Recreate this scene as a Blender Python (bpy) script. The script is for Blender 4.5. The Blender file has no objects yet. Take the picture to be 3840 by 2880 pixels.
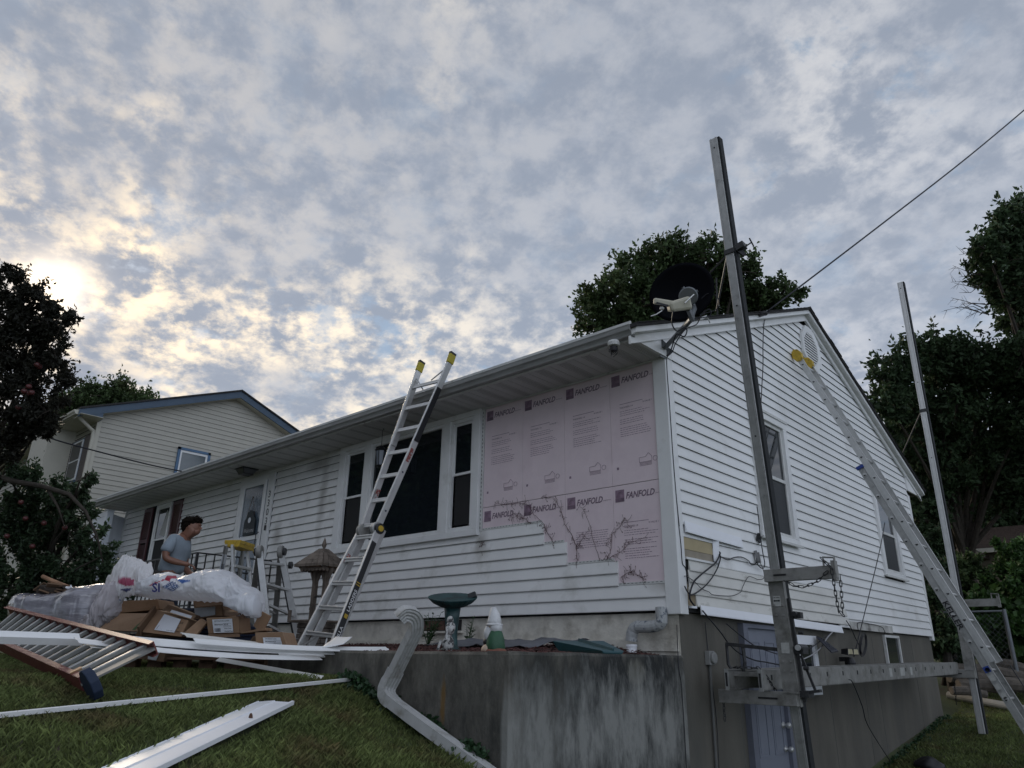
import bpy, math, random
import numpy as np
from mathutils import Vector, Matrix, noise
random.seed(7); rng = np.random.default_rng(7)
R = math.radians
# ------------------------------------------------------------------ camera
FPX = 2738.3; PITCH, ROLL, YAW = 0.357016, 0.0154116, -0.745887
CAM = Vector((3.481262, -6.02409, -0.403058))
_f = Vector((math.sin(YAW)*math.cos(PITCH), math.cos(YAW)*math.cos(PITCH), math.sin(PITCH)))
_rt = Vector((math.cos(YAW), -math.sin(YAW), 0)); _up = _rt.cross(_f)
CR = _rt*math.cos(ROLL) + _up*math.sin(ROLL); CU = -_rt*math.sin(ROLL) + _up*math.cos(ROLL)
sc = bpy.context.scene
cd = bpy.data.cameras.new("camera"); cd.sensor_width = 36; cd.lens = FPX/3840*36; cd.clip_start = .05; cd.clip_end = 600
cam = bpy.data.objects.new("camera", cd); sc.collection.objects.link(cam); sc.camera = cam
M3 = Matrix((CR, CU, -_f)).transposed()
cam.matrix_world = Matrix.Translation(CAM) @ M3.to_4x4()
# ------------------------------------------------------------------ world
SUN = Vector((-.9, .19, .39)).normalized()
w = bpy.data.worlds.new("World"); sc.world = w; w.use_nodes = True
def world():
    nt = w.node_tree; N = nt.nodes; L = nt.links; N.clear()
    def nd(t, **k):
        n = N.new(t)
        for a, b in k.items(): setattr(n, a, b)
        return n
    def mth(op, a, b=None, c=None, clamp=False):
        n = nd('ShaderNodeMath', operation=op); n.use_clamp = clamp
        for i, v in enumerate((a, b, c)):
            if v is None: continue
            if isinstance(v, (int, float)): n.inputs[i].default_value = v
            else: L.new(v, n.inputs[i])
        return n.outputs[0]
    def mix(f, a, b, mode='MIX'):
        n = nd('ShaderNodeMix', data_type='RGBA', blend_type=mode); n.clamp_factor = True
        for s, v in ((n.inputs[0], f), (n.inputs[6], a), (n.inputs[7], b)):
            if isinstance(v, (int, float)): s.default_value = v
            elif isinstance(v, tuple): s.default_value = (*v, 1)
            else: L.new(v, s)
        return n.outputs[2]
    def rmp(x, a, b, smooth=True):
        n = nd('ShaderNodeMapRange'); n.interpolation_type = 'SMOOTHSTEP' if smooth else 'LINEAR'
        L.new(x, n.inputs[0]); n.inputs[1].default_value = a; n.inputs[2].default_value = b; return n.outputs[0]
    tc = nd('ShaderNodeTexCoord'); g = tc.outputs['Generated']
    sp = nd('ShaderNodeSeparateXYZ'); L.new(g, sp.inputs[0])
    z = mth('MAXIMUM', sp.outputs[2], 0.0); zz = mth('ADD', z, .30)
    px = mth('DIVIDE', sp.outputs[0], zz); py = mth('DIVIDE', sp.outputs[1], zz)
    cb = nd('ShaderNodeCombineXYZ'); L.new(px, cb.inputs[0]); L.new(py, cb.inputs[1])
    def noi(sc_, det, rough, dist=0, off=0):
        m = nd('ShaderNodeMapping'); m.inputs['Location'].default_value = (off, off*.7, off*.3); m.inputs['Rotation'].default_value = (0, 0, .5)
        m.inputs['Scale'].default_value = (1.0, 1.0, 1)
        L.new(cb.outputs[0], m.inputs[0]); n = nd('ShaderNodeTexNoise'); L.new(m.outputs[0], n.inputs[0])
        n.inputs['Scale'].default_value = sc_; n.inputs['Detail'].default_value = det; n.inputs['Roughness'].default_value = rough; n.inputs['Distortion'].default_value = dist
        return n.outputs[0]
    big = noi(2.1, 5, .55, .1, 3.1); mid = noi(11.5, 10, .6, .12, 1.7); fin = noi(31, 8, .6, .1, 8.4); gap = noi(9.0, 9, .62, .15, 21.3)
    d = nd('ShaderNodeVectorMath', operation='DOT_PRODUCT'); L.new(g, d.inputs[0]); d.inputs[1].default_value = SUN
    dp = mth('MAXIMUM', d.outputs['Value'], 0)
    wide = mth('POWER', dp, 5.5); med = mth('POWER', dp, 26); core = mth('POWER', dp, 1500)
    sky = nd('ShaderNodeTexSky'); sky.sky_type = 'NISHITA'; sky.sun_disc = False; sky.sun_elevation = math.asin(SUN.z); sky.sun_rotation = math.atan2(SUN.x, SUN.y)
    blue = nd('ShaderNodeVectorMath', operation='SCALE'); L.new(sky.outputs[0], blue.inputs[0]); blue.inputs['Scale'].default_value = .055
    gapc = mix(.78, blue.outputs[0], (.22, .32, .45))
    # light of the cloud cells: thin bright parts between heavier grey ones
    t = mth('ADD', mth('MULTIPLY', mid, .6), mth('MULTIPLY', fin, .4))
    heavy = rmp(mth('ADD', big, mth('MULTIPLY', rmp(sp.outputs[2], .38, .72), .15)), .44, .64)
    thin = rmp(t, .42, .62)
    thin = mth('MULTIPLY', thin, mth('SUBTRACT', 1, mth('MULTIPLY', heavy, .8)))
    grey = mix(rmp(mid, .35, .65), (.235, .27, .335), (.31, .34, .40))
    lit = mix(wide, (.46, .475, .51), (.80, .70, .55))
    col = mix(thin, grey, lit)
    gm = mth('MULTIPLY', rmp(gap, .54, .66), mth('SUBTRACT', 1, mth('MULTIPLY', heavy, .8)))
    gm = mth('MULTIPLY', gm, .75)
    col = mix(gm, col, gapc)
    hi = nd('ShaderNodeVectorMath', operation='SCALE'); L.new(col, hi.inputs[0]); L.new(mth('MULTIPLY_ADD', rmp(sp.outputs[2], .35, .75), -.12, 1.0), hi.inputs['Scale']); col = hi.outputs[0]
    # low smooth bank near the horizon
    low = mth('SUBTRACT', 1, rmp(mth('ADD', sp.outputs[2], mth('MULTIPLY', mth('SUBTRACT', big, .5), .25)), .10, .24))
    bank = mix(wide, (.30, .36, .46), (.42, .45, .49))
    col = mix(mth('MULTIPLY', low, .75), col, bank)
    # warm glow round the veiled sun
    g1 = mth('MULTIPLY', med, mth('ADD', mth('MULTIPLY', thin, .85), .10))
    a1 = nd('ShaderNodeVectorMath', operation='SCALE'); a1.inputs[0].default_value = (.27, .16, .04); L.new(g1, a1.inputs['Scale'])
    a2 = nd('ShaderNodeVectorMath', operation='SCALE'); a2.inputs[0].default_value = (.9, .7, .45); L.new(core, a2.inputs['Scale'])
    s1 = nd('ShaderNodeVectorMath', operation='ADD'); L.new(col, s1.inputs[0]); L.new(a1.outputs[0], s1.inputs[1])
    s2 = nd('ShaderNodeVectorMath', operation='ADD'); L.new(s1.outputs[0], s2.inputs[0]); L.new(a2.outputs[0], s2.inputs[1])
    # sky opposite the veiled sun, out of view, raised to brighten the siding
    ant = mth('MULTIPLY_ADD', rmp(d.outputs['Value'], .15, -.75), .75, 1.0)
    bg = nd('ShaderNodeBackground'); L.new(s2.outputs[0], bg.inputs[0]); L.new(ant, bg.inputs[1])
    o = nd('ShaderNodeOutputWorld'); L.new(bg.outputs[0], o.inputs[0])
world()
sl = bpy.data.lights.new("sun", 'SUN'); sl.energy = 1.1; sl.angle = R(14); sl.color = (1, .86, .68)
so = bpy.data.objects.new("sun", sl); sc.collection.objects.link(so); so.rotation_euler = SUN.to_track_quat('Z', 'Y').to_euler()
sc.view_settings.view_transform = 'Standard'; sc.view_settings.look = 'None'; sc.view_settings.exposure = 0.55; sc.view_settings.gamma = 1
sc.cycles.max_bounces = 6; sc.cycles.diffuse_bounces = 3; sc.cycles.transparent_max_bounces = 8
# ------------------------------------------------------------------ helpers
K = 3840/2212
def ray(x, y): return CR*((x*K-1920)/FPX) - CU*((y*K-1440)/FPX) + _f
def ax_(x, y, X): v = ray(x, y); return CAM + v*((X-CAM.x)/v.x)
def ay_(x, y, Y): v = ray(x, y); return CAM + v*((Y-CAM.y)/v.y)
def az_(x, y, Z): v = ray(x, y); return CAM + v*((Z-CAM.z)/v.z)
def at(x, y, d): return CAM + ray(x, y)*d
def gz(x, y):
    z = float(np.interp(x, [-40, -20, -14, -8, -1.8, 0, 1, 2.5, 3.5, 12], [1.4, .8, .35, -.45, -.6, -1.13, -1.5, -1.95, -2.05, -2.3]))
    if x > -.2 and y > -2.2 or x > 0:
        zr = float(np.interp(y, [-3, 1.2, 4.7, 7.4, 8.6, 9.4, 11, 24, 60], [-2.0, -2.2, -1.65, -1.27, -1.15, -.85, -.6, 1.0, 3.0]))
        k = min(max((y+2.6)/3., 0), 1); k = k*k*(3-2*k)
        z = z*(1-k) + zr*k
    elif y > 8.1:
        zr = float(np.interp(y, [8, 24, 60], [-1.0, 1.0, 3.0])); k = min((y-8.1)/2, 1); z = max(z, z*(1-k)+zr*k)
    z += .1*min(max(-2.25-y, 0), 2)*min(max((x+2)/2, 0), 1)*(1 if x < 2.5 else 0.6)
    return z + .03*noise.noise(Vector((x*.5, y*.5, 0)))
def ag(x, y, d0=2.):
    v = ray(x, y); d = d0
    while d < 60:
        p = CAM + v*d
        if p.z < gz(p.x, p.y): return p
        d += .02
    return p
MAT = {}
def mat(name, col, rough=.6, metal=0., var=.12, vs=4., bump=0., bs=40., col2=None, mixs=3., mixt=(.5, .65), stretch=(1, 1, 1), alpha=None, trans=0., spec=.5, island=0., coat=0., vcol=None, extra=None, det=6):
    if name in MAT: return MAT[name]
    m = bpy.data.materials.new(name); m.use_nodes = True; nt = m.node_tree; N = nt.nodes; L = nt.links
    b = N['Principled BSDF']; b.inputs['Roughness'].default_value = rough; b.inputs['Metallic'].default_value = metal; b.inputs['Specular IOR Level'].default_value = spec
    tc = N.new('ShaderNodeTexCoord'); mp = N.new('ShaderNodeMapping'); L.new(tc.outputs['Object'], mp.inputs[0]); mp.inputs['Scale'].default_value = stretch
    n1 = N.new('ShaderNodeTexNoise'); L.new(mp.outputs[0], n1.inputs[0]); n1.inputs['Scale'].default_value = vs; n1.inputs['Detail'].default_value = det; n1.inputs['Roughness'].default_value = .65
    base = N.new('ShaderNodeMix'); base.data_type = 'RGBA'; base.blend_type = 'MULTIPLY'; base.inputs[0].default_value = 1
    if vcol:
        at_ = N.new('ShaderNodeVertexColor'); at_.layer_name = vcol; L.new(at_.outputs[0], base.inputs[6])
    else: base.inputs[6].default_value = (*col, 1)
    r = N.new('ShaderNodeMapRange'); L.new(n1.outputs[0], r.inputs[0]); r.inputs[1].default_value = .3; r.inputs[2].default_value = .7; r.inputs[3].default_value = 1-var; r.inputs[4].default_value = 1+var
    L.new(r.outputs[0], base.inputs[7]); out = base.outputs[2]
    if col2:
        n2 = N.new('ShaderNodeTexNoise'); L.new(mp.outputs[0], n2.inputs[0]); n2.inputs['Scale'].default_value = mixs; n2.inputs['Detail'].default_value = 7; n2.inputs['Roughness'].default_value = .65
        r2 = N.new('ShaderNodeMapRange'); L.new(n2.outputs[0], r2.inputs[0]); r2.inputs[1].default_value = mixt[0]; r2.inputs[2].default_value = mixt[1]
        mx = N.new('ShaderNodeMix'); mx.data_type = 'RGBA'; L.new(r2.outputs[0], mx.inputs[0]); L.new(out, mx.inputs[6]); mx.inputs[7].default_value = (*col2, 1); out = mx.outputs[2]
    if island:
        gi = N.new('ShaderNodeNewGeometry'); r3 = N.new('ShaderNodeMapRange'); L.new(gi.outputs['Random Per Island'], r3.inputs[0]); r3.inputs[3].default_value = 1-island; r3.inputs[4].default_value = 1+island
        mx = N.new('ShaderNodeMix'); mx.data_type = 'RGBA'; mx.blend_type = 'MULTIPLY'; mx.inputs[0].default_value = 1; L.new(out, mx.inputs[6]); L.new(r3.outputs[0], mx.inputs[7]); out = mx.outputs[2]
    if extra: out = extra(N, L, tc, out)
    L.new(out, b.inputs['Base Color'])
    if bump:
        n3 = N.new('ShaderNodeTexNoise'); L.new(mp.outputs[0], n3.inputs[0]); n3.inputs['Scale'].default_value = bs; n3.inputs['Detail'].default_value = 5
        bp = N.new('ShaderNodeBump'); L.new(n3.outputs[0], bp.inputs['Height']); bp.inputs['Strength'].default_value = bump; bp.inputs['Distance'].default_value = .01; L.new(bp.outputs[0], b.inputs['Normal'])
    if alpha is not None: b.inputs['Alpha'].default_value = alpha
    if coat: b.inputs['Coat Weight'].default_value = coat
    if trans:
        tr = N.new('ShaderNodeBsdfTranslucent'); L.new(out, tr.inputs[0]); ms = N.new('ShaderNodeMixShader'); ms.inputs[0].default_value = trans
        L.new(b.outputs[0], ms.inputs[1]); L.new(tr.outputs[0], ms.inputs[2]); L.new(ms.outputs[0], N['Material Output'].inputs[0])
    MAT[name] = m; return m
V = Vector
class MB:
    def __init__(s): s.v = []; s.f = []; s.m = []; s.c = []
    def add(s, vs, fs, mi=0):
        o = len(s.v); s.v += [tuple(p) for p in vs]; s.f += [tuple(i+o for i in f) for f in fs]; s.m += [mi]*len(fs); return s
    def hexa(s, a, b, mi=0):     # a, b: two quads of 4 points
        return s.add(list(a)+list(b), [(0, 3, 2, 1), (4, 5, 6, 7), (0, 1, 5, 4), (1, 2, 6, 5), (2, 3, 7, 6), (3, 0, 4, 7)], mi)
    def box(s, x0, x1, y0, y1, z0, z1, mi=0):
        return s.hexa([(x0, y0, z0), (x1, y0, z0), (x1, y1, z0), (x0, y1, z0)], [(x0, y0, z1), (x1, y0, z1), (x1, y1, z1), (x0, y1, z1)], mi)
    def bar(s, p0, p1, w, h, up=(0, 0, 1), mi=0, w1=None, h1=None):
        p0 = V(p0); p1 = V(p1); d = (p1-p0).normalized(); sd = d.cross(V(up)).normalized(); u = sd.cross(d)
        w1 = w if w1 is None else w1; h1 = h if h1 is None else h1
        q = lambda p, w, h: [p-sd*w/2-u*h/2, p+sd*w/2-u*h/2, p+sd*w/2+u*h/2, p-sd*w/2+u*h/2]
        return s.hexa(q(p0, w, h), q(p1, w1, h1), mi)
    def tube(s, pts, r, n=8, mi=0, closed=False):
        pts = [V(p) for p in pts]; k = len(pts); rr = r if isinstance(r, (list, tuple)) else [r]*k
        d0 = (pts[1]-pts[0]).normalized(); a = d0.orthogonal().normalized(); vs = []
        for i, p in enumerate(pts):
            if closed: d = pts[(i+1) % k]-pts[i-1]
            else: d = pts[min(i+1, k-1)]-pts[max(i-1, 0)]
            d.normalize(); a = (a-d*a.dot(d)).normalized(); b = d.cross(a)
            vs += [p+(a*math.cos(t)+b*math.sin(t))*rr[i] for t in (2*math.pi*j/n for j in range(n))]
        fs = [(i*n+j, i*n+(j+1) % n, (i+1)*n+(j+1) % n, (i+1)*n+j) for i in range(k-1) for j in range(n)]
        if closed: fs += [((k-1)*n+j, (k-1)*n+(j+1) % n, (j+1) % n, j) for j in range(n)]
        else: fs += [tuple(range(n-1, -1, -1)), tuple((k-1)*n+j for j in range(n))]
        return s.add(vs, fs, mi)
    def lathe(s, c, prof, n=24, mi=0, M=None, wob=None):
        c = V(c); vs = []
        for i, (r, z) in enumerate(prof):
            for j in range(n):
                t = 2*math.pi*j/n; q = r*(wob(t, i) if wob else 1); p = V((q*math.cos(t), q*math.sin(t), z)); vs.append(c + (M @ p if M else p))
        fs = [(i*n+j, i*n+(j+1) % n, (i+1)*n+(j+1) % n, (i+1)*n+j) for i in range(len(prof)-1) for j in range(n)]
        fs += [tuple(range(n-1, -1, -1)), tuple((len(prof)-1)*n+j for j in range(n))]
        return s.add(vs, fs, mi)
    def prism(s, poly, ext, mi=0):
        poly = [V(p) for p in poly]; e = V(ext); n = len(poly)
        return s.add(poly+[p+e for p in poly], [tuple(range(n-1, -1, -1)), tuple(range(n, 2*n))]+[(i, (i+1) % n, n+(i+1) % n, n+i) for i in range(n)], mi)
    def build(s, name, mats, parent=None, smooth=False, bev=0, kind=None, label=None, recalc=True):
        me = bpy.data.meshes.new(name); me.from_pydata(s.v, [], s.f); 
        for m in (mats if isinstance(mats, (list, tuple)) else [mats]): me.materials.append(m)
        if len(set(s.m)) > 1: me.polygons.foreach_set('material_index', s.m)
        if recalc and len(s.f) < 60000:
            import bmesh; bm = bmesh.new(); bm.from_mesh(me); bmesh.ops.recalc_face_normals(bm, faces=bm.faces); bm.to_mesh(me); bm.free()
        if smooth: me.shade_smooth() if hasattr(me, 'shade_smooth') else me.polygons.foreach_set('use_smooth', [True]*len(me.polygons))
        return put(me, name, parent, bev, kind, label)
def put(me, name, parent=None, bev=0, kind=None, label=None):
    o = bpy.data.objects.new(name, me); sc.collection.objects.link(o)
    if parent: o.parent = parent; o.location = -origin(parent)
    if bev:
        b = o.modifiers.new('bevel', 'BEVEL'); b.width = bev; b.segments = 2; b.limit_method = 'ANGLE'
    if kind: o['kind'] = kind
    if label: o['label'] = label
    return o
def origin(p):
    l = V(p.location)
    while p.parent: p = p.parent; l += p.location
    return l
def thing(name, label, cat, loc=(0, 0, 0), group=None):
    o = bpy.data.objects.new(name, None); o.empty_display_size = .1; sc.collection.objects.link(o); o.location = loc
    o['label'] = label; o['category'] = cat
    if group: o['group'] = group
    return o
def tag(o, label, cat, group=None):
    o['label'] = label; o['category'] = cat
    if group: o['group'] = group
    return o
def child(me, name, M, parent):      # shares mesh data, placed by matrix in world space
    o = bpy.data.objects.new(name, me); sc.collection.objects.link(o); o.parent = parent; o.matrix_local = Matrix.Translation(-origin(parent)) @ M
    return o
def text(s, org, ex, ey, size, m, parent, name='lettering', shear=0, bold=.0, align='LEFT', squash=1., off=.002, spacing=1.):
    cu = bpy.data.curves.new(name, 'FONT'); cu.body = s; cu.size = size; cu.shear = shear; cu.offset = bold*size; cu.align_x = align; cu.resolution_u = 2; cu.space_character = spacing
    t = bpy.data.objects.new(name, cu); sc.collection.objects.link(t)
    me = bpy.data.meshes.new_from_object(t); bpy.data.objects.remove(t); bpy.data.curves.remove(cu)
    ex = V(ex).normalized(); ey = V(ey).normalized(); n = ex.cross(ey)
    Mx = Matrix((ex*squash, ey, n)).transposed().to_4x4(); Mx.translation = V(org)+n*off
    me.transform(Mx); me.materials.clear(); me.materials.append(m)
    return put(me, name, parent)
def npmesh(name, verts, faces, m, parent=None, kind=None):
    me = bpy.data.meshes.new(name); nv, nf, k = len(verts), len(faces), faces.shape[1]
    me.vertices.add(nv); me.vertices.foreach_set('co', verts.astype(np.float32).ravel())
    me.loops.add(nf*k); me.loops.foreach_set('vertex_index', faces.astype(np.int32).ravel())
    me.polygons.add(nf); me.polygons.foreach_set('loop_start', np.arange(0, nf*k, k, dtype=np.int32)); me.polygons.foreach_set('loop_total', np.full(nf, k, dtype=np.int32))
    me.materials.append(m); me.update(calc_edges=True); return put(me, name, parent, kind=kind)
# ------------------------------------------------------------------ materials
def stain(N, L, tc, out):     # soot smears on the front siding, at their own places on the wall
    def blob(x, z, rx, rz, seed):
        sp = N.new('ShaderNodeVectorMath'); sp.operation = 'SUBTRACT'; L.new(tc.outputs['Object'], sp.inputs[0]); sp.inputs[1].default_value = (x, 0, z)
        dv = N.new('ShaderNodeVectorMath'); dv.operation = 'MULTIPLY'; L.new(sp.outputs[0], dv.inputs[0]); dv.inputs[1].default_value = (1/rx, 0, 1/rz)
        ln = N.new('ShaderNodeVectorMath'); ln.operation = 'LENGTH'; L.new(dv.outputs[0], ln.inputs[0])
        n = N.new('ShaderNodeTexNoise'); L.new(tc.outputs['Object'], n.inputs[0]); n.inputs['Scale'].default_value = 5; n.inputs['Detail'].default_value = 6
        ad = N.new('ShaderNodeMath'); ad.operation = 'ADD'; L.new(ln.outputs['Value'], ad.inputs[0]); L.new(n.outputs[0], ad.inputs[1])
        r = N.new('ShaderNodeMapRange'); L.new(ad.outputs[0], r.inputs[0]); r.inputs[1].default_value = 1.5; r.inputs[2].default_value = .6; r.inputs[3].default_value = 0; r.inputs[4].default_value = .55
        return r.outputs[0]
    for i, (x, z, rx, rz) in enumerate([(-7.0, 1.3, .2, .35), (-5.85, 1.7, .13, .8), (-6.0, 2.3, .5, .18), (-2.5, .8, .12, .2), (-.15, .25, .25, .12)]):
        mx = N.new('ShaderNodeMix'); mx.data_type = 'RGBA'; L.new(blob(x, z, rx, rz, i), mx.inputs[0]); L.new(out, mx.inputs[6]); mx.inputs[7].default_value = (.16, .14, .11, 1); out = mx.outputs[2]
    return out
def conc_extra(N, L, tc, out):
    def msk(loc, scl, a, b, top=1.):
        sp = N.new('ShaderNodeVectorMath'); sp.operation = 'SUBTRACT'; L.new(tc.outputs['Object'], sp.inputs[0]); sp.inputs[1].default_value = loc
        dv = N.new('ShaderNodeVectorMath'); dv.operation = 'MULTIPLY'; L.new(sp.outputs[0], dv.inputs[0]); dv.inputs[1].default_value = scl
        ln = N.new('ShaderNodeVectorMath'); ln.operation = 'LENGTH'; L.new(dv.outputs[0], ln.inputs[0])
        n = N.new('ShaderNodeTexNoise'); mp = N.new('ShaderNodeMapping'); mp.inputs['Scale'].default_value = (6, 6, 2.2); L.new(tc.outputs['Object'], mp.inputs[0]); L.new(mp.outputs[0], n.inputs[0]); n.inputs['Scale'].default_value = 1; n.inputs['Detail'].default_value = 9; n.inputs['Roughness'].default_value = .7
        m2 = N.new('ShaderNodeMath'); m2.operation = 'MULTIPLY_ADD'; L.new(n.outputs[0], m2.inputs[0]); m2.inputs[1].default_value = 2.2; L.new(ln.outputs['Value'], m2.inputs[2])
        r = N.new('ShaderNodeMapRange'); L.new(m2.outputs[0], r.inputs[0]); r.inputs[1].default_value = b; r.inputs[2].default_value = a; r.inputs[3].default_value = 0; r.inputs[4].default_value = top
        return r.outputs[0]
    for loc, scl, a, b, top, c in [((0, -.95, -.95), (0, 1.5, 2.3), 2.3, 3.0, .97, (.02, .022, .022)), ((0, -.45, -1.1), (0, 2.4, 1.5), 2.1, 2.8, .95, (.018, .02, .02)),
                              ((0, -1.95, -.8), (0, 3.5, 1.6), 1.6, 2.5, .85, (.03, .032, .03)), ((0, -.75, -.5), (0, 5., 6.), 1.5, 1.9, .9, (.13, .125, .105)),
                              ((-.62, -2.25, -.72), (22., 0, 4.6), 1.5, 1.95, .75, (.20, .11, .025)), ((-.02, -2.25, -.9), (24., 0, 2.0), 1.5, 2.1, .8, (.3, .3, .28))]:
        mx = N.new('ShaderNodeMix'); mx.data_type = 'RGBA'; L.new(msk(loc, scl, a, b, top), mx.inputs[0]); L.new(out, mx.inputs[6]); mx.inputs[7].default_value = (*c, 1); out = mx.outputs[2]
    return out
siding = mat('white_vinyl', (.84, .84, .83), .45, var=.05, vs=1.3, bump=.05, bs=60, col2=(.62, .61, .58), mixs=1.6, mixt=(.58, .8))
siding_f = mat('white_vinyl_dusty', (.80, .795, .78), .5, var=.06, vs=1.5, bump=.05, bs=60, col2=(.5, .49, .45), mixs=2.2, mixt=(.55, .8), stretch=(1, 1, 1), extra=stain)
siding_old = mat('old_cream_vinyl', (.70, .685, .64), .5, var=.08, vs=2, bump=.05, bs=60, col2=(.34, .32, .27), mixs=3.5, mixt=(.58, .78), stretch=(1, 1, 3))
siding_new = mat('clean_white_vinyl', (.86, .87, .9), .35, var=.03)
lapshade = mat('painted_lap_shade', (.045, .044, .041), .9, var=.4, vs=6)  # shadow line under each lap, painted dark on the board's underside
trim = mat('white_trim', (.78, .78, .77), .4, var=.05, vs=3, bump=.02, col2=(.6, .6, .57), mixs=2.5, mixt=(.58, .75))
trim_old = mat('weathered_white_trim', (.62, .62, .60), .55, var=.12, vs=6, col2=(.30, .28, .25), mixs=9, mixt=(.6, .75))
gutterm = mat('oxidised_white_aluminium', (.30, .30, .295), .5, metal=0, var=.25, vs=5, stretch=(.4, 1, 4), col2=(.22, .22, .21), mixs=7, mixt=(.5, .7), bump=.03)
soffm = mat('soffit_vinyl', (.56, .56, .56), .5, var=.04, vs=3)
dark = mat('dark_gap', (.015, .015, .016), .8)
glass = mat('window_glass', (.012, .016, .02), .03, var=.0, spec=.6)
screen = mat('window_screen', (.03, .033, .036), .5, spec=.3)
pink = mat('pink_foam_board', (.78, .655, .685), .55, var=.05, vs=2.5, bump=.06, bs=25, col2=(.70, .57, .605), mixs=2.4, mixt=(.5, .75))
ink = mat('printed_ink', (.20, .135, .18), .6, var=.35, vs=12)
ink2 = mat('faint_printed_ink', (.28, .19, .25), .6, var=.3, vs=20)
inkb = mat('bold_printed_ink', (.20, .14, .18), .6, var=.3, vs=14)
black = mat('black_plastic', (.012, .012, .014), .45)
conc = mat('stained_concrete', (.165, .155, .132), .9, var=.3, vs=9, bump=.6, bs=45, stretch=(1, 1, .5), col2=(.07, .065, .055), mixs=7, mixt=(.46, .72), extra=conc_extra, det=9)
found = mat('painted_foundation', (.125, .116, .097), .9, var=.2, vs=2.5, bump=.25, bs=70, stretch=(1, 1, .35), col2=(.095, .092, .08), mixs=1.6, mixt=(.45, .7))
found_f = mat('cream_foundation', (.66, .63, .56), .9, var=.16, vs=5, bump=.4, bs=40, col2=(.33, .30, .25), mixs=3, mixt=(.5, .72))
alum = mat('aluminium', (.42, .42, .41), .42, metal=.6, var=.15, vs=9, bump=.04, bs=30, col2=(.25, .25, .24), mixs=12, mixt=(.55, .75))
alum_b = mat('bright_aluminium', (.58, .58, .57), .38, metal=.55, var=.1, vs=12)
alum_d = mat('dull_aluminium', (.27, .265, .25), .6, metal=.3, var=.2, vs=8, bump=.05, bs=30, col2=(.14, .135, .12), mixs=7, mixt=(.5, .7))
rubber = mat('black_rubber', (.014, .016, .018), .8, var=.4, vs=20)
steel = mat('dark_steel', (.05, .05, .052), .5, metal=.5, var=.3, vs=20)
yellow = mat('yellow_plastic', (.50, .33, .03), .5, var=.2, vs=15, col2=(.12, .09, .03), mixs=20, mixt=(.55, .7))
redp = mat('red_fibreglass', (.17, .048, .042), .45, var=.2, vs=10)
bluep = mat('navy_rubber', (.015, .028, .06), .7)
wood = mat('weathered_wood', (.16, .13, .105), .85, var=.3, vs=12, bump=.3, bs=60, stretch=(1, 1, .3), col2=(.07, .055, .045), mixs=8)
woodbr = mat('brown_wood', (.11, .065, .04), .85, var=.35, vs=14, bump=.2)
shmat = mat('roof_shingle', (.035, .034, .034), .95, var=.4, vs=30, bump=.5, bs=120)
card = mat('brown_cardboard', (.30, .19, .115), .85, var=.12, vs=6, bump=.08, bs=30, col2=(.22, .13, .075), mixs=5, mixt=(.5, .75))
card_d = mat('dark_cardboard', (.17, .105, .062), .9, var=.15, vs=6)
paper = mat('label_paper', (.70, .72, .76), .6, var=.03)
navy = mat('navy_siding', (.010, .018, .045), .35, var=.2, vs=10)
cable = mat('black_cable', (.010, .010, .016), .5)
wcable = mat('grey_cable', (.35, .35, .36), .6)
shut = mat('maroon_vinyl', (.09, .035, .038), .5, var=.1)
bark = mat('bark', (.055, .045, .036), .95, var=.35, vs=14, bump=.5, bs=40)
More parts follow.
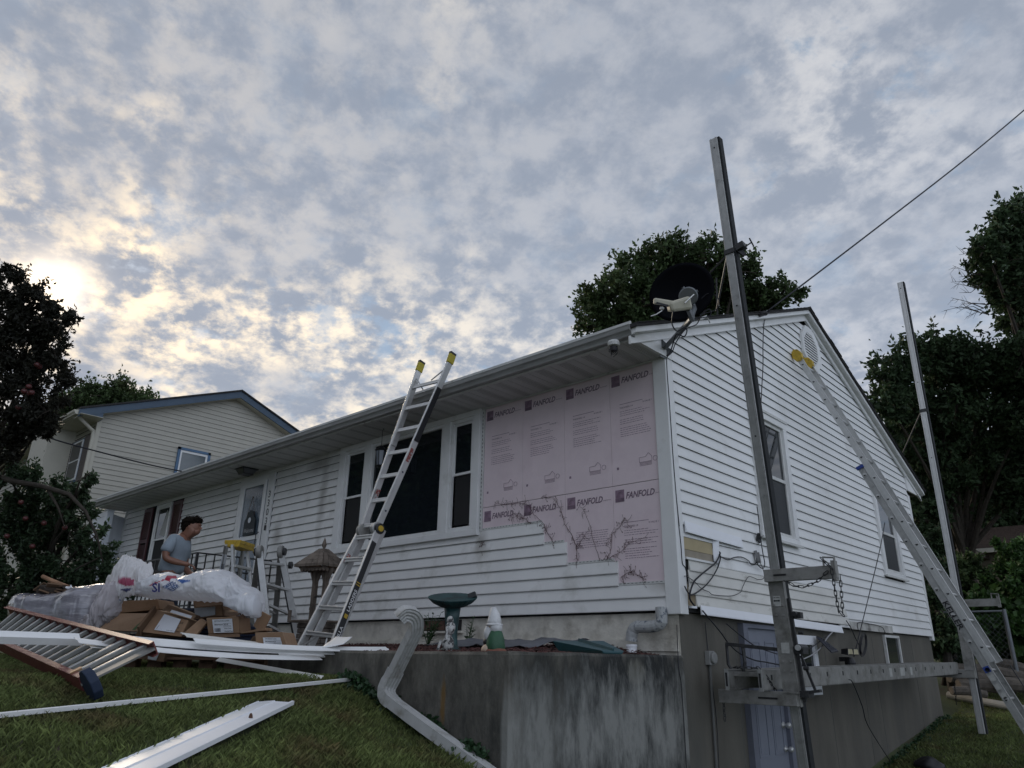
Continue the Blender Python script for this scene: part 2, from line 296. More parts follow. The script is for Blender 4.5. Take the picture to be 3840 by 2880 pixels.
# ------------------------------------------------------------------ ground
def ground():
    xs = np.unique(np.concatenate([np.linspace(-90, -16, 26), np.linspace(-16, 6, 89), np.linspace(6, 60, 24)]))
    ys = np.unique(np.concatenate([np.linspace(-50, -8, 18), np.linspace(-8, 10, 73), np.linspace(10, 110, 35)]))
    vs = [(x, y, gz(x, y)) for y in ys for x in xs]; n = len(xs)
    fs = [(j*n+i, j*n+i+1, (j+1)*n+i+1, (j+1)*n+i) for j in range(len(ys)-1) for i in range(n-1)]
    m = mat('lawn_soil', (.06, .075, .03), .95, var=.35, vs=1.2, bump=.6, bs=30, col2=(.055, .042, .026), mixs=1.4, mixt=(.5, .7))
    b = MB(); b.v = vs; b.f = fs; b.m = [0]*len(fs)
    b.build('ground', m, smooth=True, kind='structure')
ground()
def blades(name, x0, x1, y0, y1, n, h, wd, m, keep=None):
    x = rng.uniform(x0, x1, n); y = rng.uniform(y0, y1, n)
    gx = np.linspace(x0, x1, 60); gy = np.linspace(y0, y1, 60); G = np.array([[gz(a, b) for a in gx] for b in gy])
    ix = (x-x0)/(x1-x0)*58.999; iy = (y-y0)/(y1-y0)*58.999; i0 = ix.astype(int); j0 = iy.astype(int); fx = ix-i0; fy = iy-j0
    z = G[j0, i0]*(1-fx)*(1-fy)+G[j0, i0+1]*fx*(1-fy)+G[j0+1, i0]*(1-fx)*fy+G[j0+1, i0+1]*fx*fy
    pt = np.array([noise.noise(Vector((a*1.7, b*1.7, 5))) for a, b in zip(x[::1], y[::1])]) if n < 300000 else 0
    if keep is not None:
        k = keep(x, y); x, y, z, pt = x[k], y[k], z[k], pt[k]
    n = len(x); hh = h*rng.uniform(.5, 1.3, n)*(1+.5*pt); an = rng.uniform(0, 2*np.pi, n); ln = rng.uniform(.1, 1.1, n)*hh; la = rng.uniform(0, 2*np.pi, n)
    dx = np.cos(an)*wd/2; dy = np.sin(an)*wd/2; lx = np.cos(la)*ln; ly = np.sin(la)*ln; z = z-.005
    P = np.stack([np.stack([x-dx, y-dy, z], 1), np.stack([x+dx, y+dy, z], 1), np.stack([x+dx*.7+lx*.4, y+dy*.7+ly*.4, z+hh*.65], 1), np.stack([x+lx, y+ly, z+hh], 1)], 1).reshape(-1, 3)
    return npmesh(name, P, np.arange(4*n).reshape(-1, 4), m, kind='stuff')
grassm = mat('grass_blades', (.14, .175, .062), .7, var=.45, vs=1.9, island=.5, col2=(.15, .125, .06), mixs=2.2, mixt=(.5, .68), trans=.25, spec=.2)
_a, _b = (ag(560, 1524)+ag(626, 1537))/2, (ag(205, 1668)+ag(400, 1668))/2; _b = _b+(_b-_a)*.12
def gkeep(x, y):
    dx, dy = _b.x-_a.x, _b.y-_a.y; L2_ = dx*dx+dy*dy; t = np.clip(((x-_a.x)*dx+(y-_a.y)*dy)/L2_, 0, 1); return np.hypot(x-_a.x-t*dx, y-_a.y-t*dy) > .112
g1 = blades('grass', -6.5, 1.2, -6.2, -2.28, 280000, .042, .0045, grassm, keep=gkeep)
tag(g1, 'mown lawn of short green grass in front of the retaining wall', 'grass')
g2 = blades('grass', .05, 4.5, 2.5, 9.5, 80000, .05, .008, grassm)
tag(g2, 'shaded grass sloping beside the gable end foundation', 'grass')
# ------------------------------------------------------------------ the house
H0, HL, HD, HZ = 0., -13.38, 8.06, 2.43
house = thing('ranch_house', 'white sided ranch house with its pink foam sheathing exposed beside the front window', 'house', (-6, 4, -1))
SL = .41; RY = 4.03
def roofz(y): return 4.30+.10 - SL*abs(y-RY)     # top of siding under the rake
E_F, E_G = .1175, .111
def board_f(x0, x1, z0, h, m, name='siding_board', parent=None, y=0., drop=0., out=.011):
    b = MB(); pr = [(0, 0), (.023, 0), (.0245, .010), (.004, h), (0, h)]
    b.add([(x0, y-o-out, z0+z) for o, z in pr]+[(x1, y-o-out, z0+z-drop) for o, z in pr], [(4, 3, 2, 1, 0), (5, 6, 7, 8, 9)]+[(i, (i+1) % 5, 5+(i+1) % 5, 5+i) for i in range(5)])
    b.m[2] = 1; return b.build(name, [m, lapshade], parent or house)
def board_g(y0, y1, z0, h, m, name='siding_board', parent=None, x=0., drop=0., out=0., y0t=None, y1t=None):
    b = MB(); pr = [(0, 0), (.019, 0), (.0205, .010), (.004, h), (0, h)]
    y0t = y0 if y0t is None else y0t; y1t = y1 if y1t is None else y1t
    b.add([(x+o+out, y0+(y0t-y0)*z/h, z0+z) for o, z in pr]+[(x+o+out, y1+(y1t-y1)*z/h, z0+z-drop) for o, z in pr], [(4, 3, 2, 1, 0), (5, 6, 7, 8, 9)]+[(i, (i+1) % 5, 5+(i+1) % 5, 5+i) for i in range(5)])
    b.m[2] = 1; return b.build(name, [m, lapshade], parent or house)
def spans(a, b, cuts):
    out = [(a, b)]
    for c, d in cuts:
        nx = []
        for s, e in out:
            if d <= s or c >= e: nx.append((s, e)); continue
            if c > s: nx.append((s, c))
            if d < e: nx.append((d, e))
        out = nx
    return [(s, e) for s, e in out if e-s > .03]
# wall cores
MB().box(HL+.02, -.02, .004, .16, -.005, 2.6).build('wall', dark, house)
b = MB(); b.prism([(-.004, .16, -.005), (-.004, HD-.02, -.005), (-.004, HD-.02, 2.6), (-.004, RY, 4.25), (-.004, .16, 2.66)], (-.15, 0, 0)); b.build('wall', dark, house)
b = MB(); b.prism([(HL+.02, .16, -.1), (HL+.02, HD-.02, -.1), (HL+.02, HD-.02, 2.6), (HL+.02, RY, 4.25), (HL+.02, .16, 2.66)], (.15, 0, 0)); b.build('wall', siding_f, house)
# front siding courses
fw = [(-5.40, -2.53, .93, 2.43), (-8.42, -7.24, -.1, 2.36), (-12.36, -10.6, .95, 2.36)]
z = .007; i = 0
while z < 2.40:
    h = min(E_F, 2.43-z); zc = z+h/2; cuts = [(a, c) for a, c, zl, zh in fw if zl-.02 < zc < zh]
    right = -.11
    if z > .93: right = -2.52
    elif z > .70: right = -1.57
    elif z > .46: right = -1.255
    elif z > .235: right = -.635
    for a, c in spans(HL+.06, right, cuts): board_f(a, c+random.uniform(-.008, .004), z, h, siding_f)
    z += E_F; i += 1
# nailing hems left on the stepped ends
for x0, x1, zz in [(-2.5, -1.6, .947), (-1.57, -1.3, .712), (-1.25, -.68, .478), (-.64, -.12, .243)]:
    b = MB(); b.box(x0, x1, -.019, -.003, zz, zz+.026)
    for k in range(int((x1-x0)/.045)): b.box(x0+.01+k*.045, x0+.033+k*.045, -.0200, -.019, zz+.014, zz+.018, 1)
    b.build('nailing_hem', [trim_old, dark], house)
# pink sheathing: upper and lower rows of four folds
TX = V((1, 0, 0)); TZ = V((0, 0, 1))
def inkset(x0, z_top, up, full=True):
    def lt(s, x, z, sz, m=ink, **k): text(s, (x, -.0125, z), TX, TZ, sz, m, up, off=.001, **k)
    zt = z_top-.10
    b = MB(); b.box(x0+.03, x0+.135, -.0140, -.0125, zt-.065, zt+.055); b.build('printed_logo', ink2, up)
    b = MB(); b.box(x0+.03, x0+.135, -.0150, -.0140, zt-.065, zt-.028)
    for k in range(3): b.tube([(x0+.04+.015*k, -.0145, zt-.02), (x0+.07+.01*k, -.0145, zt+.03), (x0+.12, -.0145, zt+.045-.02*k)], .002, 4)
    b.build('printed_logo', ink, up)
    lt('FANFOLD', x0+.15, zt-.04, .088, inkb, shear=.3, bold=.026, squash=.84)
    b = MB(); b.tube([(x0+.49+.012*k, -.0135, zt-.03+(.008 if k % 2 else 0)) for k in range(9)], .0016, 4); b.build('printed_line', ink, up)
    if not full: return
    zz = z_top-.42
    lt('THICKNESS 1/4', x0+.12, zz, .024, ink, bold=.01); lt('R-VALUE 1', x0+.40, zz+.015, .024, ink, bold=.01)
    b = MB(); b.box(x0+.12, x0+.4, -.0135, -.0125, zz+.045, zz+.05)
    for k in range(13):
        if k in (3, 7): continue
        x = x0+.12; e = x0+.5-random.uniform(0, .12)
        while x < e:
            l = random.uniform(.012, .04); b.box(x, min(x+l, e), -.0135, -.0125, zz-.035-.022*k, zz-.030-.022*k); x += l+.008
    b.build('printed_paragraph', ink2, up, kind='stuff')
    if z_top < 1.3: return
    zb = z_top-1.02
    b = MB(); b.tube([(x0+.33, -.0135, zb), (x0+.33, -.0135, zb+.05), (x0+.40, -.0135, zb+.05), (x0+.435, -.0135, zb+.085), (x0+.47, -.0135, zb+.05), (x0+.47, -.0135, zb), (x0+.33, -.0135, zb)], .0022, 4)
    b.tube([(x0+.51+.024*math.cos(t), -.0135, zb+.02+.024*math.sin(t)) for t in np.linspace(0, 6.28, 16)], .002, 4)
    for k in range(3): b.box(x0+.33, x0+.47, -.0135, -.0125, zb-.012-.012*k, zb-.008-.012*k)
    b.build('printed_mark', ink2, up)
    b = MB(); b.box(x0+.06, x0+.085, -.0135, -.0125, zb-.035, zb-.01); b.build('printed_mark', ink2, up)
folds = [-2.505, -1.892, -1.283, -.674, -.115]
for r_, (z0, z1) in enumerate([(1.215, 2.425), (.24, 1.21)]):
    for k in range(4):
        x0, x1 = folds[k], folds[k+1]; zl = z0
        if r_ == 1: zl = [.94, .72, .5, .25][k] - .02
        b = MB(); b.box(x0+.0015, x1-.0015, -.0115, -.001, zl, z1); bo = b.build('insulation_board', pink, house, bev=.002)
        if r_ == 0: inkset(x0, z1, bo)
        else: inkset(x0+(.0 if k else .0), z1, bo, full=(k == 3))
        if r_ == 1 and k == 2:
            b = MB(); zz = z1-.42
            for q in range(8):
                x = x0+.14
                while x < x0+.52: l = random.uniform(.012, .04); b.box(x, x+l, -.0135, -.0125, zz-.022*q, zz+.005-.022*q); x += l+.008
            b.build('printed_paragraph', ink2, bo, kind='stuff')
b = MB(); b.box(-2.535, -2.508, -.03, -.002, .94, 2.425)
for k in range(30): b.box(-2.528, -2.521, -.0315, -.03, .97+k*.048, .995+k*.048, 1)
b.build('trim_channel', [trim_old, dark], house)
b = MB(); b.box(-.62, -.12, -.02, -.0125, 2.30, 2.34); 
# corner posts, foundation
b = MB(); b.box(-.125, .026, -.039, .10, -.03, 2.43); b.build('corner_post', trim, house, bev=.006)
MB().box(HL-.02, HL+.07, -.036, .10, -.03, 2.43).build('corner_post', trim_old, house, bev=.005)
MB().box(-.10, .022, HD-.09, HD+.02, -.06, 2.35).build('corner_post', trim, house, bev=.005)
MB().box(HL+.03, -.035, .02, .3, -.9, -.012).build('foundation', found_f, house)
b = MB(); b.box(-.3, -.03, -.02+.045, HD-.04, -3, -.012); b.build('foundation', found, house)
b = MB(); b.box(HL+.02, -.04, HD-.3, HD-.04, -3, -.02); b.build('foundation', found, house)
# poured-wall form seams and a parge ledge
for y in (.48, 1.05, 3.35, 4.55, 5.1, 6.9): MB().box(-.031, -.0275, y, y+.010, -2.4, -.08).build('form_seam', mat('seam', (.12, .118, .108), .9), house)
b = MB(); b.box(-13.2, -.05, -.004, .02, -.34, -.24); b.build('foundation_ledge', found_f, house)
# gable siding
gwin = [(1.80, 2.80, .86, 2.36), (5.98, 6.95, .82, 2.16)]
z = 0.; c = 0
while z < 4.25:
    zt = z+E_G; zc = z+E_G/2
    def lim(q, s): return RY + s*min(RY-.02, max(0, (roofz(RY)-.04-q)/SL))
    a0, a1 = lim(z, -1), lim(zt, -1); e0, e1 = lim(z, 1), lim(zt, 1)
    a0 = max(a0, .09); a1 = max(a1, .09); e0 = min(e0, HD-.06); e1 = min(e1, HD-.06)
    if z > 4.2: break
    cuts = [(y0, y1) for y0, y1, zl, zh in gwin if zl-.02 < zc < zh]
    ss = spans(a0, e0, cuts); start = 0
    for q, (s, e) in enumerate(ss):
        if zc < .12: 
            if e > 4.15: s = max(s, 3.85 if zc < .06 else 4.15)
        elif zc < .46: s = max(s, 3.98)
        elif zc < .70: s = max(s, .66+(.03 if zc < .6 else 0))
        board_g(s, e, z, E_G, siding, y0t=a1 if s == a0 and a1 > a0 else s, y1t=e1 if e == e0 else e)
    z += E_G; c += 1
# older cream courses hanging low at the corner
for k in range(4):
    board_g(.12+.02*k+(.14 if k == 0 else 0), 4.02+.05*(3-k), .045+.106*k, .112, siding_old, drop=.012, out=.012-.002*k)
board_g(.26, 1.9, -.025, .085, siding_new, drop=.022, out=.055); board_g(1.9, 3.80, -.047, .085, siding_new, drop=.028, out=.045)
board_g(.12, 1.27, .705, .108, siding_new, drop=.022, out=.03)
b = MB(); b.hexa([(.03, .12, .62), (.03, 1.28, .71), (.055, 1.30, .70), (.05, .13, .72)], [(.034, .12, .80), (.034, 1.24, .80), (.028, 1.24, .805), (.028, .12, .805)]);
MB().box(.002, .012, .10, .67, .555, .70).build('exposed_sheathing', mat('buff_board', (.46, .38, .23), .8, var=.1), house, label='buff coloured sheathing board where siding is missing')
MB().box(.002, .009, .10, .66, .47, .553).build('exposed_sheathing', mat('grey_board', (.32, .28, .22), .85, var=.15), house)
MB().box(.009, .03, .12, .68, .462, .482).build('nailing_hem', trim, house)
MB().box(.002, .010, .10, .26, .05, .24).build('exposed_sheathing', mat('brown_board', (.25, .2, .13), .85), house)
MB().box(.002, .03, .15, .25, .03, .05).build('nailing_hem', siding_new, house)
b = MB(); b.hexa([(.02, .66, .50), (.05, .70, .47), (.05, .74, .71), (.02, .66, .71)], [(.022, .76, .50), (.03, .76, .47), (.03, .78, .71), (.02, .76, .71)]); b.build('loose_siding_end', siding_new, house)
MB().box(.01, .03, 4.2, 5.9, -.012, .085).build('starter_board', mat('grimy_white', (.5, .49, .46), .6, var=.3, vs=3, col2=(.15, .14, .13), mixs=5, mixt=(.5, .65)), house)
# windows -------------------------------------------------------------
def window_f(x0, x1, z0, z1, parent, y=0., sash=True, fr=.045, meet=.5, name='window'):
    b = MB(); o = -.06
    for a in ((x0, x1, z0, z0+fr), (x0, x1, z1-fr, z1), (x0, x0+fr, z0+fr, z1-fr), (x1-fr, x1, z0+fr, z1-fr)): b.box(a[0], a[1], y+o, y+.01, a[2], a[3])
    f = b.build(name, trim, parent, bev=.003)
    zm = z0+(z1-z0)*meet
    if sash:
        b = MB(); s = .03
        b.box(x0+fr, x1-fr, y-.042, y-.02, zm-s/2, zm+s/2)
        for zz0, zz1, yy in ((z0+fr, zm-s/2, -.02), (zm+s/2, z1-fr, -.038)):
            b.box(x0+fr, x0+fr+s, y+yy, y+yy+.02, zz0, zz1); b.box(x1-fr-s, x1-fr, y+yy, y+yy+.02, zz0, zz1)
            b.box(x0+fr+s, x1-fr-s, y+yy, y+yy+.02, zz0, zz0+s) if zz0 < zm-.1 else b.box(x0+fr+s, x1-fr-s, y+yy, y+yy+.02, zz1-s, zz1)
        b.build('sash', trim, f)
        MB().box(x0+fr, x1-fr, y-.012, y-.006, z0+fr, zm).build('pane', screen, f); MB().box(x0+fr, x1-fr, y-.030, y-.024, zm, z1-fr).build('pane', glass, f)
    else: MB().box(x0+fr, x1-fr, y-.028, y-.02, z0+fr, z1-fr).build('pane', glass, f)
    return f
b = MB(); cw = .085     # casing round the triple window
b.box(-5.43, -2.54, -.075, -.02, .90, .975); b.box(-5.43, -2.54, -.075, -.02, 2.36, 2.43)
b.box(-5.43, -5.30, -.075, -.02, .975, 2.36); b.box(-2.635, -2.54, -.075, -.02, .975, 2.36); b.box(-4.80, -4.68, -.075, -.02, .975, 2.36); b.box(-3.19, -3.06, -.075, -.02, .975, 2.36)
b.build('window_casing', trim, house, bev=.004)
MB().box(-5.32, -2.6, -.02, .0035, .94, 2.40).build('window_backing', dark, house)
window_f(-5.30, -4.80, .975, 2.36, house, meet=.5); window_f(-4.68, -3.19, .975, 2.36, house, sash=False); window_f(-3.06, -2.635, .975, 2.36, house)
# left window with shutters
MB().box(-11.7, -11.05, -.018, .0035, .95, 2.36).build('window_backing', dark, house)
lw = window_f(-11.72, -11.04, .95, 2.34, house, fr=.06)
curt = mat('pale_curtain', (.42, .42, .41), .8)
b = MB(); b.add([(-11.40, -.046, 1.72), (-11.12, -.046, 1.68), (-11.13, -.046, 2.14), (-11.22, -.046, 2.2)], [(0, 1, 2, 3)]); b.add([(-11.40, -.044, 1.72), (-11.12, -.044, 1.68), (-11.13, -.044, 2.14), (-11.22, -.044, 2.2)], [(3, 2, 1, 0)]); b.build('curtain', curt, lw)
for x0 in (-12.33, -10.99):
    b = MB(); x1 = x0+.40
    for a in ((x0, x0+.05, 1.0, 2.33), (x1-.05, x1, 1.0, 2.33), (x0+.05, x1-.05, 2.26, 2.33), (x0+.05, x1-.05, 1.0, 1.08), (x0+.05, x1-.05, 1.63, 1.70)): b.box(a[0], a[1], -.05, -.019, a[2], a[3])
    s = b.build('shutter', shut, house)
    b = MB()
    for k in range(30):
        zz = 1.09+k*.040
        if 1.60 < zz < 1.70: continue
        b.bar((x0+.05, -.034, zz+.01), (x1-.05, -.034, zz+.01), .006, .036, up=(0, -.6, 1))
    b.build('louvre', shut, s, kind='stuff')
# front door
MB().box(-8.33, -7.27, -.02, .0035, .0, 2.34).build('door_backing', dark, house)
b = MB(); b.box(-8.36, -8.20, -.055, -.018, .05, 2.36); b.box(-7.44, -7.26, -.055, -.018, .05, 2.36); b.box(-8.20, -7.44, -.055, -.018, 2.27, 2.36); b.build('door_casing', trim, house, bev=.003)
dm = mat('pale_blue_door', (.20, .27, .35), .5, var=.06)
d = MB().box(-8.2, -7.44, -.03, -.02, .15, 2.27).build('front_door', dm, house)
b = MB(); b.lathe((-7.80, -.036, 1.92), [(.0, 0), (.2, 0), (.2, .008)], 24, M=Matrix(((1, 0, 0), (0, 0, -1), (0, .9, 0)))); b.build('fanlight', glass, d)
b = MB()
for t in (.5, 1.05, 1.57, 2.1, 2.65): b.bar((-7.80, -.047, 1.92), (-7.80+.19*math.cos(t), -.047, 1.92+.17*math.sin(t)), .008, .008, up=(0, 1, 0))
b.build('fanlight_bar', trim, d)
b = MB(); s0, s1 = -8.19, -7.45
for a in ((s0, s0+.06, .12, 2.26), (s1-.06, s1, .12, 2.26), (s0+.06, s1-.06, 2.19, 2.26), (s0+.06, s1-.06, 1.30, 1.37), (s0+.06, s1-.06, .12, .3)): b.box(a[0], a[1], -.085, -.056, a[2], a[3])
st = b.build('storm_door', trim, house, bev=.003)
gl2 = mat('storm_glass', (.16, .21, .26), .08, spec=.7, alpha=.55)
MB().box(s0+.06, s1-.06, -.07, -.066, 1.37, 2.19).build('pane', gl2, st); MB().box(s0+.06, s1-.06, -.07, -.066, .3, 1.30).build('pane', gl2, st)
b = MB(); b.tube([(-7.47, -.09, 1.40), (-7.47, -.13, 1.38), (-7.47, -.13, 1.12), (-7.47, -.09, 1.10)], .008, 6); b.build('handle', steel, st)
plq = thing('welcome_plaque', 'dark arched welcome plaque hanging by a cord on the front door', 'plaque', (-7.78, -.09, 1.5))
b = MB(); pts = [(-7.95, 1.38), (-7.60, 1.38), (-7.60, 1.62), (-7.65, 1.66), (-7.70, 1.75), (-7.78, 1.79), (-7.86, 1.75), (-7.9, 1.66), (-7.95, 1.62)]
b.prism([(x, -.092, z) for x, z in pts], (0, -.015, 0)); b.build('board', mat('plaque_green', (.012, .02, .025), .6), plq)
text('Welcome', (-7.93, -.1075, 1.42), TX, TZ, .1, mat('plaque_white', (.5, .5, .5), .6), plq, shear=.2, squash=.8)
b = MB(); b.lathe((-7.78, -.108, 1.62), [(.045, 0), (.045, .004)], 16, M=Matrix(((1, 0, 0), (0, 0, -1), (0, 1, 0)))); b.build('medallion', paper, plq)
b = MB(); b.tube([(-7.9, -.1, 1.7), (-7.78, -.1, 2.02), (-7.66, -.1, 1.7)], .004, 4); b.build('cord', woodbr, plq)
for k, chx in enumerate('3303'): text(chx, (-7.375+.0, -.057, 1.95-.145*k), TX, TZ, .16, black, house, name='house_number', bold=.01)
MB().box(-7.35, -7.31, -.075, -.057, 1.42, 1.50).build('doorbell', black, house, bev=.004)
# gable windows
def window_g(y0, y1, z0, z1, nm):
    b = MB(); fr = .10
    for a in ((y0-.02, y1+.02, z0-.01, z0+.06), (y0, y1, z1-.09, z1), (y0, y0+fr, z0+.06, z1-.09), (y1-fr, y1, z0+.06, z1-.09)): b.box(.0, .05, a[0], a[1], a[2], a[3])
    f = b.build('window', trim, house, bev=.004)
    b = MB(); a0, a1, c0, c1 = y0+fr, y1-fr, z0+.06, z1-.09; s = .045; zm = (c0+c1)/2
    for a in ((a0, a0+s, c0, c1), (a1-s, a1, c0, c1), (a0+s, a1-s, c1-s, c1), (a0+s, a1-s, c0, c0+s), (a0+s, a1-s, zm-.02, zm+.02)): b.box(-.01, .018, a[0], a[1], a[2], a[3])
    b.build('sash', trim_old, f)
    MB().box(-.003, .001, a0, a1, zm, c1).build('pane', glass, f); MB().box(-.0025, .004, a0, a1, c0, zm).build('pane', screen, f)
    MB().box(.051, .075, y0-.05, y1+.05, z0-.03, z0).build('sill', trim_old, f, bev=.003); MB().box(.051, .062, y0-.02, y1+.02, z1-.012, z1+.02).build('head_trim', trim_old, f)
window_g(1.80, 2.80, .88, 2.40, 1); window_g(5.98, 6.95, .82, 2.16, 2)
# octagonal gable vent
vy, vz = 4.13, 3.87
def octa(r, rz=None): rz = rz or r; return [(vy+r*math.cos(t), vz+rz*math.sin(t)) for t in (math.pi/8+math.pi/4*k for k in range(8))]
o1, o2 = octa(.36, .36), octa(.255, .255); b = MB()
for k in range(8):
    k2 = (k+1) % 8; b.hexa([(.018, *o1[k]), (.018, *o1[k2]), (.018, *o2[k2]), (.018, *o2[k])], [(.05, *o1[k]), (.05, *o1[k2]), (.042, *o2[k2]), (.042, *o2[k])])
ve = b.build('gable_vent', trim, house)
b = MB(); b.prism([(.019, y, z) for y, z in o2], (.004, 0, 0)); b.build('backing', dark, ve)
for k in range(11):
    zz = vz-.22+k*.044; hw = min(.235, .235*1.0 if abs(zz-vz) < .10 else .235-(abs(zz-vz)-.10)); 
    MB().bar((.036, vy-hw, zz), (.036, vy+hw, zz), .006, .040, up=(-.35, 0, 1)).build('slat', trim, ve)
# soffit, fascia, gutter, roof, rake
YE = -.60; b = MB()
sx = HL-.15; n = 0
while sx < .0:
    x1 = min(sx+.305, .0); b = MB()
    for q in range(3):
        a0 = sx+(x1-sx)*q/3; a1 = sx+(x1-sx)*(q+1)/3
        b.box(a0+.004, a1-.004, YE, -.024, 2.432, 2.440); b.box(a1-.004, a1, YE, -.024, 2.437, 2.440)
        if q == 1:
            for j in range(20): b.box(a0+.015, a1-.015, YE+.05+j*.026, YE+.062+j*.026, 2.4312, 2.4316, 1)
    b.build('soffit_panel', [soffm, mat('vent_shadow', (.3, .3, .3), .8)], house); sx = x1; n += 1
b = MB(); b.box(HL-.15, .0, -.04, -.024, 2.415, 2.431); b.build('soffit_moulding', trim_old, house)
MB().box(HL-.15, .012, YE-.02, YE, 2.42, 2.62).build('fascia', trim_old, house)
def gutter(x0, x1, y, z, name='gutter', s=-1, par=house):
    pr = [(0, 0), (s*.06, 0), (s*.066, .018), (s*.08, .038), (s*.098, .052), (s*.102, .085), (s*.108, .098), (s*.097, .101), (s*.093, .06), (s*.072, .042), (s*.056, .011), (s*.004, .011), (s*.004, .102), (0, .102)]
    b = MB(); n = len(pr)
    b.add([(x0, y+a, z+c) for a, c in pr]+[(x1, y+a, z+c) for a, c in pr], [(i, (i+1) % n, n+(i+1) % n, n+i) for i in range(n)])
    for xx in (x0, x1-.004): b.prism([(xx, y+a, z+c) for a, c in pr[:7]]+[(xx, y, z+.10)], (.004, 0, 0))
    return b.build(name, gutterm, par)
gutter(HL-.25, .06, YE-.02, 2.435)
gutter(HL-.15, .06, HD+.62, 2.45, s=1)
def roof():
    zt = 4.47; e0 = YE-.10
    def z(y): return zt-SL*abs(y-RY)
    for s, (ya, yb) in enumerate(((e0, RY), (RY, 2*RY-e0))):
        b = MB(); b.hexa([(HL-.25, ya, z(ya)-.03), (.14, ya, z(ya)-.03), (.14, yb, z(yb)-.03), (HL-.25, yb, z(yb)-.03)], [(HL-.25, ya, z(ya)), (.14, ya, z(ya)), (.14, yb, z(yb)), (HL-.25, yb, z(yb))])
        r_ = b.build('roof', shmat, house)
        b = MB(); k = 0; y = ya
        step = .135*(1 if s == 0 else -1); y = ya if s == 0 else yb
        while (y < RY-.05 if s == 0 else y > RY+.05):
            y2 = y+step; jit = random.uniform(-.006, .006)
            b.hexa([(HL-.26, y, z(y)+.001), (.15+jit, y, z(y)+.001), (.15+jit, y2, z(y2)+.001), (HL-.26, y2, z(y2)+.001)], [(HL-.26, y, z(y)+.011), (.15+jit, y, z(y)+.011), (.15+jit, y2, z(y2)+.002), (HL-.26, y2, z(y2)+.002)]); y = y2
        b.build('shingle', shmat, r_, kind='stuff')
    # ridge cap
    MB().prism([(HL-.27, RY-.14, zt-.05), (HL-.27, RY, zt+.018), (HL-.27, RY+.14, zt-.05), (HL-.27, RY, zt-.01)], (-HL+.42, 0, 0)).build('ridge_cap', shmat, house)
    def rk(off0, off1, x0, x1, name, m):
        for s in (-1, 1):
            yE = RY+s*(RY-e0-.02); b = MB()
            a = [(x0, yE, z(yE)-off0), (x0, RY, z(RY)-off0), (x0, RY, z(RY)-off1), (x0, yE, z(yE)-off1)]
            b.prism(a, (x1-x0, 0, 0)); b.build(name, m, house, bev=.003)
    rk(.031, .088, .02, .115, 'rake_board', trim); rk(.086, .098, .02, .09, 'rake_moulding', trim_old); rk(.09, .176, .022, .047, 'rake_frieze', trim); rk(.174, .188, .024, .056, 'rake_moulding', trim)
    for s in (-1, 1):
        q0 = 0 if s < 0 else HD; b = MB()
        b.prism([(.006, q0+s*.62, 2.40), (.006, q0+s*.62, z(q0+s*.62)-.06), (.006, q0-s*.08, z(q0-s*.08)-.06), (.006, q0-s*.08, 2.425), (.006, q0+s*.55, 2.425)], (.034, 0, 0)); b.build('eave_return', trim, house)
roof()
b = MB(); p = V((-1.15, RY-.3, 4.36)); b.prism([(p.x-.2, p.y-.25, p.z-.1), (p.x+.3, p.y-.25, p.z-.1), (p.x+.05, p.y, p.z+.2)], (0, .5, 0)); b.build('roof_vent', black, house)
b = MB(); b.tube([at(1550, 690, 8.6), at(1547, 600, 8.6)], .01, 6); b.build('vent_pipe', steel, house)
# soffit light, hook, floodlight at the eave end
fx = thing('ceiling_light', 'dark framed porch light fixed under the eave by the front door', 'light', (-7.72, -.32, 2.43))
b = MB(); b.hexa([(-7.86, -.44, 2.43), (-7.60, -.44, 2.43), (-7.60, -.18, 2.43), (-7.86, -.18, 2.43)], [(-7.81, -.39, 2.34), (-7.65, -.39, 2.34), (-7.65, -.23, 2.34), (-7.81, -.23, 2.34)]); b.build('shade', mat('smoked_glass', (.08, .085, .09), .2), fx)
b = MB(); b.box(-7.87, -7.59, -.45, -.17, 2.415, 2.4305); b.bar((-7.86, -.44, 2.43), (-7.81, -.39, 2.34), .01, .01); b.bar((-7.6, -.44, 2.43), (-7.65, -.39, 2.34), .01, .01); b.box(-7.82, -7.64, -.40, -.22, 2.33, 2.34); b.build('frame', black, fx)
lan = thing('hanging_lantern', 'small dark lantern hanging on a chain from the eave beside the picture window', 'lantern', (-4.15, -.3, 2.05)); cx, cy = -4.15, -.3
b = MB(); b.lathe((cx, cy, 2.13), [(.02, .06), (.085, 0), (.075, -.01)], 6); b.lathe((cx, cy, 1.90), [(.055, 0), (.07, .02), (.05, .03)], 6)
for t in range(6): a = t*math.pi/3; b.bar((cx+.05*math.cos(a), cy+.05*math.sin(a), 1.92), (cx+.07*math.cos(a), cy+.07*math.sin(a), 2.13), .008, .008)
b.build('frame', black, lan); MB().lathe((cx, cy, 1.93), [(.042, 0), (.062, .19)], 6).build('pane', mat('lantern_glass', (.2, .22, .25), .15), lan)
b = MB(); b.tube([(cx, cy, 2.19), (cx, cy, 2.40), (cx+.02, cy, 2.43), (cx+.03, cy, 2.41)], .004, 5); b.build('chain', steel, lan)
cam_l = thing('security_light', 'small round lamp holder hanging with wires under the gutter end', 'lamp', (-.12, -.72, 2.4)); p = V((-.13, -.70, 2.40))
b = MB(); b.lathe(p, [(.05, .02), (.06, .0), (.055, -.03), (.03, -.035)], 16); b.build('base', trim_old, cam_l, smooth=False)
b = MB(); b.lathe(p+V((0, 0, -.09)), [(.02, 0), (.036, .01), (.036, .055)], 10)
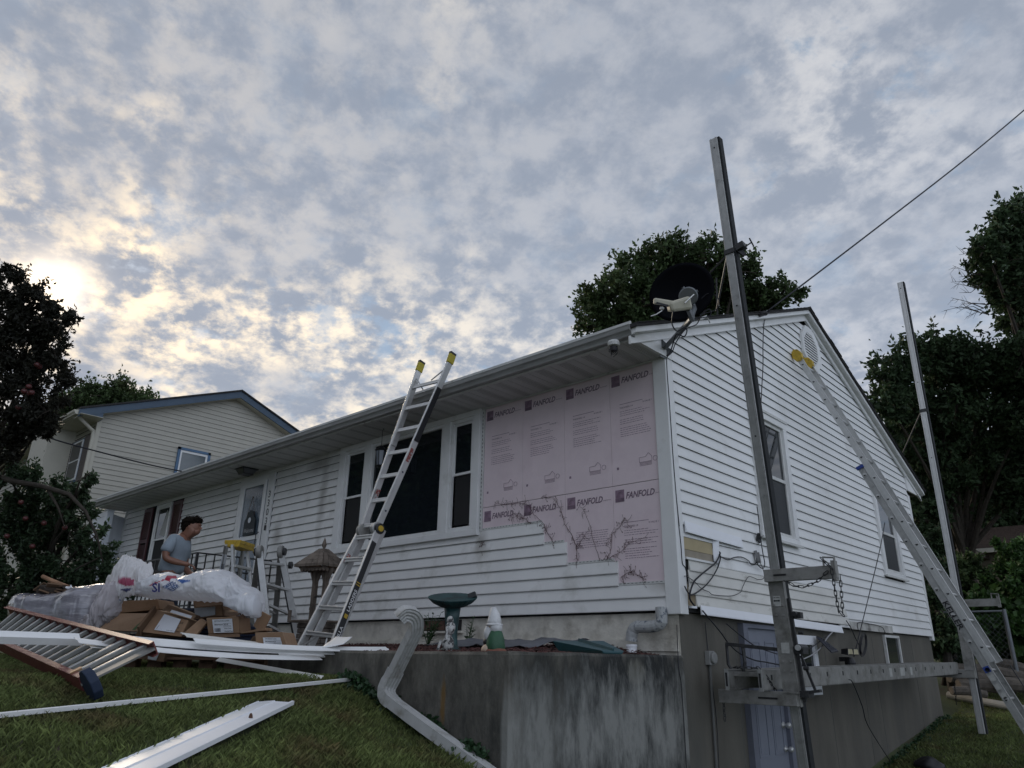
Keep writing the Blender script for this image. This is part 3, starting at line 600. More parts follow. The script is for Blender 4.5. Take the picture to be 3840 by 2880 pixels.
for k in range(7): a = random.uniform(0, 6.28); b.tube([p+V((.03*math.cos(a), .03*math.sin(a), -.04)), p+V((.05*math.cos(a), .05*math.sin(a), -.09)), p+V((.03*math.cos(a+1), .03*math.sin(a+1), -.13))], .003, 4)
b.build('socket', black, cam_l)
# basement door and windows
bd = thing('basement_door', 'blue grey six panel basement door behind the scaffold pole', 'door', (0, 1.6, -2.2))
dmat = mat('blue_grey_paint', (.20, .215, .26), .5, var=.08, vs=3); dmd = mat('blue_grey_jamb', (.15, .16, .20), .6, var=.15)
MB().box(-.03, -.005, 1.24, 1.97, -2.2, -.10).build('panel', dmat, bd)
for y0, y1 in ((1.31, 1.54), (1.66, 1.89)):
    for z0, z1 in ((-.55, -.22), (-1.28, -.68), (-2.05, -1.5)):
        b = MB()
        for a in ((y0, y1, z0, z0+.015), (y0, y1, z1-.015, z1), (y0, y0+.015, z0+.015, z1-.015), (y1-.015, y1, z0+.015, z1-.015)): b.box(-.006, .002, a[0], a[1], a[2], a[3])
        b.box(-.006, -.001, y0+.04, y1-.04, z0+.04, z1-.04); b.build('moulding', dmat, bd)
b = MB(); b.box(-.03, .03, 1.14, 1.24, -2.2, -.06); b.box(-.03, .035, 1.97, 2.20, -2.2, -.06); b.box(-.03, .03, 1.24, 1.97, -.10, -.06); b.build('frame', dmd, bd)
for zz, r_ in ((-1.02, .028), (-1.24, .026)):
    b = MB(); Mx = Matrix(((0, 0, 1), (0, 1, 0), (-1, 0, 0))); b.lathe((-.005, 1.90, zz), [(r_+.006, 0), (r_+.004, .012), (r_*.6, .02), (r_*.6, .04), (r_, .05), (r_, .075), (r_*.6, .085)], 16, M=Mx); b.build('knob', alum_b, bd, smooth=True)
def bwin(y0, y1, z0, z1, m, lab, loc):
    t = thing('basement_window', lab, 'window', loc); b = MB(); fr = .10 if y1-y0 > .45 and m is siding_new else .035
    for a in ((y0, y1, z0, z0+fr), (y0, y1, z1-fr, z1), (y0, y0+fr, z0+fr, z1-fr), (y1-fr, y1, z0+fr, z1-fr)): b.box(-.028, .012, a[0], a[1], a[2], a[3])
    b.build('frame', m, t, bev=.003); MB().box(-.028, -.012, y0+fr, y1-fr, z0+fr, z1-fr).build('pane', glass, t); return t
bwin(2.42, 3.03, -.76, -.13, siding_new, 'small bright white framed basement window left of the floodlight', (0, 2.7, -.7))
bwin(5.56, 6.22, -.46, -.04, trim_old, 'small dark basement window near the back corner of the foundation', (0, 5.9, -.4))
# ------------------------------------------------------------------ retaining wall and bed
ZW = -.375; rw = thing('retaining_wall', 'stained poured concrete retaining wall round the raised mulch bed', 'wall', (-.1, -2.2, -1.2))
def rough_wall(a, b_, th, z0, z1, name):
    bm = MB(); n = 60; a = V(a); b_ = V(b_); d = (b_-a); nrm = V((d.y, -d.x, 0)).normalized(); cols = []
    for i in range(n+1):
        p = a+d*(i/n); zt = z1+.006*noise.noise(Vector((p.x*3, p.y*3, 1)))
        o = .008*noise.noise(Vector((p.x*4, p.y*4, 2)))
        cols.append([p+nrm*o+V((0, 0, z0)), p+nrm*o+V((0, 0, zt-.02)), p-nrm*.012+V((0, 0, zt)), p-nrm*th+V((0, 0, zt)), p-nrm*th+V((0, 0, z0))])
    vs = [q for c_ in cols for q in c_]; fs = [(i*5+j, (i+1)*5+j, (i+1)*5+j+1, i*5+j+1) for i in range(n) for j in range(4)]+[(0, 1, 2, 3, 4), tuple(n*5+j for j in (4, 3, 2, 1, 0))]
    bm.add(vs, fs); return bm.build(name, conc, rw)
rough_wall((-4.2, -2.25, 0), (-.002, -2.25, 0), .2, -1.6, ZW, 'front_wall')
rough_wall((0, -2.246, 0), (0, -.0, 0), .2, -2.6, ZW+.002, 'side_wall')
def bed():
    b = MB(); xs = np.linspace(-5.4, -.19, 50); ys = np.linspace(-2.06, .03, 26)
    f = lambda x, y: ZW-.02 + .10*max(0, (y+2.0)/2.0)**1.3*(1 if x < -.8 else max(0, 1-(x+.8)/.6)*.9+.1) + .012*noise.noise(Vector((x*5, y*5, 0)))
    vs = [(x, y, f(x, y)) for y in ys for x in xs]; n = 50
    b.add(vs, [(j*n+i, j*n+i+1, (j+1)*n+i+1, (j+1)*n+i) for j in range(25) for i in range(n-1)])
    b.build('soil', mat('dark_soil', (.05, .028, .022), .95, var=.4, vs=20, bump=.5), kind='structure')
    n = 9000; x = rng.uniform(-5.3, -.2, n); y = rng.uniform(-2.05, -.05, n); z = np.array([f(a, c) for a, c in zip(x, y)])+rng.uniform(0, .022, n)
    an = rng.uniform(0, np.pi, n); l = rng.uniform(.02, .055, n); ww = rng.uniform(.004, .012, n); tl = rng.uniform(-.6, .6, n)
    ux, uy, uz = np.cos(an)*l, np.sin(an)*l, tl*l*.5; vx, vy_ = -np.sin(an)*ww, np.cos(an)*ww; o = np.stack([x, y, z], 1); U = np.stack([ux, uy, uz], 1)/2; W = np.stack([vx, vy_, rng.uniform(-.5, .5, n)*ww], 1)/2; T = np.array([0, 0, .006])
    P = np.stack([o-U-W, o+U-W*.6, o+U+W*.6, o-U+W, o+T], 1).reshape(-1, 3); i = np.arange(n)[:, None]*5
    F = np.concatenate([i+np.array([[0, 1, 4]]), i+np.array([[1, 2, 4]]), i+np.array([[2, 3, 4]]), i+np.array([[3, 0, 4]])])
    tag(npmesh('mulch', P, F, mat('red_mulch', (.085, .033, .028), .9, var=.3, island=.6), kind='stuff'), 'reddish brown wood mulch filling the raised bed', 'mulch')
    return f
bedz = bed()
# ------------------------------------------------------------------ rainwater outlet, meter, cables on the corner
SD = {}
def ribbed(path, w, h, m, name, parent, ribs=5, n_per=1, up=(0, 0, 1), crinkle=None):
    # corrugated rectangular pipe following a path
    pr = []
    for i in range(ribs*4+1):
        t = i/(ribs*4); pr.append((-w/2+w*t, h/2-(.006 if i % 4 in (1, 2) else 0)))
    pr += [(w/2, h/2-.0), (w/2-.0, -h/2)] + [(w/2-w*i/(ribs*4), -h/2+(.006 if i % 4 in (1, 2) else 0)) for i in range(ribs*4+1)] + [(-w/2, -h/2)]
    path = [V(p) for p in path]; vs = []; k = len(path); sd = V(up)
    for i, p in enumerate(path):
        d = (path[min(i+1, k-1)]-path[max(i-1, 0)]).normalized(); sd = (sd-d*sd.dot(d)).normalized(); u = sd; s_ = d.cross(u); sc_ = 1+(.035 if crinkle and i in crinkle and i % 2 else 0)
        vs += [p+s_*a*sc_+u*c_*sc_ for a, c_ in pr]
    SD['last'] = V(sd); n = len(pr); b = MB(); fs = [(i*n+j, i*n+(j+1) % n, (i+1)*n+(j+1) % n, (i+1)*n+j) for i in range(k-1) for j in range(n)]
    vi = [p+(q-p)*.93 for p, q in zip([path[0]]*n, vs[:n])]
    b.add(vs+vi, fs+[tuple((k-1)*n+j for j in range(n))]+[(j, (j+1) % n, k*n+(j+1) % n, k*n+j) for j in range(n)])
    b.add([q+(path[1]-path[0])*.5 for q in vi], [tuple(range(n-1, -1, -1))], 1)
    return b.build(name, [m, dark], parent)
def arc(p0, p1, p2, n=8):   # quadratic
    p0, p1, p2 = V(p0), V(p1), V(p2); return [p0*(1-t)**2+p1*2*t*(1-t)+p2*t*t for t in (i/n for i in range(n+1))]
oldpipe = mat('crazed_white_paint', (.42, .43, .43), .6, var=.2, vs=30, col2=(.08, .10, .13), mixs=30, mixt=(.52, .62), stretch=(1, 1, .6))
el = thing('downspout_elbow', 'cracked white elbow pipe curving down into a short white pipe at the house corner', 'pipe', (-.3, -.1, -.3))
e0 = ay_(1428, 1312, -.09); e1 = ay_(1430, 1350, -.10); e2 = ay_(1395, 1355, -.10); e3 = ay_(1368, 1352, -.10); e4 = ay_(1364, 1385, -.10)
pt = [e0, e0*.6+e1*.4]+arc(e0*.3+e1*.7, e1+V((0, 0, -.01)), e2*.8+e1*.2, 7)+arc(e2*.6+e3*.4, e3+V((-.02, 0, .01)), e4, 7)
b = MB(); b.tube(pt, [.052*(1+.05*(i % 2)) for i in range(len(pt))], 14); b.build('elbow', oldpipe, el)
b = MB(); b.lathe((e4.x, e4.y, -.42), [(.047, 0), (.047, .11), (.053, .115), (.053, .135)], 18); b.build('pipe', siding_new, el, smooth=False)
mt = thing('outlet_box', 'small round grey outlet box with conduit running down the foundation left of the basement door', 'box', (0, .5, -.4))
b = MB(); Mx = Matrix(((0, 0, 1), (0, 1, 0), (-1, 0, 0))); b.box(-.03, .02, .43, .53, -.45, -.33); b.lathe((.02, .49, -.39), [(.052, 0), (.052, .02), (.04, .025)], 18, M=Mx); b.build('cover', mat('box_grey', (.26, .26, .25), .6), mt, bev=.004)
b = MB(); b.tube([(-.01, .48, -.45), (-.01, .46, -1.3), (-.012, .45, -2.4)], .012, 8); b.build('conduit', mat('conduit_grey', (.13, .13, .125), .6), mt)
def wire(name, label, pts, r=.005, m=cable, cat='cable', sub=3, parent=None, group=None):
    p = [V(q) for q in pts]; out = []
    for i in range(len(p)-1):       # catmull-rom
        a, b_, c_, d_ = p[max(i-1, 0)], p[i], p[i+1], p[min(i+2, len(p)-1)]
        for j in range(sub*2):
            t = j/(sub*2); out.append(.5*((2*b_)+(c_-a)*t+(2*a-5*b_+4*c_-d_)*t*t+(3*b_-a-3*c_+d_)*t**3))
    out.append(p[-1]); b = MB(); b.tube(out, r, 5); o = b.build(name, m, parent, smooth=True)
    if label: tag(o, label, cat, group)
    return o
def L2(x, y): return (172.8+x*.2083, 1180.9+y*.2083)     # photo crop -> frame units
def rb(a, c): return ((2450+a/3.318)/K, (1900+c/3.318)/K)
def W(pts, X): return [ax_(*rb(a, c), x if isinstance(X, (list, tuple)) else X) for (a, c), x in zip(pts, X if isinstance(X, (list, tuple)) else [0]*len(pts))]
wire('service_cable', 'thick black cable looping on the low corner siding from a hole to the bottom edge', W([(815, 560), (830, 590), (780, 690), (700, 760), (600, 840), (510, 930), (460, 1060), (455, 1150), (510, 1230)], [.03, .05, .07, .08, .08, .08, .07, .06, .05]), .0085)
wire('service_cable', 'second black loop hanging from the siding hole inside the larger loop', W([(820, 590), (835, 640), (800, 760), (720, 900), (620, 1010), (520, 1080), (460, 1095), (420, 1050), (390, 990)], .06), .0065)
wire('service_cable', 'black cable running along the siding from the hole to the wall clamp under the window', W([(830, 620), (930, 660), (1010, 630), (1100, 628), (1180, 670), (1215, 715), (1260, 720), (1285, 680), (1285, 620)], .035), .0055)
wire('service_cable', 'long thin wire wandering across the low cream courses of the gable', W([(385, 865), (420, 870), (520, 940), (600, 1020), (690, 1060), (740, 1095), (900, 1110), (1000, 1105), (1090, 1060), (1110, 1000), (1180, 875), (1250, 885), (1300, 905), (1360, 900), (1380, 850), (1350, 740), (1300, 660)], .045), .0035)
wire('service_cable', 'black cable dropping beside the gable window and hooking back up at the clamp', W([(1290, 0), (1310, 150), (1330, 360), (1360, 560), (1385, 700), (1370, 765), (1330, 755), (1290, 700), (1285, 640)], .055), .0055)
wire('service_cable', 'thin black wire running down the edge of the corner trim', W([(300, 0), (318, 230), (345, 480), (362, 700), (400, 760), (430, 900), (440, 1000)], .03), .004)
r4 = lambda a, c: ((2400+a/1.659)/K, (1100+c/1.659)/K)
def W4(pts, X): return [ax_(*r4(a, c), X) for a, c in pts]
wire('service_cable', 'black cable falling down the gable from the rake to the window head', W4([(785, 130), (770, 200), (765, 330), (765, 450), (757, 600), (750, 740)], .06), .006)
wire('service_cable', 'thin black wire down the siding edge above the foam corner', W4([(165, 390), (170, 500), (185, 700), (205, 1000), (225, 1250), (245, 1450)], .03), .004)
r5 = lambda a, c: ((2700+a/2.44)/K, (2200+c/2.44)/K)
def W5(pts, X): return [ax_(*r5(a, c), X) for a, c in pts]
wire('service_cable', 'heavy cable pair sagging from under the siding across the basement door', W5([(-160, 220), (0, 410), (80, 520), (180, 610), (310, 670), (420, 690), (520, 710), (620, 730)], .10), .007)
wire('service_cable', 'upper black cable sagging across the top of the basement door', W5([(60, 340), (180, 440), (300, 530), (400, 575), (520, 615)], .09), .006)
wire('service_cable', 'pale grey cable looping from the siding edge behind the scaffold pole', W5([(1030, 415), (980, 470), (930, 550), (850, 620), (740, 672)], .09), .007, wcable)
wire('service_cable', 'dark cable looping beside the pale one to the scaffold pole', W5([(1025, 420), (950, 470), (860, 540), (740, 600)], .08), .006)
wire('service_cable', 'thin cord hanging from the walkboard to the ground', [ax_(*r5(1180, 850), .72), ax_(*r5(1215, 880), .72), ax_(*r5(1300, 1090), .70), ax_(*r5(1340, 1240), .68), ax_(*r5(1430, 1400), .6), ax_(*r5(1560, 1600), .5)], .005)
wire('service_cable', 'black cable draped along the bottom white board to the rear', W5([(1155, 310), (1200, 380), (1240, 470), (1280, 540)], .06)+W5([(1300, 520)], .07), .006)
wire('service_cable', 'black cable stapled along the bottom of the gable siding', W5([(1265, 400), (1265, 330), (1370, 340), (1480, 370), (1510, 420)], .05), .005)
wire('service_cable', 'straight black cord running up from the floodlight past the rear gable window', [ax_(*r5(1225, 640), .12), ax_(3293/K, 2090/K, .30), ax_(3318/K, 1960/K, .34)], .006)
for q in range(3):
    c0 = ax_(*r5(1310, 530), .09+.01*q); wire('cable_coil', ['outer loop of black cable hung in a coil above the floodlight', 'middle loop of black cable hung in a coil above the floodlight', 'inner loop of black cable hung in a coil above the floodlight'][q],
        [c0+V((.01*math.sin(t), (.17-.03*q)*math.cos(t), (.13-.02*q)*math.sin(t)+.06*math.cos(t))) for t in np.linspace(0, 6.3, 14)], .005)
wire('vertical_crack_wire', 'thin black wire running down the seam where the retaining wall meets the foundation', [ax_(1462, 1350, .01), ax_(1466, 1440, .015), ax_(1472, 1480, .012), ax_(1478, 1570, .012), ax_(1484, 1680, .012)], .0035)
wire('foundation_wire', 'thin wire hanging down the foundation beside the outlet box', [(-.01, .45, -.08), (-.01, .47, -.4), (-.008, .52, -.9), (-.008, .5, -1.4), (-.005, .53, -2.2)], .0035)
# floodlight, panel
fl = thing('floodlight', 'black twin headed security floodlight with pale lenses on the foundation', 'light', tuple(ax_(*r5(1185, 600), .05)))
c0 = ax_(*r5(1180, 600), .13)
for s in (-1, 1):
    b = MB(); q = c0+V((0, .095*s, .0)); b.hexa([q+V((-.04, -.07, -.02)), q+V((-.04, .07, -.02)), q+V((-.04, .05, .035)), q+V((-.04, -.05, .035))], [q+V((.05, -.09, -.035)), q+V((.05, .09, -.035)), q+V((.05, .07, .045)), q+V((.05, -.07, .045))]); h_ = b.build('lamp_head', black, fl, bev=.006)
    b = MB(); b.hexa([q+V((.05, -.075, -.025)), q+V((.05, .075, -.025)), q+V((.05, .06, .035)), q+V((.05, -.06, .035))], [q+V((.055, -.07, -.022)), q+V((.055, .07, -.022)), q+V((.055, .055, .032)), q+V((.055, -.055, .032))]); b.build('lens', mat('cream_lens', (.5, .45, .30), .3), h_)
b = MB(); b.lathe(c0+V((0, .0, -.26)), [(.015, 0), (.055, .04), (.065, .14), (.04, .2)], 14); b.bar(c0+V((-.12, 0, -.08)), c0+V((0, 0, -.08)), .05, .05); b.build('sensor', black, fl, smooth=False)
b = MB(); b.bar(c0+V((0, .1, -.25)), c0+V((0, .26, -.22)), .02, .03); b.bar(c0+V((0, .2, -.23)), c0+V((.02, .27, -.17)), .015, .02); b.bar(c0+V((0, .2, -.23)), c0+V((.02, .24, -.28)), .015, .02); b.build('bracket', black, fl)
sp_ = MB(); a0, a1, a2, a3 = ax_(*r5(880, 465), .05), ax_(*r5(945, 490), .05), ax_(*r5(1085, 600), .22), ax_(*r5(1020, 610), .22)
sp_.hexa([a0, a1, a2, a3], [p+V((.0, 0, .02)) for p in (a0, a1, a2, a3)]); tag(sp_.build('solar_panel', mat('dark_panel', (.03, .032, .045), .25), None, bev=.004), 'thin dark solar panel tilted out from the foundation left of the floodlight', 'panel')
# plug and clamp on siding
b = MB(); p = ax_(*rb(1300, 400), .03); 
for k in range(5): b.bar(p+V((0, random.uniform(-.04, .04), random.uniform(-.05, .05))), p+V((.02, random.uniform(-.05, .05), random.uniform(-.06, .06))), .02, .02)
tag(b.build('cable_clamp', steel, None), 'twisted dark cable clamp on the siding below the near gable window', 'clamp')
b = MB(); p = ax_(*rb(1275, 620), .03); b.bar(p+V((0, 0, .06)), p+V((.02, .01, -.05)), .05, .03); b.bar(p+V((.02, 0, .04)), p+V((.03, 0, -.07)), .02, .04)
tag(b.build('cable_clamp', mat('grey_steel', (.2, .2, .2), .5, metal=.5), None), 'grey cable clamp screwed low on the gable siding', 'clamp')
# ------------------------------------------------------------------ scaffold poles (pump jacks)
def pole(top, bot, name, label, tone):
    top, bot = V(top), V(bot); t = thing(name, label, 'scaffold pole', tuple(bot)); s = .088
    b = MB(); b.bar(bot, top, s, s, up=(1, 0, 0)); b.build('pole_tube', alum_b if tone else alum, t, bev=.004)
    d = (top-bot).normalized()
    MB().bar(bot+V((s/2+.010, .006, 0)), top+V((s/2+.010, .006, 0)), .078, .020, up=(1, 0, 0)).build('rubber_strip', rubber, t)
    for sx in (-1, 1): MB().bar(bot+V((sx*.026, -s/2-.002, 0)), top+V((sx*.026, -s/2-.002, 0)), .004, .006, up=(1, 0, 0)).build('rib', alum, t)
    for zz in (.12, 1.9, 3.2): MB().bar(top-d*zz+V((0, -s/2-.004, 0)), top-d*zz+V((0, -s/2+.001, 0)), .014, .014).build('bolt_hole', dark, t)
    return t
P1t, P1b = V((.75, .02, 4.72)), V((.75, .60, -2.0)); P2t, P2b = V((.75, 6.98, 5.86)), V((.75, 6.72, -1.32))
pole(P1t, P1b, 'scaffold_pole', 'tall square aluminium scaffold pole nearest the house corner with a black rubber face', 0)
pole(P2t, P2b, 'scaffold_pole', 'second aluminium scaffold pole standing at the rear end of the gable', 1)
def on(P0, P1, z): t = (z-P0.z)/(P1.z-P0.z); return P0+(P1-P0)*t
def brace(q, name, label, tgt, far):
    t = thing(name, label, 'brace', tuple(q)); b = MB()
    for y in (-.052, .058): b.bar(q+V((-.05, y, 0)), q+V((.06, y, 0)), .006, .05)
    b.bar(q+V((-.05, -.05, 0)), q+V((-.05, .056, 0)), .006, .05); b.bar(q+V((.056, -.05, 0)), q+V((.056, .056, 0)), .006, .05); b.build('band', steel, t)
    if far:
        b = MB(); b.bar(q+V((.06, .0, .02)), q+V((.15, .0, .04)), .08, .07); b.bar(q+V((.08, .0, .0)), q+V((.13, .02, -.06)), .03, .04); b.build('clamp', steel, t, bev=.003)
        b = MB(); b.tube([q+V((.10, .0, .0)), q+V((.21, .02, .05))], .007, 6); b.tube([q+V((.21, -.02, .08)), q+V((.215, .05, .02))], .008, 6); b.build('screw_handle', steel, t)
    for tg in tgt: MB().tube([q+V((-.04, 0, .0)), tg], .011, 6).build('strut', steel, t)
    return t
q1 = on(P1t, P1b, ax_(1577, 545, .75).z); brace(q1, 'pole_brace', 'black steel roof brace clamped round the nearest scaffold pole above the roof', [V((.1, 1.05, 3.32)), V((-.35, .55, 3.1))], True)
q2 = on(P2t, P2b, ax_(2006, 897, .75).z); brace(q2, 'pole_brace', 'small black brace band round the rear scaffold pole', [V((.1, 7.7, 2.98))], False)
def jack(Pt, Pb, zl, zu, label, near):
    t = thing('pump_jack', label, 'pump jack', tuple(on(Pt, Pb, zl))); a, c = on(Pt, Pb, zl-.06), on(Pt, Pb, zu+.03); s = .062
    m = alum_d; d = (c-a).normalized()
    # upright channel carrying both arms, on the near side of the pole
    b = MB(); b.bar(a+V((0, -s, 0)), c+V((0, -s, 0)), .006, .125, up=(1, 0, 0)); b.bar(a+V((.064, -.045, 0)), c+V((.064, -.045, 0)), .05, .006, up=(1, 0, 0)); b.bar(a+V((-.064, -.045, 0)), c+V((-.064, -.045, 0)), .05, .006, up=(1, 0, 0)); b.build('upright', m, t, bev=.002)
    for zz in (.18, .24, .55, .62):
        for sx in (-.035, .03): MB().lathe(on(Pt, Pb, zl+zz*1.2)+V((sx, -s-.003, 0)), [(.011, 0), (.009, .008)], 8, M=Matrix(((1, 0, 0), (0, 0, -1), (0, 1, 0)))).build('bolt', m, t)
    # lower arm toward the wall, upper arm away from it
    l0 = on(Pt, Pb, zl)+V((.06, -s-.03, 0)); l1 = l0+V((-.70, 0, 0)); b = MB(); b.bar(l0, l1, .055, .11, up=(0, 0, 1)); b.build('lower_arm', m, t, bev=.004)
    MB().bar(l0+V((-.16, -.031, 0)), l0+V((-.33, -.031, 0)), .006, .014).build('slot', dark, t); MB().bar(l0+V((.012, -.002, .05)), l0+V((-.10, -.002, .05)), .066, .012).build('bracket', m, t)
    u0 = on(Pt, Pb, zu)+V((-.075, -s-.03, 0)); u1 = u0+V((.62, 0, 0)); b = MB(); b.bar(u0, u1, .055, .105); b.build('upper_arm', m, t, bev=.004)
    MB().bar(u0+V((.09, -.031, 0)), u0+V((.20, -.031, 0)), .006, .014).build('slot', dark, t)
    b = MB(); b.bar(u1+V((-.02, 0, -.07)), u1+V((-.02, 0, .09)), .07, .03, up=(1, 0, 0)); b.tube([u1+V((-.09, -.035, .05)), u1+V((-.09, -.035, .12)), u1+V((-.0, -.035, .11)), u1+V((.0, -.035, -.02))], .010, 6); b.build('end_hook', m, t)
    if near:
        # foot pump, yokes and rollers on the rubber side
        b = MB(); g = on(Pt, Pb, zl+.66); b.bar(g+V((.05, .0, 0)), g+V((.16, .0, .0)), .06, .05); b.build('yoke', steel, t); MB().tube([g+V((.12, -.07, .01)), g+V((.12, .07, .01))], .022, 10).build('roller', steel, t)
        b = MB(); g = on(Pt, Pb, zl+.38); b.bar(g+V((.05, .0, .0)), g+V((.15, .0, 0)), .11, .06); b.tube([g+V((.12, -.08, .02)), g+V((.12, .07, .02))], .03, 12); b.build('pump_housing', steel, t, bev=.004); MB().tube([g+V((.12, -.095, .02)), g+V((.12, -.07, .02))], .024, 10).build('shaft_end', alum_b, t)
        MB().bar(on(Pt, Pb, zl-.02)+V((.095, -.03, 0)), on(Pt, Pb, zl+.80)+V((.080, -.03, 0)), .03, .022, up=(1, 0, 0)).build('pump_rod', steel, t)
        b = MB(); b.bar(on(Pt, Pb, zl+.34)+V((.11, -.02, .0)), on(Pt, Pb, zl+.06)+V((.19, -.02, 0)), .014, .02, up=(1, 0, 0)); b.bar(on(Pt, Pb, zl+.05)+V((.10, -.02, .0)), on(Pt, Pb, zl+.05)+V((.23, -.02, .02)), .05, .022); b.build('pedal', steel, t)
        b = MB(); g = on(Pt, Pb, zl+.04); b.bar(g+V((.04, .0, .0)), g+V((.14, .0, .0)), .12, .05); b.build('yoke', steel, t)
        for zz in (.24, .52): MB().tube([on(Pt, Pb, zl+zz)+V((.13, -.05, 0)), on(Pt, Pb, zl+zz)+V((.17, -.05, 0))], .016, 8).build('pin', steel, t)
        b = MB(); g = on(Pt, Pb, zl+.38)+V((-.03, 0, 0)); h_ = g+V((-.52, -.03, .05)); b.bar(g, h_, .05, .03); b.tube([h_+V((.0, 0, .0)), h_+V((.0, 0, -.17)), h_+V((.05, 0, -.25)), h_+V((.13, 0, -.25)), h_+V((.16, 0, -.15)), h_+V((.15, 0, 0))], .014, 6); b.build('foot_stirrup', steel, t)
    else:
        b = MB(); g = on(Pt, Pb, zl+.02); b.bar(g+V((-.05, .06, .0)), g+V((.05, .06, 0)), .07, .05); b.build('yoke', steel, t)
    # stickers
    st_ = on(Pt, Pb, zl+.78)+V((-.01, -s-.005, 0)); MB().bar(st_+V((0, 0, -.045)), st_+V((0, 0, .045)), .003, .065, up=(1, 0, 0)).build('sticker', mat('sticker_white', (.42, .42, .40), .6, var=.2, vs=30), t)
    if near:
        text('TIE HERE', st_+V((-.028, -.002, .022)), TX, TZ, .014, black, t, bold=.01); MB().bar(st_+V((-.026, -.0035, 0)), st_+V((.026, -.0035, 0)), .001, .01).build('arrow_print', black, t)
        b = MB()
        for sg in (-1, 1): b.prism([st_+V((sg*.030, -.0036, 0)), st_+V((sg*.016, -.0036, .011)), st_+V((sg*.016, -.0036, -.011))], (0, -.001, 0))
        b.build('arrow_print', black, t, kind='stuff')
        st2 = on(Pt, Pb, zl+.40)+V((.005, -s-.005, 0)); MB().bar(st2+V((0, 0, -.045)), st2+V((0, 0, .045)), .003, .07, up=(1, 0, 0)).build('sticker', MAT['sticker_white'], t)
    return u0, u1, l0, l1
Z1 = ax_(1700, 1492, .75).z-.065; u0, u1, l0, l1 = jack(P1t, P1b, Z1, ax_(1668, 1243, .75).z, 'weathered aluminium pump jack on the nearest scaffold pole', True)
Z2 = ax_(2105, 1452, .75).z+.04; u0b, u1b, l0b, l1b = jack(P2t, P2b, Z2-.06, ax_(2120, 1312, .75).z-.03, 'aluminium pump jack on the rear scaffold pole', False)
link = MB(); link.tube([(.0105*math.cos(t), 0, .021*math.sin(t)+(.008 if math.sin(t) > 0 else -.008)) for t in np.linspace(0, 2*math.pi, 9)[:-1]], .0036, 5, closed=True)
lko = link.build('chain_link', steel, None, smooth=True); lkm = lko.data; bpy.data.objects.remove(lko)
def chain(pts, label, step=.042):
    pts = [V(p) for p in pts]; t = thing('chain', label, 'chain', tuple(pts[0])); i = 0; acc = 0; seg = 0; k = 0
    while seg < len(pts)-1:
        d = pts[seg+1]-pts[seg]; l = d.length
        while acc < l:
            p = pts[seg]+d*(acc/l); Mx = Matrix.Translation(p) @ d.to_track_quat('Z', 'Y').to_matrix().to_4x4() @ Matrix.Rotation((k % 2)*math.pi/2+.4, 4, 'Z')
            child(lkm, 'chain_link', Mx, t); k += 1; acc += step
        acc -= l; seg += 1
    return t
chain([u0+V((.2, -.03, -.06)), u0+V((.27, -.03, -.10)), u0+V((.35, -.03, -.11)), u0+V((.46, -.03, -.07)), u1+V((-.07, -.04, -.0))], 'sagging chain slung under the upper arm of the near pump jack')
chain([u1+V((-.09, -.045, .10)), u1+V((-.03, -.045, .03)), u1+V((-.02, -.04, -.3)), u1+V((.01, -.04, -.34)), u1+V((.03, -.04, -.05))], 'doubled chain hanging from the end of the upper arm')
chain([l1+V((.03, .0, -.06)), l1+V((.03, .0, -.20))], 'short chain hanging below the inner end of the lower arm', .04)
# walkboards
def plank(y0, y1, x0, x1, z, label, dz=0.):
    t = thing('walkboard', label, 'plank', ((x0+x1)/2, (y0+y1)/2, z)); h = .15; b = MB()
    def ch(x, s):
        b = MB(); b.box(x-.004, x+.004, y0, y1, z, z+h); b.box(min(x, x-s*.03), max(x, x-s*.03), y0, y1, z+h, z+h+.006); b.box(min(x, x-s*.03), max(x, x-s*.03), y0, y1, z-.006, z); b.build('side_channel', alum_d, t, bev=.002)
    ch(x0, -1); ch(x1, 1)
    for k in range(16): y = y0+.12+k*.42; MB().box(x0+.005, x1-.005, y, y+.06, z+.10, z+.135).build('cross_bar', alum_d, t)
    MB().box(x0+.03, x1-.03, y0+.30, y1, z+.136, z+.148).build('deck', alum_d, t)
    for k in range(15): MB().box(x1+.004, x1+.0055, y0+.2+k*.42, y0+.228+k*.42, z+.075, z+.115).build('bolt_hole', dark, t)
    for x in (x0, x1):
        b = MB(); b.box(x-.016, x+.016, y0-.004, y0+.012, z-.01, z+h+.01, 0); b.box(x-.009, x+.009, y0-.006, y0-.003, z+.02, z+h-.02, 1); b.build('end_cap', [alum, dark], t, bev=0)
    for yy, ww in ((3.55, .09), (3.95, .16), (4.35, .08)): MB().box(x1+.004, x1+.0052, yy, yy+ww, z+.03, z+.12).build('sticker', MAT['sticker_white'], t)
    for o in t.children:
        if o.type == 'MESH' and not o.data.get('tilted'):
            o.data['tilted'] = 1
            for v_ in o.data.vertices: v_.co.z += dz*(v_.co.y-y0)/(y1-y0)
    return t
zp = Z1+.065
zq = ax_(2075, 1431, .604).z-.156
plank(P1b.y-.42, P2b.y-.02, .30, .60, zp, 'long hollow aluminium walkboard spanning the two pump jacks along the gable', dz=(zq-zp)*1.04)
chain([V((.32, .30, zp+.17)), V((.45, .2, zp+.17)), V((.56, .25, zp+.17)), V((.605, .3, zp+.1)), V((.61, .45, zp-.02))], 'slack chain lying over the near end of the walkboard')
chain([V((.5, 6.8, Z2-.12)), V((.42, 7.0, Z2-.5))], 'chain hanging from the rear pump jack beside the foundation', .045)
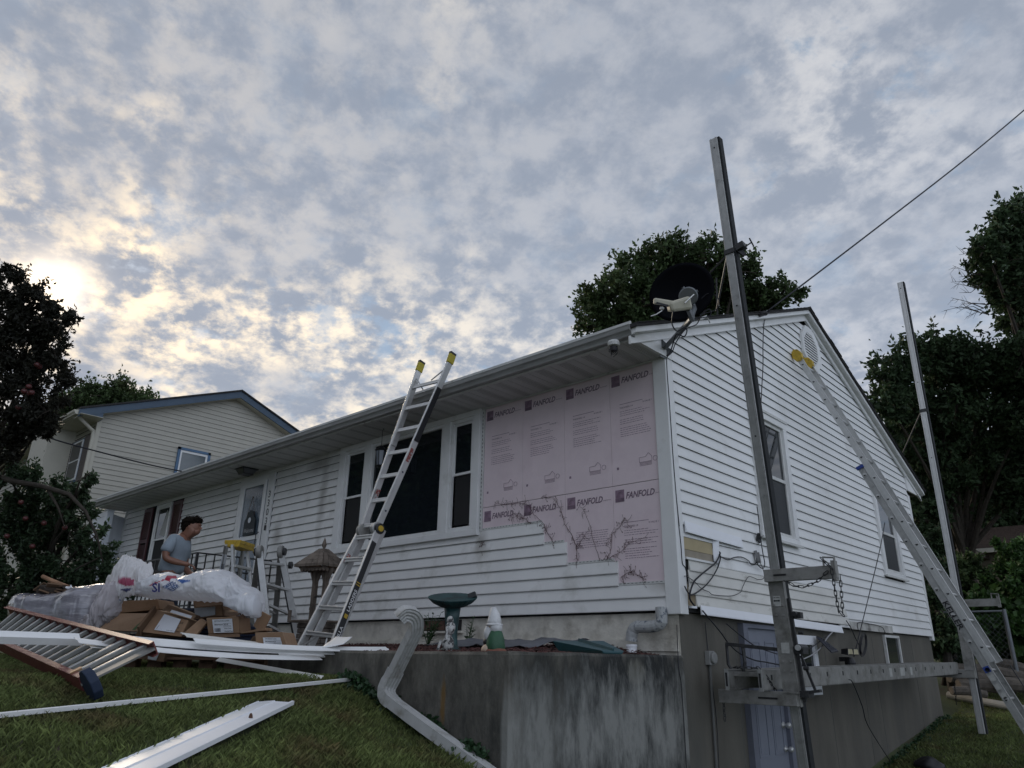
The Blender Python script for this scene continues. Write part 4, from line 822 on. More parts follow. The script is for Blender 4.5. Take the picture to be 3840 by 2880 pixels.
# ------------------------------------------------------------------ extension ladder against the gable
kl = thing('extension_ladder', 'long aluminium extension ladder with yellow tips leaning high on the gable', 'ladder', (2.0, 3.6, -1.9)); YN, YF = 3.42, 3.80
def kp(x, y): return ay_(x, y, YN)
ft, fb = kp(1725, 772), kp(2142, 1430); bt, bb = kp(1857, 1008), kp(2190, 1537); bb = bb+(bb-bt).normalized()*.95
dv = (fb-ft).normalized(); nr = V((-dv.z, 0, dv.x)); nr = nr if nr.x > 0 else -nr
def rail(a, c, y, m, s=1):
    b = MB(); up = (0, 1, 0); A, C = V((a.x, y, a.z)), V((c.x, y, c.z)); dd = (C-A).normalized(); sd = dd.cross(V((0, 1, 0))).normalized()
    b.bar(A, C, .074, .006, up=(0, 1, 0))
    for q in (-1, 1): b.bar(A+sd*q*.034+V((0, s*.012, 0)), C+sd*q*.034+V((0, s*.012, 0)), .006, .026, up=(0, 1, 0))
    b.bar(A+V((0, -.004*s, 0)), C+V((0, -.004*s, 0)), .02, .004, up=(0, 1, 0))
    return b.build('rail', m, kl)
for y, s in ((YN, 1), (YF, -1)): rail(ft, fb, y, alum_b, s); rail(bt, bb, y+.012*s, alum, s)
Lf = (fb-ft).length; Lb = (bb-bt).length; db = (bb-bt).normalized(); Mh = Matrix(((1, 0, 0), (0, 0, 1), (0, 1, 0)))
def rungs(a, d, L, m):
    k = 0; t_ = .12
    while t_ < L-.05:
        p = a+d*t_; b = MB(); b.tube([V((p.x, YN+.01, p.z)), V((p.x, YF-.01, p.z))], .016, 8); b.build('rung', m, kl)
        b = MB(); b.lathe((p.x, YN-.003, p.z), [(.024, 0), (.022, -.005)], 14, M=Mh, mi=0)
        b.prism([(p.x+.015*math.cos(tt), YN-.0095, p.z-.002+.017*math.sin(tt)) for tt in np.linspace(math.pi, 2*math.pi, 8)], (0, .001, 0), mi=1); b.build('rung_end', [alum_b, dark], kl)
        t_ += .30; k += 1
rungs(ft, dv, Lf, alum_b); rungs(bt, db, Lb, alum)
for y in (YN, YF):
    b = MB(); p = V((ft.x, y, ft.z)); c_ = p-dv*.03; 
    b.prism([c_+db*.0+nr*(.075*math.cos(t))*.9+(-dv)*(.10*math.sin(t)+.0)+V((0, -.035, 0)) for t in np.linspace(0, 2*math.pi, 9)[:-1]], (0, .07, 0)); b.build('tip_cover', yellow, kl, bev=.006)
b = MB(); p = bt+V((0, -.008, 0)); b.bar(p-db*.01, p+db*.03, .09, .02, up=(0, 1, 0)); b.build('end_cap', mat('blue_plastic', (.02, .05, .25), .5), kl)
p = bt+db*(Lb*.0); kq = kp(2128, 1440); b = MB(); b.bar(kq+V((0, -.006, 0)), kq+db*.06+V((0, -.006, 0)), .06, .004, up=(0, 1, 0)); b.build('sticker', MAT['blue_plastic'], kl)
for k in range(1, 4): kq2 = kq+db*.09*k; MB().bar(kq2+V((0, -.006, 0)), kq2+db*.06+V((0, -.006, 0)), .05, .004, up=(0, 1, 0)).build('sticker', MAT['sticker_white'], kl)
k0 = kp(2040, 1299); text('KELLER', k0+V((0, -.007, 0))-nr*.026, db, V((0, -1, 0)).cross(db), .082, black, kl, shear=.0, bold=.02, squash=1.2)
b = MB(); pr_ = kp(2175, 1440)+nr*.03; b.tube([pr_+V((0, .02, 0)), pr_+db*.9+V((0, .03, 0)), bb+nr*.03+V((0, .03, 0))], .006, 5); b.build('rope', black, kl)
# ------------------------------------------------------------------ multi-position ladder on the front
gl = thing('multi_position_ladder', 'hinged multi position aluminium ladder with yellow tips leaning over the front gutter', 'ladder', (-3, -1.75, -.35))
tl, tr = ay_(905, 800, -.76), ay_(972, 782, -.76); ml_, mr_ = ay_(783, 1147, -1.27), ay_(814, 1143, -1.27); bl_, br_ = ay_(648, 1398, -1.85), ay_(714, 1408, -1.85)
ctr = lambda a, c: (a+c)/2
nrm_ = (mr_-ml_).cross(tl-ml_).normalized(); nrm_ = nrm_ if nrm_.y < 0 else -nrm_
def lr(a, c, w_, m, h_=.028, name='rail'): return MB().bar(a, c, h_, w_, up=nrm_).build(name, m, gl, bev=.003)
lr(ml_, tl, .075, alum_b); lr(mr_, tr, .075, alum_b)
o_ = (mr_-ml_).normalized(); lower_l0 = ml_-o_*.03; lower_r0 = mr_+o_*.03
lr(lower_l0, bl_, .075, alum_b); lr(lower_r0, br_, .075, alum_b)
lr(lower_l0+V((0, .06, 0)), bl_+V((.10, .05, 0)), .07, alum); lr(lower_r0+V((0, .06, 0)), br_+V((-.06, .05, 0)), .07, alum)
lr(ctr(ml_, tl)+o_*.022, tl*.92+ml_*.08+o_*.022, .066, alum, .02); lr(ctr(mr_, tr)+o_*.018, tr+(mr_-tr)*.17+o_*.018, .066, black, .012, 'label_strip')
lr(lower_r0+(br_-lower_r0)*.12+o_*.017, br_+(lower_r0-br_)*.02+o_*.017, .062, black, .006, 'label_strip')
def rungg(a, c, m, depth=.05):
    b = MB(); b.bar(a, c, .016, depth, up=nrm_); b.bar(a+nrm_*.02+V((0, 0, -.02)), c+nrm_*.02+V((0, 0, -.02)), .03, .018, up=nrm_); b.build('rung', m, gl, bev=.003)
for k in range(7): f = .03+k*.142; rungg(ml_+(tl-ml_)*f, mr_+(tr-mr_)*f, alum_b)
for k in range(5): f = .06+k*.205; rungg(lower_l0+(bl_-lower_l0)*f, lower_r0+(br_-lower_r0)*f, alum_b, .07)
for a in (tl, tr):
    d = (tl-ml_).normalized(); b = MB(); b.bar(a-d*.02, a+d*.10, .042, .09, up=nrm_); b.build('tip_cover', mat('tip_yellow', (.42, .34, .02), .5, var=.2), gl, bev=.008)
    MB().bar(a+d*.10, a+d*.125, .04, .085, up=nrm_).build('tip_pad', black, gl)
b = MB(); b.bar(tl+(ml_-tl)*.05, ctr(tl+(ml_-tl)*.17, tr+(mr_-tr)*.17), .012, .01); b.bar(tr+(mr_-tr)*.03, ctr(tl+(ml_-tl)*.10, tr+(mr_-tr)*.10)+o_*.05, .012, .01); b.build('brace', alum_b, gl)
b = MB(); a = lower_l0+(bl_-lower_l0)*.88; c = lower_r0+(br_-lower_r0)*.88; b.bar(a, bl_+(lower_l0-bl_)*.02+V((0, .02, 0)), .012, .01); b.bar(bl_+(br_-bl_)*.1+V((0, 0, .02)), a+(c-a)*.45, .012, .015); b.bar(c+(a-c)*.3, br_+V((-.10, 0, .02)), .012, .015); b.build('brace', alum_b, gl)
Mo = Matrix((o_, nrm_.cross(o_), nrm_)).transposed() @ Matrix(((0, 0, 1), (1, 0, 0), (0, 1, 0)))
for a, s in ((ml_, -1), (mr_, 1)):
    b = MB(); b.lathe(a-o_*.02, [(.072, 0), (.076, .01), (.076, .045), (.07, .05)], 20, M=Mo); b.build('hinge', alum_d if s < 0 else alum, gl)
b = MB(); b.lathe(mr_+o_*.032, [(.058, 0), (.056, .03), (.04, .035)], 18, M=Mo); hg = b.build('hinge_knob', black, gl)
b = MB(); b.lathe(mr_+o_*.066, [(.034, 0), (.03, .012)], 14, M=Mo); b.build('knob_face', yellow, gl)
d = (tr-mr_).normalized()
for f in (.10, .32, .54): MB().lathe(mr_+(tr-mr_)*f+o_*.016, [(.011, 0), (.010, .004)], 10, M=Mo).build('locking_hole', mat('hole_blue', (.02, .03, .06), .5), gl)
for a, c, col in ((tr+(mr_-tr)*.62, .05, 'red'), (ml_+(tl-ml_)*.16, .05, 'red')): MB().bar(a+o_*.016, a+d*.16+o_*.016, .003, .045, up=nrm_).build('warning_sticker', mat('red_sticker', (.25, .06, .05), .5, var=.4, vs=40, col2=(.4, .4, .4), mixs=30, mixt=(.5, .55)), gl)
MB().bar(lower_l0+(bl_-lower_l0)*.22+o_*.02, lower_l0+(bl_-lower_l0)*.30+o_*.02, .003, .045, up=nrm_).build('warning_sticker', MAT['red_sticker'], gl)
for a in (bl_,): MB().bar(a, a-(ml_-bl_).normalized()*.03, .05, .08, up=nrm_).build('foot', yellow, gl)
dd = (lower_r0-br_).normalized(); tp = br_+dd*.03+o_*.022; side_up = o_.cross(dd)
text('GORILLA', tp+side_up*(-.018), dd, side_up, .05, mat('print_white', (.6, .6, .6), .5), gl, bold=.02, squash=1.1, off=.002)
text('LADDERS', tp+dd*.38+side_up*(-.018), dd, side_up, .05, MAT['print_white'], gl, bold=.02, squash=1.1, off=.002)
MB().bar(tp+dd*.31+o_*.002, tp+dd*.35+o_*.002, .002, .04, up=nrm_).build('logo_print', yellow, gl)
for f in (.66, .685): MB().bar(tp+dd*f+o_*.002, tp+dd*(f+.008)+o_*.002, .002, .06, up=nrm_).build('stripe_print', yellow, gl)
# ------------------------------------------------------------------ A-frame multi ladder and yellow-top stepladder
def aframe(P, label, hinge=True):
    # P: dict of image points at depth
    t = thing('folding_ladder', label, 'ladder', tuple(P['base'])); return t
fa = thing('folding_ladder', 'folded out aluminium combination ladder with round black hinges left of the wishing well', 'ladder', tuple(at(600, 1395, 8.9)))
HL_, HR_ = at(561, 1192, 9.0), at(607, 1192, 9.25); FLn, FRn = at(576, 1330, 8.75), at(648, 1398, 9.0); FLf, FRf = at(540, 1330, 9.5), at(590, 1385, 9.7)
FR2 = at(630, 1390, 9.3)
for a, c in ((HL_, FLn), (HR_, FRn)): MB().bar(a, c, .03, .075, up=CR).build('rail', alum_b, fa, bev=.003)
for a, c in ((HL_, FLf), (HR_, FRf)): MB().bar(a, c, .03, .07, up=CR).build('rail', alum_d, fa, bev=.003)
for a, c in ((HL_, FLn), (HR_, FRn)): MB().bar(a+(c-a)*.2+V((0, .01, 0))-CR*.025, c-CR*.03+(a-c)*.1, .015, .07, up=CR).build('label_strip', black, fa)
for k in range(4): f = .14+k*.27; a = HL_+(FLn-HL_)*f*1.2; c = HR_+(FRn-HR_)*f; MB().bar(a, c, .05, .028).build('rung', alum_b, fa, bev=.003)
for k in range(4): f = .14+k*.27; a = HL_+(FLf-HL_)*f*1.2; c = HR_+(FRf-HR_)*f; MB().bar(a, c, .05, .028).build('rung', alum_d, fa, bev=.003)
Mr = Matrix((CU, _f, CR)).transposed()
for a in (HL_, HR_):
    b = MB(); b.lathe(a-CR*.03, [(.075, 0), (.08, .02), (.08, .05), (.07, .06)], 18, M=Mr); b.build('hinge', alum_d, fa)
    b = MB(); b.lathe(a+CR*(-.06 if a is HL_ else .03), [(.05, 0), (.048, .03)], 16, M=Mr); b.build('hinge_knob', black, fa)
b = MB(); b.lathe(HL_+CR*-.075, [(.025, 0), (.022, .015)], 12, M=Mr); b.build('knob_face', yellow, fa)
b = MB(); b.lathe(HL_+CR*.01+CU*-.21, [(.045, 0), (.045, .04)], 12, M=Mr); b.lathe(HR_+CR*.10+CU*-.17, [(.045, 0), (.045, .04)], 12, M=Mr); b.build('lock_knob', black, fa)
sl_ = thing('stepladder', 'aluminium stepladder with a yellow plastic top cap beside the stoop railing', 'ladder', tuple(at(520, 1390, 9.7)))
T = at(516, 1163, 9.7)
hd = V((CR.x, CR.y, 0)).normalized(); fd = V((_f.x, _f.y, 0)).normalized()
Q = lambda x, y, d: at(x, y, d)
capa, capb = Q(502, 1170, 9.55), Q(534, 1180, 9.95)
b = MB(); b.bar(capa, capb, .22, .045); b.build('top_cap', yellow, sl_, bev=.006)
b = MB(); b.bar(capa-V((0, 0, .04)), capb-V((0, 0, .04)), .20, .05); b.build('cap_skirt', yellow, sl_, bev=.004)
legs = [(capa+V((.02, 0, -.04)), Q(508, 1390, 9.2), alum_b), (capb+V((0, 0, -.04)), Q(560, 1390, 9.5), alum_b), (capa-hd*.07-V((0, 0, .04)), Q(450, 1385, 9.9), alum), (capb-hd*.05-V((0, 0, .04)), Q(500, 1385, 10.3), alum)]
for a, c, m in legs: MB().bar(a, c, .03, .07, up=fd).build('leg', m, sl_, bev=.002)
for k in range(4): f = .22+.2*k; MB().bar(legs[0][0]+(legs[0][1]-legs[0][0])*f, legs[1][0]+(legs[1][1]-legs[1][0])*f, .08, .03).build('step', alum_b, sl_)
for k in range(3): f = .3+.25*k; MB().bar(legs[2][0]+(legs[2][1]-legs[2][0])*f, legs[3][0]+(legs[3][1]-legs[3][0])*f, .03, .03).build('brace', alum, sl_)
MB().bar(capb-V((0, 0, .55))-hd*.1, capb-V((0, 0, .55))+hd*.06, .08, .06).build('bucket_shelf', yellow, sl_)
lg0 = legs[2][0]+(legs[2][1]-legs[2][0])*.1; ld = (legs[2][0]-legs[2][1]).normalized(); fdn = (CAM-lg0).normalized(); up_ = fdn.cross(ld).normalized()
b = MB(); b.bar(lg0+fdn*.037, lg0-ld*.36+fdn*.037, .002, .06, up=up_); b.build('logo_plate', paper, sl_); text('WERNER', lg0-ld*.34+fdn*.040-up_*.018, ld, up_, .05, bluep, sl_, shear=.2, bold=.01)
b = MB(); b.tube([capb+V((.02, 0, 0)), capb+hd*.05+V((0, 0, .01)), capb+hd*.10-V((0, 0, .02)), capb+hd*.13-V((0, 0, .05))], .012, 6); tag(b.build('twisted_rag', siding_new, None), 'twisted white rag tied to the yellow stepladder top', 'rag')
# ------------------------------------------------------------------ stoop and railing
stp = thing('front_stoop', 'concrete front stoop with steps below the front door', 'steps', (-8, -1, -.5))
cst = mat('grey_concrete', (.22, .21, .19), .9, var=.2, vs=8, bump=.4)
MB().box(-9.1, -7.0, -1.95, -.03, -.9, .08).build('platform', cst, stp, bev=.01)
for k in range(3): MB().box(-9.1-.3*(k+1), -9.1-.3*k-.002, -1.9, -.3, -.9, .08-.18*(k+1)).build('step', cst, stp, bev=.01)
rl = thing('stoop_railing', 'black iron railing round the front stoop beside the door', 'railing', (-7.05, -1, .1))
ra = ax_(427, 1194, -7.03); rbb = V((-7.03, -.05, ax_(600, 1214, -7.03).z)); zt = ra.z
ra = V((-7.03, ra.y, zt)); rbb.z = zt
def vbar(p, w_, z0, z1, name='baluster'): return MB().box(p.x-w_/2, p.x+w_/2, p.y-w_/2, p.y+w_/2, z0, z1).build(name, black, rl)
for h_ in (0, -.22, -.72): MB().bar(ra+V((0, 0, h_)), rbb+V((0, 0, h_)), .03, .018).build('rail', black, rl)
n = 9
for k in range(n+1): vbar(ra+(rbb-ra)*(k/n), .035 if k == 0 else .016, .08, zt, 'post' if k in (0,) else 'baluster')
rc_ = ra+V((-2.0, 0, 0))
for h_ in (0, -.22, -.72): MB().bar(ra+V((0, 0, h_)), rc_+V((0, 0, h_)), .03, .018).build('rail', black, rl)
for k in range(1, 14): vbar(ra+(rc_-ra)*(k/13), .016 if k < 13 else .035, .08, zt)
h0, h1 = rc_+V((0, 0, 0)), rc_+V((-1.0, 0, -.55)); MB().bar(h0, h1, .035, .02).build('handrail', black, rl)
for k in range(1, 6): p = h0+(h1-h0)*(k/5); MB().box(p.x-.008, p.x+.008, p.y-.008, p.y+.008, p.z-.85, p.z).build('baluster', black, rl)
# ------------------------------------------------------------------ wishing well
WC = ay_(688, 1300, -1.15); wx, wy = WC.x, -1.15; zr = ay_(688, 1226, -1.15).z
wl = thing('wishing_well', 'weathered wooden wishing well with a shingled hip roof and stacked stone base', 'wishing well', (wx, wy, -.35))
hw = .185; zt = ay_(689, 1190, -1.15).z
for s in range(4):
    a = s*math.pi/2+.22; c_, s_ = math.cos(a), math.sin(a); rot = lambda x, y: V((wx+x*c_-y*s_, wy+x*s_+y*c_, 0))
    for k in range(4):
        f0, f1 = k/4, (k+1)/4; r0, r1 = hw*(1-f0)+.035, hw*(1-f1)+.035; z0, z1 = zr+(zt-zr)*f0, zr+(zt-zr)*f1
        n_ = max(1, 5-k)
        for q in range(n_):
            u0_, u1_ = -1+2*q/n_+.015, -1+2*(q+1)/n_-.015
            p = [rot(u0_*r0, -r0), rot(u1_*r0, -r0), rot(u1_*r1*1.02, -r1-.01), rot(u0_*r1*1.02, -r1-.01)]; zz = [z0-.01, z0-.01, z1+.004, z1+.004]
            b = MB(); b.hexa([v_+V((0, 0, z_)) for v_, z_ in zip(p, zz)], [v_+V((0, 0, z_+.016)) for v_, z_ in zip(p, [z0+.004, z0+.004, z1-.002, z1-.002])]); b.build('roof_board', wood, wl)
    # scalloped valance
    b = MB()
    for q in range(6):
        u0_ = -hw*.92+q*hw*1.84/6; u1_ = u0_+hw*1.84/6-.004; pts = [rot(u0_, -hw*.92)+V((0, 0, zr-.01)), rot(u1_, -hw*.92)+V((0, 0, zr-.01))]+[rot(u1_+(u0_-u1_)*(.5-.5*math.cos(t)), -hw*.92)+V((0, 0, zr-.035-.025*math.sin(t))) for t in np.linspace(0, math.pi, 6)]
        b.prism(pts, rot(0, .015)-rot(0, 0))
    b.build('valance', wood, wl, kind='stuff')
b = MB(); b.box(wx-hw, wx+hw, wy-hw, wy+hw, zr-.02, zr-.005); b.build('roof_frame', woodbr, wl)
b = MB(); b.lathe((wx, wy, zt-.01), [(.022, 0), (.02, .02), (.012, .03), (.024, .055), (.026, .08), (.014, .12), (.003, .15)], 12); b.build('finial', wood, wl, smooth=True)
for s in (-1, 1):
    px = wx+s*.105; MB().box(px-.026, px+.026, wy-.026, wy+.026, -.10, zr-.01).build('post', wood, wl, bev=.004)
    for q in (-1, 1):
        b = MB(); b.prism([(px+q*.026, wy-.015, zr-.17), (px+q*.026, wy-.015, zr-.21), (px+q*.05, wy-.015, zr-.14), (px+q*.10, wy-.015, zr-.06), (px+q*.11, wy-.015, zr-.02), (px+q*.08, wy-.015, zr-.02)], (0, .03, 0)); b.build('bracket', wood, wl)
b = MB(); b.tube([(wx-.14, wy, .20), (wx+.17, wy, .20)], .008, 8); b.build('crank', steel, wl); MB().box(wx-.16, wx-.13, wy-.012, wy+.012, .06, .09).build('crank_handle', wood, wl)
for ring in range(5):
    zz = bedz(wx, wy)-.0+ring*.055; n_ = 11
    for k in range(n_):
        a0, a1 = 2*math.pi*(k+.5*(ring % 2))/n_+.02, 2*math.pi*(k+1+.5*(ring % 2))/n_-.02; r0, r1 = .15, .205+random.uniform(-.012, .015); q = lambda a, r, z: (wx+r*math.cos(a), wy+r*math.sin(a), z)
        b = MB(); b.hexa([q(a0, r0, zz), q(a0, r1, zz), q(a1, r1, zz), q(a1, r0, zz)], [q(a0, r0, zz+.05), q(a0, r1, zz+.05), q(a1, r1, zz+.05), q(a1, r0, zz+.05)]); b.build('stone', mat('fieldstone', (.13, .11, .095), .9, var=.4, vs=6, bump=.4), wl, bev=.008)
for a, c in (((wx-.20, wy-.22), (wx+.20, wy-.22)), ((wx-.20, wy+.22), (wx+.20, wy+.22)), ((wx-.22, wy-.20), (wx-.22, wy+.20)), ((wx+.22, wy-.20), (wx+.22, wy+.20))): MB().bar((*a, -.07), (*c, -.07), .06, .022).build('rim_board', wood, wl, bev=.004)
MB().box(wx-.25, wx-.22, wy-.22, wy-.19, -.06, .05).build('rim_post', wood, wl)
# ------------------------------------------------------------------ bird bath, statues, bits in the bed
YB = -1.45; bc = ay_(978, 1300, YB); zb0 = bedz(bc.x, YB)-.01; zt = ay_(978, 1291, YB).z
bb_ = thing('bird_bath', 'teal glazed bird bath with a scalloped bowl on a tall pedestal', 'bird bath', (bc.x, YB, zb0))
tq = mat('teal_glaze', (.018, .06, .062), .45, var=.4, vs=7, col2=(.01, .02, .022), mixs=8, bump=.1); aq = mat('aqua_glaze', (.22, .37, .38), .35, var=.2, vs=9)
b = MB(); b.lathe((bc.x, YB, zb0), [(.09, 0), (.09, .03), (.062, .05), (.052, .12), (.055, .2), (.062, .28), (.075, zt-zb0-.07)], 20); b.build('pedestal', tq, bb_, smooth=True)
wob = lambda t, i: 1+(.022*abs(math.sin(t*13)) if i > 1 else .0)
TL = Matrix.Rotation(R(14), 3, CR)
b = MB(); b.lathe((bc.x, YB, zt-.085), [(.06, 0), (.115, .016), (.17, .045), (.208, .082), (.213, .092)], 104, wob=wob, M=TL); b.build('bowl', tq, bb_)
b = MB(); b.lathe((bc.x, YB, zt-.065), [(.0, 0), (.10, .008), (.16, .032), (.197, .062), (.209, .0715), (.2135, .070)], 104, wob=wob, M=TL); b.build('bowl_lining', aq, bb_)
b = MB(); b.bar(at(1012, 1289, (bc-CAM).dot(_f)-.0), at(1028, 1283, (bc-CAM).dot(_f)), .05, .045); tag(b.build('plant_tag', black, None, bev=.003), 'small dark block standing on the rim of the bird bath', 'block')
b = MB(); b.lathe((bc.x-.02, YB-.02, zt-.045), [(.05, 0), (.055, .02), (.04, .035), (.02, .04)], 9); tag(b.build('stone', mat('grey_stone', (.12, .12, .11), .9, var=.3), None), 'flat grey stone lying inside the bird bath bowl', 'stone')
def blob(c, r, m, name, parent, n=18, dz=1., nz=.0, rot=0):
    c = V(c); b = MB(); prof = [(max(.001, math.cos(t)), math.sin(t)) for t in np.linspace(-math.pi/2, math.pi/2, 11)]
    vs = []; 
    for (a, z_) in prof:
        for j in range(n):
            t = 2*math.pi*j/n; v_ = V((a*math.cos(t)*r[0], a*math.sin(t)*r[1], z_*r[2])); v_ *= 1+nz*noise.noise(v_*9+c); v_.rotate(Matrix.Rotation(rot, 3, 'Z')); vs.append(c+v_)
    b.add(vs, [(i*n+j, i*n+(j+1) % n, (i+1)*n+(j+1) % n, (i+1)*n+j) for i in range(10) for j in range(n)]+[tuple(range(n-1, -1, -1)), tuple(10*n+j for j in range(n))])
    return b.build(name, m, parent, smooth=True)
sd_ = thing('garden_figurine', 'small black and white stacked animal figurine beside the bird bath pedestal', 'figurine', (bc.x-.08, YB-.12, zb0))
f0 = ay_(967, 1395, YB-.15); fz = bedz(f0.x, YB-.15); wpt = mat('figurine_white', (.5, .5, .48), .6, var=.3, vs=25, col2=(.05, .05, .05), mixs=22, mixt=(.52, .58))
for (dx, dz_, rr, nm) in ((0, .06, .055, 'lower_body'), (.0, .125, .035, 'lower_head'), (.02, .19, .045, 'upper_body'), (.015, .255, .03, 'upper_head')): blob((f0.x+dx, YB-.15, fz+dz_), (rr, rr, rr*1.25), wpt, nm, sd_, nz=.3)
b = MB(); b.bar((f0.x-.03, YB-.2, fz+.10), (f0.x-.045, YB-.22, fz+.02), .02, .02); b.bar((f0.x+.04, YB-.2, fz+.2), (f0.x+.06, YB-.22, fz+.10), .016, .016); b.build('paw', wpt, sd_)
YG = -1.85; g0 = ay_(1067, 1400, YG); gzz = bedz(g0.x, YG)-.01; gt = ay_(1065, 1316, YG).z; H_ = gt-gzz
gn = thing('garden_gnome', 'garden gnome statue in a faded white pointed hat and green coat', 'statue', (g0.x, YG, gzz))
gw = mat('faded_white_paint', (.62, .62, .62), .6, var=.2, vs=14, bump=.2); gg = mat('green_paint', (.022, .085, .04), .5, var=.35, vs=12); gb = mat('pale_skin_paint', (.5, .38, .28), .7, var=.2); gr = mat('terracotta', (.22, .09, .06), .8, var=.3)
blob((g0.x+.01, YG, gzz+H_*.10), (.095, .08, H_*.13), gr, 'legs', gn); blob((g0.x-.03, YG-.01, gzz+H_*.14), (.06, .075, H_*.14), gb, 'knees', gn)
b = MB(); b.lathe((g0.x+.015, YG, gzz+H_*.12), [(.07, 0), (.075, H_*.05), (.066, H_*.25), (.05, H_*.38), (.03, H_*.47)], 18, wob=lambda t, i: 1+.05*math.sin(5*t+i)); b.build('coat', gg, gn, smooth=True)
blob((g0.x-.045, YG-.02, gzz+H_*.30), (.035, .04, H_*.10), black, 'arm', gn); blob((g0.x-.035, YG-.01, gzz+H_*.47), (.038, .045, H_*.16), gw, 'beard', gn, nz=.5); blob((g0.x-.01, YG, gzz+H_*.62), (.042, .045, H_*.09), gb, 'head', gn)
blob((g0.x-.052, YG-.01, gzz+H_*.61), (.012, .012, .012), gb, 'nose', gn); blob((g0.x+.02, YG-.0, gzz+H_*.60), (.04, .045, H_*.13), gw, 'hair', gn, nz=.3)
b = MB(); pts = [(g0.x-.005, YG, gzz+H_*.66), (g0.x, YG, gzz+H_*.76), (g0.x-.004, YG, gzz+H_*.88), (g0.x-.018, YG, gzz+H_*1.0), (g0.x-.035, YG, gzz+H_*1.0)]; b.tube(pts, [.056, .052, .042, .026, .012], 14); b.build('hat', gw, gn, smooth=True)
b = MB(); b.tube([(g0.x+.055*math.cos(t), YG+.055*math.sin(t), gzz+H_*.665) for t in np.linspace(0, 6.28, 17)[:-1]], .009, 6, closed=True); b.build('hat_brim', gw, gn, smooth=True)
sb = thing('splash_block', 'dark teal plastic splash block lying on the bed next to the downpipe', 'splash block', (-.7, -1.9, -.37))
A_, B_, C_, D_ = az_(1224, 1392, ZW+.035), az_(1262, 1390, ZW+.05), V((-.42, -1.95, ZW+.02)), V((-.62, -2.10, ZW+.02))
s0 = ay_(1226, 1398, -1.9); s1 = ay_(1335, 1408, -1.9); b = MB(); b.hexa([(s0.x, -2.0, ZW+.01), (s1.x, -2.05, ZW-.005), (s1.x, -1.85, ZW-.005), (s0.x+.06, -1.6, ZW+.0)], [(s0.x-.03, -2.03, ZW+.075), (s1.x, -2.08, ZW+.015), (s1.x, -1.83, ZW+.015), (s0.x+.05, -1.55, ZW+.085)]); b.build('tray', mat('teal_plastic', (.02, .075, .09), .5), sb, bev=.006)
b = MB(); b.bar((s0.x+.02, -1.8, ZW+.085), (s1.x, -1.95, ZW+.02), .01, .02); b.build('rib', MAT['teal_plastic'], sb)
def sheet(pts4, z, m, name, label, cat, n=14, amp=.02, seed=0.):
    p = [V(q) for q in pts4]; b = MB(); vs = []
    for j in range(n+1):
        for i in range(n+1):
            u, v_ = i/n, j/n; q = (p[0]*(1-u)+p[1]*u)*(1-v_)+(p[3]*(1-u)+p[2]*u)*v_; vs.append(q+V((0, 0, amp*(noise.noise(q*6+V((seed, 0, 0)))+.6))))
    b.add(vs, [(j*(n+1)+i, j*(n+1)+i+1, (j+1)*(n+1)+i+1, (j+1)*(n+1)+i) for j in range(n) for i in range(n)])
    o = b.build(name, m, None, smooth=True); s_ = o.modifiers.new('solid', 'SOLIDIFY'); s_.thickness = .003; tag(o, label, cat); return o
zz = -.33; sheet([(-2.4, -.9, zz), (-.9, -.9, zz-.01), (-.75, -.35, zz+.05), (-2.1, -.35, zz+.06)], 0, mat('landscape_fabric', (.13, .135, .15), .6, var=.3), 'landscape_fabric', 'crumpled grey landscape fabric lying behind the bird bath', 'fabric', amp=.05)
# thistles
leafg = mat('weed_green', (.045, .095, .035), .6, var=.3, vs=10, trans=.25)
def weed(x, y, z, h, n, label, spread=.5):
    t = thing('weed', label, 'weed', (x, y, z))
    for k in range(n):
        a = random.uniform(0, 6.28); l = h*random.uniform(.6, 1.1); s_ = random.uniform(.2, spread); tip = V((x+math.cos(a)*l*s_, y+math.sin(a)*l*s_*.6, z+l)); md = (V((x, y, z))+tip)/2+V((0, 0, l*.1)); stem = arc((x, y, z), md, tip, 5)
        MB().tube(stem, [.005, .005, .004, .004, .003, .002], 5).build('stem', leafg, t)
        b = MB()
        for q in range(9):
            f = .15+.85*q/8; p = stem[0]+(stem[-1]-stem[0])*f; p = stem[min(5, int(f*5))]*(1)+(stem[min(5, int(f*5)+1)]-stem[min(5, int(f*5))])*(f*5 % 1)
            aa = random.uniform(0, 6.28); L_ = .09*(1.15-f*.6)*h/.35; dr = V((math.cos(aa), math.sin(aa), random.uniform(-.1, .6))).normalized(); sd = dr.cross(V((0, 0, 1))).normalized()
            w_ = L_*.28; b.add([p, p+dr*L_*.35+sd*w_, p+dr*L_*.5+sd*w_*.4, p+dr*L_*.7+sd*w_*.8, p+dr*L_, p+dr*L_*.7-sd*w_*.8, p+dr*L_*.5-sd*w_*.4, p+dr*L_*.35-sd*w_], [(0, 1, 2, 3, 4, 5, 6, 7)])
        b.build('leaves', leafg, t, kind='stuff', recalc=False)
p = ay_(925, 1380, -.5); weed(p.x, -.5, bedz(p.x, -.5), .36, 9, 'spiky green thistle growing against the foundation left of the bird bath', .9)
p = ay_(1010, 1385, -.5); weed(p.x, -.5, bedz(p.x, -.5), .30, 5, 'taller toothed weed growing right of the bird bath', .5)
